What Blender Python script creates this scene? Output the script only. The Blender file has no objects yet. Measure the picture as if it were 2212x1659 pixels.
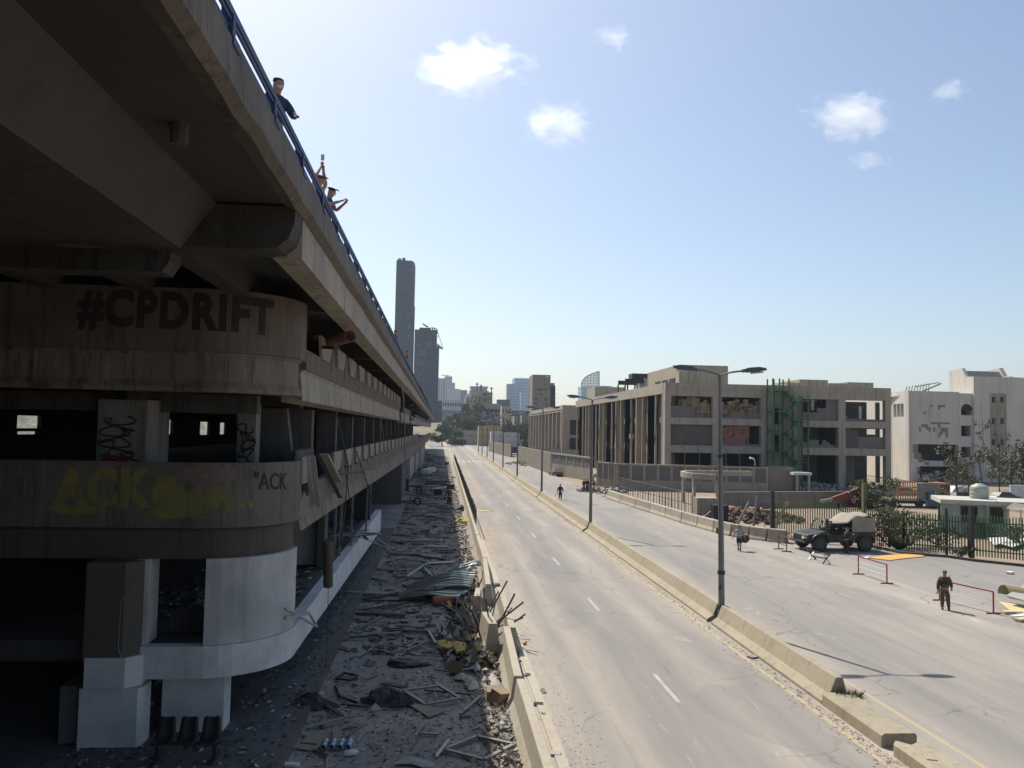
import bpy, bmesh, math, random
from mathutils import Vector, Matrix, noise as mnoise
R = math.radians
random.seed(7)
SC = bpy.context.scene
COL = SC.collection
# ---------------- camera, sky, sun, exposure ----------------
CX, CY, FP = 1106.0, 829.5, 1783.0
HC, YAW, PIT, ROLL = 8.0, R(4.86), R(3.2), 0.02
FW = Vector((math.sin(YAW)*math.cos(PIT), math.cos(YAW)*math.cos(PIT), math.sin(PIT)))
RT = Vector((math.cos(YAW), -math.sin(YAW), 0))
UP = RT.cross(FW)
cam = bpy.data.objects.new('camera', bpy.data.cameras.new('camera'))
COL.objects.link(cam); SC.camera = cam
cam.data.sensor_width = 36; cam.data.lens = FP/2212*36; cam.data.clip_end = 12000; cam.data.clip_start = .1
cr, sr = math.cos(ROLL), math.sin(ROLL)
cx_ = RT*cr + UP*sr; cy_ = UP*cr - RT*sr       # camera rolled
cam.matrix_world = Matrix(((cx_.x, cy_.x, -FW.x, 0), (cx_.y, cy_.y, -FW.y, 0), (cx_.z, cy_.z, -FW.z, HC), (0, 0, 0, 1)))
SUND = Vector((-3.3, 7.4, 10.4)).normalized()
SEL = math.asin(SUND.z); SAZ = math.atan2(SUND.x, SUND.y)
w = bpy.data.worlds.new('World'); SC.world = w; w.use_nodes = True
nt = w.node_tree; bg = nt.nodes['Background']
sky = nt.nodes.new('ShaderNodeTexSky'); sky.sky_type = 'NISHITA'; sky.sun_disc = False
sky.sun_elevation = SEL; sky.sun_rotation = SAZ
sky.air_density = 1.0; sky.dust_density = 1.7; sky.ozone_density = 1.3; sky.altitude = 20
nt.links.new(sky.outputs[0], bg.inputs[0]); bg.inputs[1].default_value = 0.095
sl = bpy.data.lights.new('sun', 'SUN'); sl.energy = 3.9; sl.angle = R(.53); sl.color = (1, .95, .87)
so = bpy.data.objects.new('sun', sl); COL.objects.link(so)
so.rotation_euler = SUND.to_track_quat('Z', 'Y').to_euler(); so.location = (0, 0, 60)
SC.view_settings.view_transform = 'Standard'; SC.view_settings.look = 'None'
SC.view_settings.exposure = .56; SC.view_settings.gamma = 1
SC.cycles.max_bounces = 6; SC.cycles.diffuse_bounces = 3; SC.cycles.volume_bounces = 6
SC.cycles.transparent_max_bounces = 12
SC.cycles.volume_step_rate = 1.0

# ---------------- pixel-in-2212-wide-photo to world ----------------
def ray(px, py):
    x = px-CX; y = py-CY
    xu = x*cr+y*sr; yu = -x*sr+y*cr
    return FW + RT*(xu/FP) - UP*(yu/FP)
def g(px, py, z=0):
    d = ray(px, py); t = (z-HC)/d.z; return Vector((t*d.x, t*d.y, z))
def ox(px, py, X):
    d = ray(px, py); t = X/d.x; return Vector((X, t*d.y, HC+t*d.z))
def oy(px, py, Y):
    d = ray(px, py); t = Y/d.y; return Vector((t*d.x, Y, HC+t*d.z))
def Hup(px, py_top, base):          # height of the point above base that shows at py_top
    d = ray(px, py_top); t = base[1]/d.y; return HC+t*d.z
# source-photo crop coordinates -> 2212 frame
def cr5(zx, zy): return ((3000+zx/2.1434)*.5486, (1850+zy/2.1434)*.5486)
def cr3(zx, zy): return ((2600+zx/2.212)*.5486, (1350+zy/2.212)*.5486)
def cr2(zx, zy): return ((2000+zx/2.212)*.5486, (1350+zy/2.212)*.5486)
def cr4(zx, zy): return ((3300+zx/2.765)*.5486, (1400+zy/2.765)*.5486)
def crd(zx, zy): return ((1100+zx/2.011)*.5486, (2200+zy/2.011)*.5486)   # debris crop

# ---------------- mesh builder ----------------
class MB:
    def __init__(s): s.v = []; s.f = []; s.mi = []; s.cm = 0; s.sm = False
    def add(s, vs, fs):
        n = len(s.v); s.v += [tuple(p) for p in vs]
        for f in fs: s.f.append([i+n for i in f]); s.mi.append(s.cm)
        return s
    def box(s, x0, x1, y0, y1, z0, z1):
        return s.add([(x0,y0,z0),(x1,y0,z0),(x1,y1,z0),(x0,y1,z0),(x0,y0,z1),(x1,y0,z1),(x1,y1,z1),(x0,y1,z1)],
                     [(3,2,1,0),(4,5,6,7),(0,1,5,4),(1,2,6,5),(2,3,7,6),(3,0,4,7)])
    def obox(s, c, sz, m):            # box centred at c, size sz, rotation matrix m
        c = Vector(c); h = Vector(sz)/2; vs = []
        for z in (-1,1):
            for x, y in ((-1,-1),(1,-1),(1,1),(-1,1)): vs.append(c + m @ Vector((x*h.x, y*h.y, z*h.z)))
        return s.add(vs, [(3,2,1,0),(4,5,6,7),(0,1,5,4),(1,2,6,5),(2,3,7,6),(3,0,4,7)])
    def rbox(s, c, sz, rz=0, rx=0, ry=0):
        m = Matrix.Rotation(rz,3,'Z') @ Matrix.Rotation(ry,3,'Y') @ Matrix.Rotation(rx,3,'X')
        return s.obox(c, sz, m)
    def bar(s, a, b, wd, ht=None):    # rectangular bar a->b
        a = Vector(a); b = Vector(b); d = b-a; L = d.length
        if L < 1e-6: return s
        q = d.to_track_quat('X', 'Z').to_matrix()
        return s.obox((a+b)/2, (L, wd, ht or wd), q)
    def quad(s, a, b, c, d): return s.add([a,b,c,d], [(0,1,2,3)])
    def poly(s, pts): return s.add(pts, [list(range(len(pts)))])
    def cyl(s, a, b, r0, r1=None, n=8, cap=True):
        r1 = r0 if r1 is None else r1
        a = Vector(a); b = Vector(b); q = (b-a).to_track_quat('Z', 'Y').to_matrix(); vs = []
        for p, r in ((a, r0), (b, r1)):
            for i in range(n): vs.append(p + q @ Vector((math.cos(2*math.pi*i/n)*r, math.sin(2*math.pi*i/n)*r, 0)))
        fs = [(i, (i+1) % n, n+(i+1) % n, n+i) for i in range(n)]
        if cap: fs += [list(range(n))[::-1], list(range(n, 2*n))]
        return s.add(vs, fs)
    def tube(s, pts, r, n=5):
        pts = [Vector(p) for p in pts]; vs = []; fs = []
        for k, p in enumerate(pts):
            d = (pts[min(k+1, len(pts)-1)]-pts[max(k-1, 0)])
            q = d.to_track_quat('Z', 'Y').to_matrix(); rr = r[k] if isinstance(r, (list, tuple)) else r
            for i in range(n): vs.append(p + q @ Vector((math.cos(2*math.pi*i/n)*rr, math.sin(2*math.pi*i/n)*rr, 0)))
        for k in range(len(pts)-1):
            for i in range(n): fs.append((k*n+i, k*n+(i+1) % n, (k+1)*n+(i+1) % n, (k+1)*n+i))
        fs += [list(range(n))[::-1], [(len(pts)-1)*n+i for i in range(n)]]
        return s.add(vs, fs)
    def prism(s, pts, z0, z1):        # plan polygon extruded vertically
        n = len(pts); vs = [(p[0],p[1],z0) for p in pts]+[(p[0],p[1],z1) for p in pts]
        return s.add(vs, [list(range(n))[::-1], list(range(n,2*n))]+[(i,(i+1)%n,n+(i+1)%n,n+i) for i in range(n)])
    def sweep(s, prof, path, closed=True, caps=True):   # prof [(outward offset, z)], path [(x, y)]; outward = right of travel
        m = len(prof); n = len(path); vs = []; fs = []
        for k in range(n):
            a = Vector(path[max(k-1,0)]); b = Vector(path[min(k+1,n-1)]); d = (b-a).normalized(); o = Vector((d.y,-d.x))
            cs = 1.0
            if 0 < k < n-1:
                d1 = (Vector(path[k])-a).normalized(); cs = max(.5, d1.dot(d))
            for (q, z) in prof:
                zz = z(path[k]) if callable(z) else z
                vs.append((path[k][0]+o.x*q/cs, path[k][1]+o.y*q/cs, zz))
        mm = m if closed else m-1
        for k in range(n-1):
            for i in range(mm): fs.append((k*m+i, k*m+(i+1)%m, (k+1)*m+(i+1)%m, (k+1)*m+i))
        if closed and caps: fs += [list(range(m))[::-1], [(n-1)*m+i for i in range(m)]]
        return s.add(vs, fs)
    def holes(s, f, u0, u1, z0, z1, hs, t):   # wall with holes; f(u, d, z) -> point, thickness t
        us = sorted({u0,u1}|{min(max(a,u0),u1) for h in hs for a in h[:2]}); zs = sorted({z0,z1}|{min(max(a,z0),z1) for h in hs for a in h[2:]})
        nu, nz = len(us)-1, len(zs)-1
        def solid(i,j):
            if i<0 or j<0 or i>=nu or j>=nz: return False
            a=(us[i]+us[i+1])/2; b=(zs[j]+zs[j+1])/2
            return not any(h[0]<a<h[1] and h[2]<b<h[3] for h in hs)
        for i in range(nu):
            for j in range(nz):
                if not solid(i,j): continue
                a,b,c,d = us[i],us[i+1],zs[j],zs[j+1]
                s.quad(f(a,0,c),f(b,0,c),f(b,0,d),f(a,0,d)); s.quad(f(b,t,c),f(a,t,c),f(a,t,d),f(b,t,d))
                if not solid(i-1,j): s.quad(f(a,t,c),f(a,0,c),f(a,0,d),f(a,t,d))
                if not solid(i+1,j): s.quad(f(b,0,c),f(b,t,c),f(b,t,d),f(b,0,d))
                if not solid(i,j-1): s.quad(f(a,t,c),f(b,t,c),f(b,0,c),f(a,0,c))
                if not solid(i,j+1): s.quad(f(a,0,d),f(b,0,d),f(b,t,d),f(a,t,d))
        return s
    def build(s, name, m, parent=None, **kw):
        if not s.v: s.add([(0,0,0),(0,0,.01),(0,.01,0)], [(0,1,2)])
        if parent is not None: off = Vector(parent.location)
        else:
            xs=[p[0] for p in s.v]; ys=[p[1] for p in s.v]
            off = Vector(((min(xs)+max(xs))/2,(min(ys)+max(ys))/2,min(p[2] for p in s.v)))
            if kw.get('orig') is not None: off = Vector(kw['orig'])
        if parent is not None and parent.parent is not None: off = Vector(parent.parent.location)+Vector(parent.location)
        me = bpy.data.meshes.new(name)
        me.from_pydata([(p[0]-off.x,p[1]-off.y,p[2]-off.z) for p in s.v], [], s.f)
        for mm in (m if isinstance(m,(list,tuple)) else [m]): me.materials.append(mm)
        me.polygons.foreach_set('material_index', s.mi)
        if kw.get('smooth') or s.sm: me.polygons.foreach_set('use_smooth', [True]*len(me.polygons))
        me.update()
        o = bpy.data.objects.new(name, me); COL.objects.link(o)
        if parent is not None: o.parent = parent
        else: o.location = off
        if kw.get('bevel'):
            b = o.modifiers.new('bevel','BEVEL'); b.width = kw['bevel']; b.segments = 2; b.limit_method='ANGLE'
        for k in ('label','category','group','kind'):
            if kw.get(k): o[k] = kw[k]
        return o
def T(name, label, cat, loc=(0,0,0), group=None):
    o = bpy.data.objects.new(name, None); COL.objects.link(o); o.location = loc; o.empty_display_size=.3
    o['label'] = label; o['category'] = cat
    if group: o['group'] = group
    return o
def dup(root, loc, rz=0, label=None, group=None, scale=None):
    def cp(o, par):
        c = o.copy(); COL.objects.link(c)
        if par is not None: c.parent = par
        for ch in o.children: cp(ch, c)
        return c
    r = cp(root, None); r.location = loc; r.rotation_euler = (0,0,rz)
    if scale: r.scale = (scale,)*3
    if label: r['label'] = label
    if group: r['group'] = group
    return r
def frame2(a, b):                       # f(u, d, z) along a->b in plan, depth to the left-hand/back side
    a = Vector((a[0],a[1])); b = Vector((b[0],b[1])); d = (b-a).normalized(); o = Vector((-d.y, d.x))
    return lambda u, t, z: (a.x+d.x*u+o.x*t, a.y+d.y*u+o.y*t, z)

# ---------------- materials ----------------
MATS = {}
def M(key, col, col2=None, rough=.85, scale=1.0, var=.25, bump=.15, streak=0., metal=0., fine=12., spots=0., joint=0.):
    if key in MATS: return MATS[key]
    m = bpy.data.materials.new(key); MATS[key] = m; m.use_nodes = True
    n = m.node_tree.nodes; l = m.node_tree.links; b = n['Principled BSDF']
    b.inputs['Roughness'].default_value = rough; b.inputs['Metallic'].default_value = metal
    tc = n.new('ShaderNodeTexCoord'); gm = n.new('ShaderNodeNewGeometry')
    src = gm.outputs['Position']
    def noi(sc, det=4, vec=src, rg=.6):
        t = n.new('ShaderNodeTexNoise'); t.inputs['Scale'].default_value = sc; t.inputs['Detail'].default_value = det
        t.inputs['Roughness'].default_value = rg; l.new(vec, t.inputs['Vector']); return t.outputs['Fac']
    def ramp(x, a, bb):
        r = n.new('ShaderNodeMapRange'); l.new(x, r.inputs[0]); r.inputs[1].default_value=a; r.inputs[2].default_value=bb; r.clamp=True; return r.outputs[0]
    def mix(f, a, bcol):
        x = n.new('ShaderNodeMix'); x.data_type='RGBA'
        if isinstance(f,(int,float)): x.inputs[0].default_value=f
        else: l.new(f, x.inputs[0])
        for i, c in ((6,a),(7,bcol)):
            if isinstance(c, tuple): x.inputs[i].default_value=(*c,1)
            else: l.new(c, x.inputs[i])
        return x.outputs[2]
    c2 = col2 or tuple(c*(1-var*1.6) for c in col)
    big = ramp(noi(.55*scale), .35, .68)
    c = mix(big, col, c2)
    fn = ramp(noi(fine*scale, 5), .3, .75)
    dk = tuple(x*(1-var) for x in col)
    fm = n.new('ShaderNodeMath'); fm.operation='MULTIPLY'; l.new(fn, fm.inputs[0]); fm.inputs[1].default_value=.45
    c = mix(fm.outputs[0], c, dk)
    if streak:
        mp = n.new('ShaderNodeMapping'); mp.inputs['Scale'].default_value=(1.7*scale,1.7*scale,.13*scale); l.new(src, mp.inputs['Vector'])
        st = ramp(noi(1.6, 6, mp.outputs[0], .75), .5, .62)
        sm = n.new('ShaderNodeMath'); sm.operation='MULTIPLY'; l.new(st, sm.inputs[0]); sm.inputs[1].default_value=streak
        c = mix(sm.outputs[0], c, tuple(x*.28 for x in col))
        st2 = ramp(noi(2.9, 4, mp.outputs[0], .7), .58, .66)
        sm2 = n.new('ShaderNodeMath'); sm2.operation='MULTIPLY'; l.new(st2, sm2.inputs[0]); sm2.inputs[1].default_value=streak*.45
        c = mix(sm2.outputs[0], c, tuple(min(1,x*1.7) for x in col))
    if spots:
        sp = ramp(noi(40*scale, 2), .68, .72)
        sm = n.new('ShaderNodeMath'); sm.operation='MULTIPLY'; l.new(sp, sm.inputs[0]); sm.inputs[1].default_value=spots
        c = mix(sm.outputs[0], c, (.5,.47,.42))
    if joint:
        sp = n.new('ShaderNodeSeparateXYZ'); l.new(src, sp.inputs[0])
        def mth(op,a,q):
            x = n.new('ShaderNodeMath'); x.operation=op; l.new(a,x.inputs[0])
            if isinstance(q,float): x.inputs[1].default_value=q
            else: l.new(q,x.inputs[1])
            return x.outputs[0]
        u = mth('ADD', sp.outputs[0], sp.outputs[1]); u = mth('DIVIDE', u, float(joint)); u = mth('FRACT', u, 0.0)
        k = mth('LESS_THAN', u, .035/joint); k = mth('MULTIPLY', k, .6); c = mix(k, c, tuple(x*.25 for x in col))
        k2 = mth('FLOOR', mth('DIVIDE', mth('ADD', sp.outputs[0], sp.outputs[1]), float(joint)), 0.0)
        wn = n.new('ShaderNodeTexWhiteNoise'); wn.noise_dimensions='1D'; l.new(k2, wn.inputs['W']); k3 = mth('MULTIPLY', wn.outputs['Value'], .35); c = mix(k3, c, tuple(x*.6 for x in col))
    l.new(c, b.inputs['Base Color'])
    if bump:
        bp = n.new('ShaderNodeBump'); bp.inputs['Strength'].default_value=bump; bp.inputs['Distance'].default_value=.05
        l.new(noi(6*scale, 6), bp.inputs['Height']); l.new(bp.outputs[0], b.inputs['Normal'])
    return m
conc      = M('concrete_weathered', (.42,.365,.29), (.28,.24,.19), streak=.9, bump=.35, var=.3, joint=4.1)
conc_dk   = M('concrete_dark', (.085,.075,.062), (.055,.05,.043), streak=.6, bump=.3)
conc_top  = M('concrete_parapet', (.17,.14,.11), (.1,.085,.068), streak=.7, bump=.5, var=.35, joint=4.1)
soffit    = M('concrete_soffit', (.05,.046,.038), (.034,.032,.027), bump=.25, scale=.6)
conc_lt   = M('concrete_precast', (.43,.38,.29), (.36,.31,.235), streak=.25, bump=.2, var=.18)
conc_md   = M('concrete_median', (.36,.31,.215), (.3,.255,.175), streak=.3, bump=.25, var=.2)
white_w   = M('white_paint_wall', (.7,.7,.7), (.5,.495,.48), streak=.1, bump=.25, var=.25, scale=2.2)
grey_w    = M('grey_render_wall', (.56,.55,.53), (.38,.37,.35), streak=.2, bump=.3, scale=1.6)
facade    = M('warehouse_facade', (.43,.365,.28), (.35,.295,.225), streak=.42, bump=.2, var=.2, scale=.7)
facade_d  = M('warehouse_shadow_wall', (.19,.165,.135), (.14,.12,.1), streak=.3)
block_w   = M('concrete_block_wall', (.2,.18,.16), (.15,.135,.12), streak=.15, bump=.3)
whitestone= M('white_stone_wall', (.64,.59,.51), (.57,.52,.45), streak=.22, bump=.1, var=.1, scale=.4)
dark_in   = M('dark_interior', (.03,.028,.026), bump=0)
metal_gr  = M('galvanised_metal', (.22,.22,.22), rough=.5, metal=.4, bump=.05)
metal_dk  = M('dark_metal', (.05,.05,.052), rough=.55, metal=.3, bump=.05)
blue_p    = M('blue_paint', (.018,.045,.13), (.012,.03,.09), rough=.6, bump=.05)
red_p     = M('red_paint', (.36,.03,.035), rough=.5, bump=.03)
white_p   = M('white_paint', (.72,.72,.7), rough=.5, bump=.03, var=.1)
green_p   = M('green_paint', (.035,.13,.06), (.05,.16,.07), rough=.6, bump=.05)
green_f   = M('green_fence_paint', (.09,.13,.04), (.2,.17,.06), rough=.7, bump=.05, scale=3)
rust      = M('rusty_metal', (.16,.06,.035), (.09,.04,.03), rough=.8)
rust_pipe = M('rusty_pipe_paint', (.19,.07,.05), (.12,.05,.04), rough=.6)
wood_lt   = M('weathered_plank', (.36,.34,.3), (.25,.235,.205), scale=2)
wood_dk   = M('dark_plank', (.09,.08,.07), (.06,.055,.05), scale=2)
wood_tan  = M('tan_board', (.3,.25,.18), (.22,.18,.13), scale=2)
sheet_gn  = M('green_grey_sheet_metal', (.23,.27,.235), (.17,.2,.175), rough=.38, metal=.55, bump=.05)
tarp_m    = M('canvas_tarp', (.34,.3,.23), (.28,.245,.19), bump=.3, scale=2)
soil      = M('orange_soil', (.36,.21,.12), (.3,.18,.1), bump=.6, var=.3, spots=.3)
rubble_m  = M('pale_rubble', (.36,.33,.29), (.22,.2,.175), bump=.5, scale=3, spots=.2)
rubble_d  = M('dark_rubble', (.1,.093,.085), (.06,.056,.05), bump=.5, scale=3)
yellow_m  = M('yellow_foam', (.5,.4,.1), (.4,.31,.08), scale=2)
orange_b  = M('orange_board', (.62,.36,.1), (.55,.3,.08), scale=1)
black_m   = M('black_plastic', (.012,.012,.013), rough=.5, bump=.03)
leaf_a    = M('leaf_green', (.045,.07,.02), (.09,.1,.035), rough=.7, bump=0, scale=3, var=.5)
leaf_b    = M('leaf_dusty', (.12,.12,.055), (.06,.08,.03), rough=.7, bump=0, scale=3, var=.5)
leaf_far  = M('leaf_far', (.085,.105,.045), (.12,.135,.06), rough=.8, bump=0, scale=.5, var=.5)
bark      = M('bark', (.1,.075,.05), rough=.9)
# ---------------- ground, roads, markings ----------------
def road_mat(key, asph, dust, kind):
    m = bpy.data.materials.new(key); m.use_nodes = True
    n = m.node_tree.nodes; l = m.node_tree.links; b = n['Principled BSDF']; b.inputs['Roughness'].default_value=.92
    gm = n.new('ShaderNodeNewGeometry'); sep = n.new('ShaderNodeSeparateXYZ'); l.new(gm.outputs['Position'], sep.inputs[0])
    def noi(scale, sc=(1,1,1), det=5, rg=.6, dist=0):
        mp = n.new('ShaderNodeMapping'); mp.inputs['Scale'].default_value=sc; l.new(gm.outputs['Position'], mp.inputs['Vector'])
        t = n.new('ShaderNodeTexNoise'); t.inputs['Scale'].default_value=scale; t.inputs['Detail'].default_value=det
        t.inputs['Roughness'].default_value=rg; t.inputs['Distortion'].default_value=dist
        l.new(mp.outputs[0], t.inputs['Vector']); return t.outputs['Fac']
    def ramp(x,a,bb,c=0,d=1):
        r = n.new('ShaderNodeMapRange'); l.new(x, r.inputs[0]); r.inputs[1].default_value=a; r.inputs[2].default_value=bb
        r.inputs[3].default_value=c; r.inputs[4].default_value=d; r.clamp=True; return r.outputs[0]
    def mth(op,a,bb):
        x = n.new('ShaderNodeMath'); x.operation=op
        for i,q in ((0,a),(1,bb)):
            if isinstance(q,(int,float)): x.inputs[i].default_value=q
            else: l.new(q,x.inputs[i])
        x.use_clamp = op in ('ADD','MAXIMUM'); return x.outputs[0]
    def mix(f,a,bb):
        x = n.new('ShaderNodeMix'); x.data_type='RGBA'; l.new(f,x.inputs[0])
        for i,c in ((6,a),(7,bb)):
            if isinstance(c,tuple): x.inputs[i].default_value=(*c,1)
            else: l.new(c,x.inputs[i])
        return x.outputs[2]
    base = mix(ramp(noi(25,det=3),.3,.7), asph, tuple(x*.78 for x in asph))
    base = mix(ramp(noi(.08),.35,.65), base, tuple(x*.86 for x in asph))
    if kind == 'road':
        # dust gathers along the kerbs and between the wheel tracks, in streaks along the road
        X = sep.outputs[0]
        def bump(c, wd):   # 1 at X=c falling to 0 at wd
            return ramp(mth('ABSOLUTE', mth('SUBTRACT', X, c), 0), 0, wd, 1, 0)
        edges = mth('MAXIMUM', mth('MAXIMUM', bump(2.6,2.6), bump(12.2,2.6)), mth('MULTIPLY', bump(23,8), .55))
        edges = mth('MAXIMUM', edges, mth('MULTIPLY', bump(5.2,1.0), .55))
        edges = mth('MAXIMUM', edges, mth('MULTIPLY', bump(8.9,1.1), .6))
        st = ramp(noi(1.2,(1,.07,1),6,.65,.4),.3,.72)
        d = mth('ADD', mth('MULTIPLY', edges, ramp(noi(.35,(1,.25,1),5),.2,.62)), mth('MULTIPLY', st, .38))
        c = mix(d, base, dust)
        orange = mth('MULTIPLY', mth('MAXIMUM', bump(3.1,2.9), mth('MULTIPLY',bump(12.2,2.6),1.0)), ramp(noi(.05,(1,.5,1),3),.42,.62))
        far = ramp(sep.outputs[1], 42, 80, .12, .85); 
        c = mix(mth('MULTIPLY', orange, far), c, (.42,.285,.17))
        # chalky scuffs
        sc = ramp(noi(.5,(1,.35,1),8,.75,.8),.63,.72)
        c = mix(mth('MULTIPLY', sc, .75), c, (.56,.53,.48))
        sc2 = ramp(noi(1.9,(1,.16,1),8,.8,1.2),.6,.68); c = mix(mth('MULTIPLY', mth('MULTIPLY', sc2, ramp(sep.outputs[1],15,90,.7,.15)), .8), c, (.5,.47,.42))
        vo = n.new('ShaderNodeTexVoronoi'); vo.feature='DISTANCE_TO_EDGE'; vo.inputs['Scale'].default_value=.33
        wn = n.new('ShaderNodeTexNoise'); wn.inputs['Scale'].default_value=1.1; wn.inputs['Detail'].default_value=6; l.new(gm.outputs['Position'], wn.inputs[0])
        wa_ = n.new('ShaderNodeVectorMath'); wa_.operation='ADD'; l.new(gm.outputs['Position'], wa_.inputs[0]); l.new(wn.outputs['Color'], wa_.inputs[1]); l.new(wa_.outputs[0], vo.inputs['Vector'])
        ck = mth('MULTIPLY', ramp(vo.outputs['Distance'],.006,.016,1,0), ramp(noi(.12,det=3),.5,.6)); c = mix(mth('MULTIPLY',ck,.55), c, (.1,.095,.09))
        pt = ramp(noi(.22,(1,.3,1),2,.4),.6,.615); c = mix(mth('MULTIPLY',pt,.3), c, (.16,.158,.155))
        ag = ramp(noi(70,det=2),.35,.7); c = mix(mth('MULTIPLY',ag,.22), c, (.12,.115,.11))
        # dark tyre tracks
        ty = ramp(noi(2.6,(1,.03,1),3,.6,.15),.62,.72)
        c = mix(mth('MULTIPLY', ty, .22), c, tuple(x*.6 for x in asph))
    else:
        c = mix(ramp(noi(.4,det=6),.42,.7), base, dust)
        gl = ramp(noi(55,det=2),.63,.68)
        c = mix(mth('MULTIPLY', gl, .75), c, (.42,.4,.37))
        dk = ramp(noi(9,det=4,rg=.7),.6,.68); c = mix(mth('MULTIPLY',dk,.6), c, (.035,.033,.032))
    l.new(c, b.inputs['Base Color'])
    bp = n.new('ShaderNodeBump'); bp.inputs['Strength'].default_value=.35; bp.inputs['Distance'].default_value=.02
    l.new(noi(40,det=4), bp.inputs['Height']); l.new(bp.outputs[0], b.inputs['Normal'])
    return m
asph = road_mat('dusty_asphalt', (.225,.212,.196), (.42,.368,.295), 'road')
asph_s = road_mat('littered_asphalt', (.27,.245,.215), (.36,.33,.29), 'service')
groundm = M('dry_ground', (.3,.22,.145), (.24,.19,.13), bump=.4, scale=.6, var=.3)

def struct(name, mb, m): return mb.build(name, m, kind='structure')
mb = MB(); mb.quad((-1500,-200,-.12),(1500,-200,-.12),(1500,2600,-.12),(-1500,2600,-.12)); struct('ground', mb, groundm)
mb = MB(); mb.poly([(2.9,4,0),(75,4,0),(75,20,0),(40,44,0),(37.3,49.5,0),(34.2,55.5,0),(31.6,59.2,0),(26.3,60.6,0),(24.4,63.9,0),(22.8,71.6,0),(20.8,98.8,0),
     (20.8,125,0),(18.4,306,0),(30,420,0),(30,520,0),(-12,520,0),(-2,330,0),(2.9,330,0)]); struct('road', mb, asph)
mb = MB(); mb.quad((-3.45,4,-.01),(2.9,4,-.01),(2.9,330,-.01),(-8,330,-.01)); mb.poly([(-3.45,4,-.01),(-8,330,-.01),(-40,330,-.01),(-40,58,-.01),(-3.45,58,-.01)][::-1]); struct('service_road', mb, asph_s)
mb = MB(); mb.box(-40,-3.62,3,66,-.1,.13); mb.build('pavement', M('pavement_concrete',(.13,.125,.12),(.09,.087,.083),bump=.3,spots=.5), kind='structure')
mb = MB()
y = 3
while y < 66:
    mb.box(-3.62,-3.45,y,y+.985,-.1,.145); y += 1.0
mb.build('pavement_kerb', conc_top, kind='structure')
# markings
mk_w = M('road_paint_white', (.45,.43,.39), (.29,.275,.25), scale=3, var=.3); mk_y = M('road_paint_yellow', (.44,.34,.2), (.38,.32,.24), scale=2, var=.3)
mb = MB()
for k in range(0, 18):
    y0 = 12.1+12.45*k
    mb.quad((7.2,y0,.004),(7.34,y0,.004),(7.34,y0+2.9,.004),(7.2,y0+2.9,.004))
mb.build('lane_dashes', mk_w, kind='structure')
mb = MB()
for k in range(5):
    x = 4.3+k*1.35; mb.quad((x,198,.004),(x+.55,198,.004),(x+.4,216,.004),(x-.15,216,.004))
mb.build('crosswalk_bars', mk_w, kind='structure')
mb = MB(); mb.quad((11.0,5,.004),(11.16,5,.004),(11.16,300,.004),(11.0,300,.004)); mb.build('edge_line_left_lane', mk_y, kind='structure')
mb = MB(); mb.quad((13.35,5,.004),(13.5,5,.004),(13.5,300,.004),(13.35,300,.004)); mb.build('edge_line_right_lane', mk_y, kind='structure')

# ---------------- median barrier ----------------
MEDP = [(-.6,-.05),(-.6,.1),(-.34,.3),(-.14,.78),(.08,.78),(.2,.3),(.42,.1),(.42,-.05)]
XM = 12.15
def med_piece(y0, y1, lab, x=XM, prof=MEDP):
    mb = MB(); n = max(1,int((y1-y0)/6)); mb.sweep(prof, [(x, y0+(y1-y0)*i/n) for i in range(n+1)])
    return mb.build('concrete_barrier', conc_md, label=lab, category='barrier', group='concrete median barrier sections', bevel=.015)
POLE_Y = [34.7,65.7,98.3,130,160,189.5,215,241,264]
segs = [(24.3,34.45)]+[(POLE_Y[i]+.25, POLE_Y[i+1]-.25) for i in range(len(POLE_Y)-1)]
ords = ['from the grass tuft to the nearest lamp post','between the nearest and second lamp posts','between the second and third lamp posts','between the third and fourth lamp posts',
        'between the fourth and fifth lamp posts','between the fifth and sixth lamp posts','between the sixth and seventh lamp posts','between the seventh and eighth lamp posts','between the two farthest lamp posts']
for (a,b_), o_ in zip(segs, ords): med_piece(a, b_, 'beige concrete median barrier running '+o_)
# broken low kerb at the near end
kp = [(-.62,-.05),(-.60,.30),(-.52,.36),(.30,.36),(.36,.3),(.36,-.05)]
med_piece(20.9,24.25,'low intact kerb block just past the end of the median barrier', prof=kp)
bp_ = MB()
pts = [(11.55,4.5),(12.5,4.5),(12.5,20.2),(12.35,20.55),(12.0,20.3),(11.75,20.6),(11.55,20.35)]
bp_.prism(pts,-.05,.3)
for i in range(26):
    yy = 8+12*random.random(); bp_.rbox((12.15+random.uniform(-.25,.3),yy,.3),(random.uniform(.2,.5),random.uniform(.3,.8),.05),random.uniform(-.5,.5),random.uniform(-.1,.1),random.uniform(-.1,.1))
bp_.build('broken_kerb', conc_md, label='cracked and crumbling low kerb at the bottom of the picture', category='kerb', bevel=.02)
# cable over each joint of the median
cb = MB(); cb.tube([(XM-.66,34.75,.02),(XM-.6,34.7,.2),(XM-.38,34.62,.33),(XM-.18,34.6,.77),(XM,34.66,.84)],.03); cb.build('cable', black_m, label='black cable hanging over the barrier joint at the nearest lamp post', category='cable')
cb = MB(); cb.tube([(XM-.66,65.75,.02),(XM-.6,65.7,.2),(XM-.38,65.62,.33),(XM-.18,65.6,.77),(XM,65.66,.84)],.035); cb.build('cable', black_m, label='black cable hanging over the barrier joint at the second lamp post', category='cable')

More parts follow.
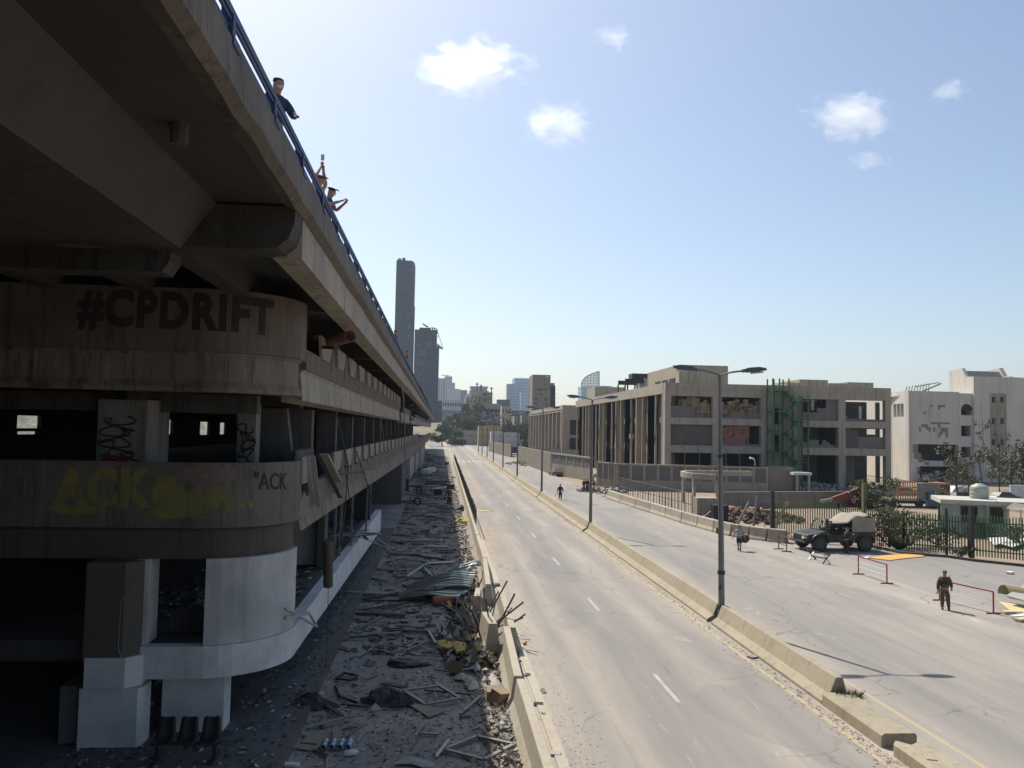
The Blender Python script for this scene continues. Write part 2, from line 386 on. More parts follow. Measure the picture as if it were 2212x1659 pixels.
# ---------------- lamp posts ----------------
def make_lamp(base, lean=0.0, lab=''):
    t = T('street_lamp', lab, 'street lamp', base, 'double headed street lamps on the median')
    H = 10.55; bx, by, bz = base
    tp = (bx-lean*H, by, H)
    mb = MB(); mb.cyl((bx,by,bz),tp,.14,.075,10); mb.build('pole', metal_gr, t, smooth=False)
    mb = MB(); mb.box(bx-.2,bx+.2,by-.2,by+.2,0,.5); mb.build('base_box', metal_dk, t)
    for s in (-1,1):
        a = MB(); e = (tp[0]+s*1.05, by, H+.22)
        a.tube([tp,(tp[0]+s*.5,by,H+.14),e],.045); a.build('arm', metal_gr, t)
        h = MB(); m = Matrix.Rotation(-s*.12,3,'Y'); c = Vector(e)+Vector((s*.48,0,.05))
        vs=[]; L=.52
        for k,(u,wy,zz0,zz1) in enumerate(((-L,.10,-.05,.06),(-L*.5,.17,-.09,.12),(L*.4,.17,-.10,.11),(L,.09,-.06,.03))):
            for (yy,zz) in ((-wy,zz0),(wy,zz0),(wy*.8,zz1),(-wy*.8,zz1)): vs.append(c+m@Vector((u*s,yy,zz)))
        fs=[(0,1,2,3),(15,14,13,12)]
        for k in range(3):
            for i in range(4): fs.append((k*4+i,k*4+(i+1)%4,(k+1)*4+(i+1)%4,(k+1)*4+i))
        h.add(vs,fs); hd = h.build('lamp_head', M('lamp_housing',(.12,.12,.125),rough=.45,bump=0), t, bevel=.02)
        l = MB(); l.obox(c+m@Vector((s*.12,0,-.13)),(.5,.24,.06),m); l.build('lens', M('lamp_lens',(.45,.46,.45),rough=.2,bump=0), t)
    return t
labs = ['nearest and tallest grey double street lamp, leaning slightly','second double street lamp along the median','third double street lamp along the median','fourth double street lamp along the median',
  'fifth double street lamp along the median','sixth double street lamp along the median','seventh double street lamp along the median','eighth double street lamp along the median','ninth and farthest double street lamp of the row']
l1 = make_lamp((12.1,34.7,0), .014, labs[0])
mb = MB(); mb.cyl((12.1-.014*2.15,34.7,2.05),(12.1-.014*2.15,34.7,2.2),.17); mb.box(11.9,12.02,34.5,34.56,1.45,1.6); mb.build('clamp', metal_dk, l1)
mb = MB(); mb.cyl((12.0,34.7,7.0),(12.0,34.7,7.12),.13); mb.build('clamp', metal_dk, l1)
l2 = make_lamp((12.1,65.7,0), -.001, labs[1])
for i in range(2,9): dup(l2, (12.15, POLE_Y[i], 0), 0, labs[i])

# ---------------- left barriers ----------------
JP = [(-.34,0),(-.34,.08),(-.2,.34),(-.12,.92),(.12,.92),(.2,.34),(.34,.08),(.34,0)]
def jersey(a, b, lab, grp, m=conc_lt, prof=JP, nm='concrete_barrier', tilt=0):
    mb = MB(); mb.sweep(prof, [a,b])
    return mb.build(nm, m, label=lab, category='barrier', group=grp, bevel=.02)
gl = 'concrete barriers edging the littered service road'
jersey((2.45,14),(2.45,23.9),'long concrete barrier at the bottom edge beside the debris',gl)
jersey((2.4,24.15),(2.55,30.2),'concrete barrier second from the bottom with a thin wire over it',gl)
jersey((2.75,30.0),(2.85,37.0),'concrete barrier kinked out toward the road beside the tangled metal',gl)
jersey((2.35,38.3),(2.6,46),'concrete barrier beside the pale green roof sheets',gl)
jersey((2.02,29.6),(1.85,31.5),'short displaced barrier block among the rods facing the camera',gl, prof=[(x*1.25,z*1.25) for x,z in JP])
jersey((1.7,35.6),(1.85,37.4),'short displaced barrier block standing end-on behind the tangled rods',gl)
yy=46.2; i=0
names = ['first','second','third','fourth','fifth','sixth','seventh','eighth']
for i in range(8):
    a=(2.62+.0045*(yy-46),yy); e=yy+ (9.8 if i<3 else 24.0); b_=(2.62+.0045*(e-46),e); yy=e+.2
    jersey(a,b_,names[i]+' straight concrete barrier past the roof sheets, counted going away',gl)
# kerb strip at the road side of barrier
mb=MB(); mb.box(2.98,3.25,8,330,-.02,.05); mb.build('road_kerb', conc_lt, kind='structure')
# steel fence on the far barrier
t = T('steel_fence','dark steel picket fence standing on the left road barrier','fence',(3.05,62,0))
mb=MB(); mb.bar((2.78,62,1.95),(3.4,200,1.95),.05); mb.build('rail',metal_dk,t)
mb=MB(); mb.bar((2.78,62,1.15),(3.4,200,1.15),.05); mb.build('rail',metal_dk,t)
yv=62
for k in range(95):
    x=2.78+.0045*(yv-62); mb=MB(); mb.box(x-.035,x+.035,yv-.05,yv+.05,.9,2.1+random.uniform(-.05,.08)); mb.build('post',M('fence_rust_dark',(.07,.05,.045),rough=.8),t); yv+=1.45
# ---------------- flyover (upper deck) ----------------
fly = T('flyover','dark weathered concrete flyover overhead with a light tan edge beam','flyover',(-16,15,0))
def wob(p): return .09*mnoise.noise(Vector((0,p[1]*.9,3)))+.05*mnoise.noise(Vector((0,p[1]*4,5)))
ys = [-6+ .5*i for i in range(48)]+[18+2*i for i in range(160)]
path = [(-2.6,y) for y in ys]
mb = MB(); mb.sweep([(0,12.62),(.0,12.5),(.03,12.2),(.03,lambda p:12.05+wob(p)),(-.12,lambda p:11.95+wob(p)),(-.35,12.02),(-.35,12.62)], path)
mb.build('edge_fascia', conc_top, fly)
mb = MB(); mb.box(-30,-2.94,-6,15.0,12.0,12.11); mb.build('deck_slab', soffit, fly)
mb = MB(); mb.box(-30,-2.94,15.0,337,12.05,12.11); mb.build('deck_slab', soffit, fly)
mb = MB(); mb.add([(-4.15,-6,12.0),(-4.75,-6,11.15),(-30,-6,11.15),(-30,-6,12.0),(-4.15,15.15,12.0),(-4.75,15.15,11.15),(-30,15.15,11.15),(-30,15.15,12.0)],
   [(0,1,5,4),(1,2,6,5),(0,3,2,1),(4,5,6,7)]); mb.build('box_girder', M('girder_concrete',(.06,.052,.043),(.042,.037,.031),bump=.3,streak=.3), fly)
# rounded haunch at the joint, facing the camera
pts = [(-5.2,12.0),(-5.2,11.25),(-4.6,11.2),(-3.4,11.2),(-3.05,11.25),(-2.85,11.42),(-2.76,11.7),(-2.74,12.0)]
mb = MB(); n=len(pts); mb.add([(x,15.2,z) for x,z in pts]+[(x,16.0,z) for x,z in pts],[list(range(n)),list(range(n,2*n))[::-1]]+[(i,n+i,n+(i+1)%n,(i+1)%n) for i in range(n)])
mb.build('crosshead', M('haunch_concrete',(.06,.052,.043),(.03,.028,.024),streak=.9,bump=.4), fly)
# light tan edge beam
yb = [16.0]+[18+3*i for i in range(107)]
def nick(p):
    y=p[1]; return 11.2+(.35*abs(mnoise.noise(Vector((y*1.7,1,2))))*max(0,1-abs(y-72)/16) if 56<y<88 else 0)
mb = MB(); mb.sweep([(0,11.99),(0,nick),(-.55,11.2),(-.55,11.99)],[(-2.74,y) for y in yb]); mb.build('edge_beam', conc, fly)
for x in (-5.3,-7.6,-9.9,-12.5):
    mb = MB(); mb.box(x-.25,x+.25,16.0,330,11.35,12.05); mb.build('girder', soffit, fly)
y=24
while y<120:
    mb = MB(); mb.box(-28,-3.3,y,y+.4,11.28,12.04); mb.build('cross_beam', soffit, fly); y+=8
# pier cap under the box girder
mb = MB(); pc=[(-4.95,11.12),(-4.97,10.95),(-5.1,10.74),(-6.6,10.72),(-16,10.72),(-16,11.12)]; n=len(pc)
mb.add([(x,15.3,z) for x,z in pc]+[(x,15.9,z) for x,z in pc],[list(range(n)),list(range(n,2*n))[::-1]]+[(i,n+i,n+(i+1)%n,(i+1)%n) for i in range(n)])
mb.build('pier_cap', M('cap_concrete',(.055,.05,.043),(.03,.027,.024),streak=.9,bump=.4,scale=1.4), fly)
mb = MB(); mb.box(-14.5,-12.2,15.6,17.0,0,10.7); mb.build('pier', conc_dk, fly)
# drain on the soffit
mb = MB(); p=oy(375,322,11); mb.cyl((p.x,11.2,12.0),(p.x,11.2,11.72),.13,.12,10); mb.build('drain_outlet', conc_dk, fly)
# road on top and far parapet
mb = MB(); mb.box(-29.6,-2.95,-6,336,12.115,12.15); mb.build('carriageway', conc_top, fly)

# blue railing on the flyover edge
rl = T('blue_railing','dark blue steel railing along the edge of the flyover','railing',(-2.75,15,12.62))
for z,wd,x in ((13.02,.10,-2.68),(12.9,.04,-2.66),(12.78,.07,-2.7)):
    mb = MB(); mb.bar((x,-3,z),(x,220,z),wd*.8,wd); mb.build('rail', blue_p, rl)
y=7.5; k=0
while y<96 and k<98:
    mb = MB()
    for dx in (-.16,.0):
        mb.add([(-2.76+dx,y-.09,12.6),(-2.62+dx,y-.09,12.6),(-2.62+dx,y-.05,12.95),(-2.7+dx,y-.03,13.12),(-2.78+dx,y-.03,13.08),
                (-2.76+dx,y+.09,12.6),(-2.62+dx,y+.09,12.6),(-2.62+dx,y+.05,12.95),(-2.7+dx,y+.03,13.12),(-2.78+dx,y+.03,13.08)],
               [(0,1,2,3,4),(9,8,7,6,5),(0,5,6,1),(1,6,7,2),(2,7,8,3),(3,8,9,4),(4,9,5,0)])
    mb.box(-2.95,-2.58,y-.16,y+.16,12.55,12.66)
    mb.build('post', blue_p, rl); y+=2.55; k+=1
mb = MB()
while y<215:
    mb.box(-2.9,-2.58,y-.07,y+.07,12.5,13.12); y+=2.55
o=mb.build('post', blue_p, rl); o['kind']='stuff'

# ---------------- bus station: three curved decks ----------------
stn = T('bus_station','blast damaged concrete bus station with stacked curved decks under the flyover','building',(-14,40,0))
XE, YF, RR = -3.9, 21.5, 2.2
def front(x0=-30, n=10):
    p=[(x0,YF),(-14,YF),(XE-RR,YF)]
    for i in range(1,n+1):
        a=-math.pi/2+math.pi/2*i/n; p.append((XE-RR+RR*math.cos(a), YF+RR+RR*math.sin(a)))
    return p
fr = front()
def side(y0,y1,st=4): 
    n=max(1,int((y1-y0)/st)); return [(XE,y0+(y1-y0)*i/n) for i in range(n+1)]
par = M('deck_parapet',(.185,.155,.125),(.105,.088,.072),streak=.6,bump=.4,var=.3,joint=2.3)
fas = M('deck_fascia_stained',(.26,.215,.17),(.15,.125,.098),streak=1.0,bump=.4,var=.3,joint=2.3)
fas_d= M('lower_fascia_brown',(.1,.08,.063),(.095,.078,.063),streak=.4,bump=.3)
# middle deck
mb=MB(); mb.sweep([(0,11.45),(0,9.84),(-.25,9.84),(-.25,11.45)], fr+[(XE,24.0)]); mb.build('curved_parapet', par, stn)
mb=MB(); mb.sweep([(-.02,9.83),(-.14,9.74),(-.12,9.1),(-.02,8.92),(-.02,8.82),(-.7,8.82),(-.7,9.83)], fr); mb.build('curved_fascia', fas, stn)
mb=MB(); mb.sweep([(0,10.2),(.02,9.6),(-.25,9.6),(-.25,10.2)], side(24.05,78.6)); mb.build('side_parapet', conc_top, stn)
mb=MB(); mb.sweep([(-.01,9.59),(-.1,9.5),(-.02,8.72),(-.6,8.66),(-.6,9.59)], side(23.72,79)); mb.build('side_fascia', conc, stn)
mb=MB(); mb.sweep([(0,10.2),(.02,9.6),(-.25,9.6),(-.25,10.2)], side(86,330,8)); mb.build('side_parapet', conc_top, stn)
mb=MB(); mb.sweep([(-.01,9.59),(-.1,9.5),(-.02,8.6),(-.6,8.5),(-.6,9.59)], side(84,330,8)); mb.build('side_fascia', conc, stn)
slabplan=[(-30,YF+.45),(XE-RR,YF+.45)]+[(x-.4,y+.3) for x,y in fr[3:]]+[(XE-.3,330),(-30,330)]
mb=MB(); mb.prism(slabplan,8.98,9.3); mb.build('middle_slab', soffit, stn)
mb=MB()
y=27
while y<200: mb.box(-28,-4.5,y,y+.45,8.55,8.97); y+=9
for x in (-8,-14): mb.box(x-.2,x+.2,YF+.8,300,8.6,8.96)
mb.build('middle_slab_ribs', soffit, stn)
# lower deck
mb=MB(); mb.sweep([(0,7.02),(0,5.38),(-.25,5.38),(-.25,7.02)], fr); mb.build('curved_parapet', par, stn)
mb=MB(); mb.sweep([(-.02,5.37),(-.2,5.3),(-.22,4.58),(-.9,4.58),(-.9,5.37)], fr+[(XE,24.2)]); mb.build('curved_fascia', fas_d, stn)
lb=lambda p: 5.0-.0105*(min(p[1],110)-24)
mb=MB(); mb.sweep([(0,6.28),(.02,5.55),(-.25,5.55),(-.25,6.28)], side(25.6,330,6)); mb.build('side_parapet', conc_top, stn)
mb=MB(); mb.sweep([(-.01,5.54),(-.12,5.46),(-.02,lb),(-.6,lambda p:lb(p)-.02),(-.6,5.54)], side(24.25,330,6)); mb.build('side_fascia', fas, stn)
# torn stretch of lower parapet just past the corner
rg=[]; 
for i in range(14): rg.append((23.75+i*.14, 5.9+.55*abs(mnoise.noise(Vector((i*.9,2,1))))+ (.5 if i<2 else 0)))
mb=MB()
for (a,za),(b_,zb) in zip(rg,rg[1:]):
    mb.add([(XE,a,5.4),(XE,b_,5.4),(XE,b_,zb),(XE,a,za),(XE-.22,a,5.4),(XE-.22,b_,5.4),(XE-.22,b_,zb),(XE-.22,a,za)],[(0,1,2,3),(7,6,5,4),(3,2,6,7),(0,3,7,4),(1,5,6,2)])
mb.build('torn_parapet', fas, stn)
mb=MB(); mb.box(XE-.18,XE+.03,23.8,25.9,6.35,7.12); mb.build('ribbed_panel', M('sheet_pile_grey',(.24,.235,.21),(.12,.115,.1),streak=1.0,scale=2), stn)
mb=MB(); mb.box(XE-.8,XE-.4,25.2,28.8,6.3,7.25); mb.build('rear_panel', conc_dk, stn)
mb=MB(); mb.prism([(x-.0,y) for x,y in slabplan],5.0,5.4); mb.build('lower_slab', soffit, stn)
# platform band
mb=MB(); mb.sweep([(0,2.45),(0,1.66),(-.35,1.66),(-.35,2.45)], [(-7.58,YF)]+fr[2:]+[(XE,24.5)]); mb.build('platform_band', white_w, stn)
bt=lambda p: 1.66-.019*(p[1]-24.5)
mb=MB(); mb.sweep([(.002,2.45),(.002,bt),(-.35,bt),(-.35,2.45)], side(24.5,57)); mb.build('platform_band', white_w, stn)
mb=MB(); mb.sweep([(-.36,2.46),(-.36,2.3),(-.75,2.3),(-.75,2.46)], side(24.5,57)); mb.build('platform_edge_strip', conc_dk, stn)
pp=[(-30,22.3),(-7.7,22.3),(-6.1,YF+.35)]+[(x-.33,y+.25) for x,y in fr[3:]]+[(XE-.35,57),(-30,57)]
mb=MB(); mb.prism(pp,1.9,2.42); mb.build('platform_slab', M('platform_floor',(.1,.095,.09),(.065,.06,.057),bump=.3,spots=.4), stn)
# curved wall between platform and lower deck, with an opening at its left
arc=[p for p in fr if p[0]>-6.2]
mb=MB(); mb.sweep([(-.06,4.6),(-.06,2.46),(-.3,2.46),(-.3,4.6)], [(-5.78,YF+.02)]+fr[3:]+[(XE,23.95)]); mb.build('curved_wall', grey_w, stn, smooth=False)
mb=MB(); mb.box(-7.5,-7.2,YF+.1,YF+.9,2.46,4.58); mb.build('wall_jamb', grey_w, stn)
mb=MB(); mb.box(-7.1,-5.8,YF+1.6,YF+1.8,2.44,3.0); mb.build('low_inner_wall', conc_dk, stn)
# main pier at the left
a=oy(160,1500,YF-.3).x; b_=oy(293,1500,YF-.3).x
def oct_(x0,x1,y0,y1,c): return [(x0,y0),(x1-c,y0),(x1,y0+c),(x1,y1),(x0,y1)]
mb=MB(); mb.prism(oct_(oy(184,1300,YF-.35).x,oy(296,1300,YF-.35).x,YF-.35,YF+.4,.3),2.1,4.57); mb.build('pier_upper', M('pier_brown',(.115,.1,.08),(.09,.078,.062),streak=.15,bump=.2), stn)
wp=M('pier_white_paint',(.7,.7,.7),(.52,.515,.5),streak=.08,bump=.25,var=.2,scale=2.0)
mb=MB(); mb.prism(oct_(oy(182,1450,YF-.35).x,oy(298,1450,YF-.35).x,YF-.37,YF+.42,.3),1.55,2.28); mb.build('pier_collar', wp, stn)
mb=MB(); mb.prism(oct_(oy(166,1600,YF-.3).x,oy(302,1600,YF-.3).x,YF-.3,YF+.35,.1),-.1,1.53); mb.build('pier_base', wp, stn)
mb=MB(); mb.box(oy(125,1600,YF).x,oy(166,1600,YF).x-.02,YF-.0,YF+1.2,-.1,1.5); mb.build('pier_side', M('pier_side_grey',(.2,.2,.2),rough=.9), stn)
mb=MB(); mb.box(oy(350,1500,22.2).x,oy(484,1500,22.2).x,22.2,22.9,-.1,1.7); mb.build('white_pillar', wp, stn)
mb=MB(); mb.prism(oct_(-9.0,-7.55,22.6,23.8,.2),5.4,8.6); mb.build('deck_pillar', M('tagged_pillar',(.25,.23,.21),(.16,.15,.135),streak=.5), stn)
mb=MB(); q=oy(512,940,24.5).x; q2=oy(552,940,24.5).x; mb.box(q,q2,24.5,25.1,5.4,8.6); mb.build('deck_pillar', M('tagged_pillar',(.25,.23,.21)), stn)
# ceiling trims above it
mb=MB(); mb.box(-14,-5.0,23.0,23.4,8.3,8.8); mb.build('ceiling_beam', conc_dk, stn)
# more deck pillars along the side
y=31; k=0
while y<150:
    for z0,z1 in ((5.4,8.6),(9.3,11.4)):
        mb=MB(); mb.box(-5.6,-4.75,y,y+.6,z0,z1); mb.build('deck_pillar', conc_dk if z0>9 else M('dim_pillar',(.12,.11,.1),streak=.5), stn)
    y+=7; k+=1
# dark inclined ramp wall between the lower and the middle deck
mb=MB(); mb.add([(-5.9,27,5.4),(-4.5,27,5.4),(-4.95,27,8.6),(-6.6,27,8.6),(-5.9,27.4,5.4),(-4.5,27.4,5.4),(-4.95,27.4,8.6),(-6.6,27.4,8.6)],[(0,1,2,3),(7,6,5,4),(1,5,6,2),(3,7,4,0)]); mb.build('leaning_wall', M('dim_wall',(.1,.098,.095),streak=.4), stn)
# panels of the side parapets
def panels(y0,y1,z0,per=4.1,lab=None,skip=()):
    y=y0; k=0
    while y<y1:
        if k not in skip:
            mb=MB(); a=y; b2=y+per*.68; e=.12*per; zt=z0+.66
            mb.add([(XE+.05,a,zt),(XE+.05,b2,zt),(XE+.05,b2-e,z0-.05),(XE+.05,a+e,z0-.05),(XE-.05,a,zt),(XE-.05,b2,zt),(XE-.05,b2-e,z0-.05),(XE-.05,a+e,z0-.05)],[(0,1,2,3)[::-1],(4,5,6,7),(0,4,5,1),(1,5,6,2),(2,6,7,3),(3,7,4,0)])
            mb.build('parapet_panel', M('parapet_panel_tan',(.33,.27,.215),(.22,.18,.15),streak=.5,bump=.3,scale=1.3), stn)
            mb=MB(); c=b2+per*.16; w1=per*.06; w2=per*.17
            mb.add([(XE-.02,c-w1,zt+.03),(XE-.02,c+w1,zt+.03),(XE+.03,c+w2,z0-.32),(XE+.03,c-w2,z0-.32),(XE-.2,c-w1,zt+.03),(XE-.2,c+w1,zt+.03),(XE-.2,c+w2,z0-.32),(XE-.2,c-w2,z0-.32)],[(0,1,2,3)[::-1],(4,5,6,7),(0,4,5,1),(1,5,6,2),(3,7,4,0)])
            mb.build('parapet_fin', M('parapet_fin_brown',(.15,.115,.09),streak=.4), stn)
        y+=per; k+=1
panels(26.5,76,10.22); panels(30.5,62,6.4,3.9,skip=()); panels(66,150,6.35,6.0)
# interior back walls with small bright openings
def back(z0,z1,Xb,wins,Y0=22,Y1=330):
    f=lambda u,t,z:(Xb-t,u,z)
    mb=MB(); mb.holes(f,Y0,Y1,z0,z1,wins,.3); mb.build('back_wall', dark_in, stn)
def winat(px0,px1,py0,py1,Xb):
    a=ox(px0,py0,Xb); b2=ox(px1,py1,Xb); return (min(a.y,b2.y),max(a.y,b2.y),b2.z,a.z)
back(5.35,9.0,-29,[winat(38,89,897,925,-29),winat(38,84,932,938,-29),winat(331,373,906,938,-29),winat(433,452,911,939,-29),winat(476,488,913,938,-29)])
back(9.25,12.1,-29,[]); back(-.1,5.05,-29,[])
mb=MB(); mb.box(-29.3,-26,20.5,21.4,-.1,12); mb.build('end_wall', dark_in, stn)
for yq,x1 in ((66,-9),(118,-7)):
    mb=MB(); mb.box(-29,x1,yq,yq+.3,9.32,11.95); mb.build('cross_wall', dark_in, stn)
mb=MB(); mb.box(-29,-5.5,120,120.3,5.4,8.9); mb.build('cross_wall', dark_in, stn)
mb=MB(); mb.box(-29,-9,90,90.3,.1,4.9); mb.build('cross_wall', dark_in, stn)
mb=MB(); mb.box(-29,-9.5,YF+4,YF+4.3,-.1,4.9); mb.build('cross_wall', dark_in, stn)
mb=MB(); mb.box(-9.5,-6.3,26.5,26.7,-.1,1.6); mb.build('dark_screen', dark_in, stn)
# things standing on the platform: panel wall, thin white posts, dark screen
mb=MB(); mb.box(-6.5,-4.75,34.0,34.4,2.44,5.0); mb.build('panel_wall', grey_w, stn)
mb=MB(); mb.box(-4.72,-4.45,33.2,34.2,2.44,5.0); mb.build('panel_post', conc_dk, stn)
for px in (720,733,757,790):
    p=g(px,1230-(px-700)*.9,2.45); mb=MB(); mb.bar((p.x,p.y,2.4),(p.x+.05,p.y,5.0),.09); mb.build('thin_post', metal_gr, stn)
mb=MB(); mb.box(-5.8,-4.15,50.4,50.6,2.42,4.6); mb.build('screen', black_m, stn)
mb=MB(); 
for a,b2 in (((-5.85,50.35,2.45),(-5.85,50.35,4.7)),((-4.1,50.35,2.45),(-4.1,50.35,4.7)),((-5.85,50.35,4.68),(-4.1,50.35,4.68))): mb.bar(a,b2,.08)
mb.build('screen_frame', metal_gr, stn)
# ground level columns and walls beyond the platform
for i,(px,py,hh) in enumerate(((842,1012,4.6),(858,992,4.6),(872,990,4.6))):
    p=g(px,py,0); mb=MB(); mb.box(p.x-.45,p.x+.45,p.y,p.y+.9,-.05,hh); mb.build('ground_column', white_w, stn)
mb=MB(); mb.box(-12,-3.98,88,88.5,-.05,4.5); mb.build('ground_wall', M('ground_wall_tan',(.14,.13,.11),(.1,.09,.08)), stn)
for (ya,yb_,z0,z1) in ((105,122,1.6,4.1),(128,150,1.2,4.0),(160,200,.2,4.0)):
    mb=MB(); mb.box(-4.6,-3.75,ya,yb_,z0,z1); mb.build('ground_wall', M('ground_wall_white',(.36,.36,.35),(.25,.25,.24),streak=.4), stn)
for yq in (98,104,112,124,133,142,155,170,190,210,230): 
    mb=MB(); mb.box(-4.9,-4.2,yq,yq+1.0,-.05,4.2); mb.build('ground_column', M('ground_wall_white',(.36,.36,.35)), stn)

# graffiti wrapped on the curved fronts
def arc_at(s, off):       # s = arclength measured from x=-12 along the front
    L0=(XE-RR)+12
    if s<=L0: return (-12+s, YF-off)
    a=(s-L0)/RR
    if a<math.pi/2: th=-math.pi/2+a; return (XE-RR+(RR+off)*math.cos(th), YF+RR+(RR+off)*math.sin(th))
    return (XE+off, YF+RR+(s-L0-RR*math.pi/2))
def text_mesh(txt, size, bold, sx=1.0):
    cu=bpy.data.curves.new('t','FONT'); cu.body=txt; cu.size=size; cu.offset=bold; cu.resolution_u=3; cu.space_character=1.12 if bold>.02 else 1
    o=bpy.data.objects.new('t',cu); COL.objects.link(o)
    dg=bpy.context.evaluated_depsgraph_get(); me=bpy.data.meshes.new_from_object(o.evaluated_get(dg))
    bm=bmesh.new(); bm.from_mesh(me); bmesh.ops.triangulate(bm,faces=bm.faces)
    bmesh.ops.subdivide_edges(bm,edges=[e for e in bm.edges if e.calc_length()>.2],cuts=2)
    vs=[(v.co.x*sx,v.co.y) for v in bm.verts]; fs=[[v.index for v in f.verts] for f in bm.faces]
    bm.free(); bpy.data.objects.remove(o); bpy.data.curves.remove(cu); return vs, fs
def graffiti(txt, s0, zb, size, bold, m, sx=1, name='graffiti_lettering', slope=0, lab=None, off=.006):
    vs, fs = text_mesh(txt,size,bold,sx); mb=MB()
    mb.add([(*arc_at(s0+x,off),zb+y+slope*x) for x,y in vs], fs); return mb.build(name, m, stn, label=lab)
def s_of(px,py,z_guess=0):
    best=None
    for k in range(1,1400):
        s=k*.01; x,y=arc_at(s,0); 
        d=Vector((x,y,HC))-Vector((0,0,HC)); 
        # project
        a=d.dot(FW); xu=d.dot(RT)/a*FP; X=CX+xu
        if best is None or abs(X-px)<best[0]: best=(abs(X-px),s)
    return best[1]
spray=M('spray_black',(.025,.025,.028),(.05,.046,.045),rough=.9,bump=.2,scale=3)
sA=s_of(160,0); sB=s_of(590,0)
vs,fs=text_mesh('#CPDRIFT',1.0,.05); wtxt=max(v[0] for v in vs)
graffiti('#CPDRIFT', sA, 10.47, 1.24, .06, spray, (sB-sA)/wtxt/1.26, slope=-.012, lab='black lettering reading #CPDRIFT')
yel=M('spray_yellow',(.26,.23,.06),(.17,.15,.075),rough=.9,scale=3.5,var=.5,fine=5,streak=.3)
sC=s_of(132,0); sD=s_of(345,0); vs,fs=text_mesh('ACK',1.0,.09); wt=max(v[0] for v in vs)
graffiti('ACK', sC, 5.95, 1.25, .07, yel, (sD-sC)/wt/1.25, lab='large faded yellow letters ACK')
def blob(s0,z0,rs,rz,m,seed,name='paint_patch'):
    mb=MB(); n=22; vs=[]
    for i in range(n):
        a=2*math.pi*i/n; r=1+.55*mnoise.noise(Vector((math.cos(a)*1.6,math.sin(a)*1.6,seed)))
        vs.append((*arc_at(s0+rs*r*math.cos(a),.004+.0006*seed),z0+rz*r*math.sin(a)))
    vs.append((*arc_at(s0,.004+.0006*seed),z0))
    mb.add(vs,[(i,(i+1)%n,n) for i in range(n)]); mb.build(name,m,stn)
for i,(px,z,rs,rz) in enumerate(((365,6.25,.3,.42),(400,6.1,.25,.3),(425,6.05,.3,.35),(450,6.35,.22,.45),(470,6.2,.3,.3),(505,6.0,.15,.15),(530,5.98,.1,.12),(550,5.95,.08,.1),(400,5.75,.8,.14),(180,5.82,.8,.1))):
    blob(s_of(px,0),z,rs,rz,yel,i+1)
pk=M('spray_pink',(.22,.145,.125),(.16,.115,.1),rough=.9,scale=3)
for i,(px,z,rs,rz) in enumerate(((430,6.75,.35,.2),(465,6.7,.4,.2),(500,6.75,.2,.2),(455,6.45,.2,.12))): blob(s_of(px,0),z,rs,rz,pk,i+12)
graffiti('"ACK', s_of(553,0), 6.35, .62, .01, spray, .75, slope=-.05, lab='small black tag reading ACK')
# scribbled tags on the pillars
def scrib(cx,y,cz,w_,h_,m,seed,n=60,r=.022):
    n=n*4
    rnd=random.Random(seed); p=[]; a=0
    for i in range(n):
        t=i/n*2*math.pi*4; p.append((cx+w_*(.45*math.sin(t*1.3+seed)+.25*math.sin(t*2.9)), y, cz+h_*(.5-i/n)+h_*.12*math.cos(t*1.7+seed)))
    mb=MB(); mb.tube(p,r,4); mb.build('graffiti_tag',m,stn)
scrib(-8.5,22.58,7.6,.7,1.0,spray,1,50); scrib(-8.15,22.58,6.5,.6,1.2,spray,4,40); scrib(-8.45,22.58,6.7,.6,.8,M('spray_red',(.28,.04,.04),rough=.9),3,40,.03)
scrib((q+q2)/2,24.48,7.2,.4,1.6,spray,2,36)

# ---------------- three-seat bench under the station ----------------
bn = T('seat_bench','row of three dark moulded seats on a steel beam under the station','bench',g(415,1648,.13))
bx,by,_=bn.location; bn.location.z=.13
mb=MB(); mb.box(bx-1.0,bx+.62,by+.12,by+.2,.13+.36,.13+.42); mb.build('beam',metal_dk,bn)
for s in (-.85,.45):
    mb=MB(); mb.box(bx+s-.04,bx+s+.04,by+.12,by+.2,.13,.13+.36); mb.box(bx+s-.05,bx+s+.05,by-.15,by+.45,.13,.17); mb.build('leg',metal_dk,bn)
for k in range(3):
    cx=bx-.72+.52*k; mb=MB(); pr=[(-.06,.44),(.05,.42),(.25,.43),(.37,.5),(.41,.62),(.46,.86),(.47,.9)]
    ws=[.17,.2,.22,.22,.21,.19,.13]; vs=[]
    for (dy,dz),ww in zip(pr,ws):
        yy=by+.02+dy*.9
        vs+= [(cx-ww,yy-.04,.13+dz+.03),(cx-ww*.5,yy,.13+dz),(cx+ww*.5,yy,.13+dz),(cx+ww,yy-.04,.13+dz+.03)]
    fs=[(i*4+j,i*4+j+1,i*4+j+5,i*4+j+4) for i in range(6) for j in range(3)]
    mb.add(vs,fs); o=mb.build('seat',M('seat_plastic_dark',(.035,.03,.028),rough=.5,bump=0),bn,smooth=True)
    sd=o.modifiers.new('s','SOLIDIFY'); sd.thickness=.02
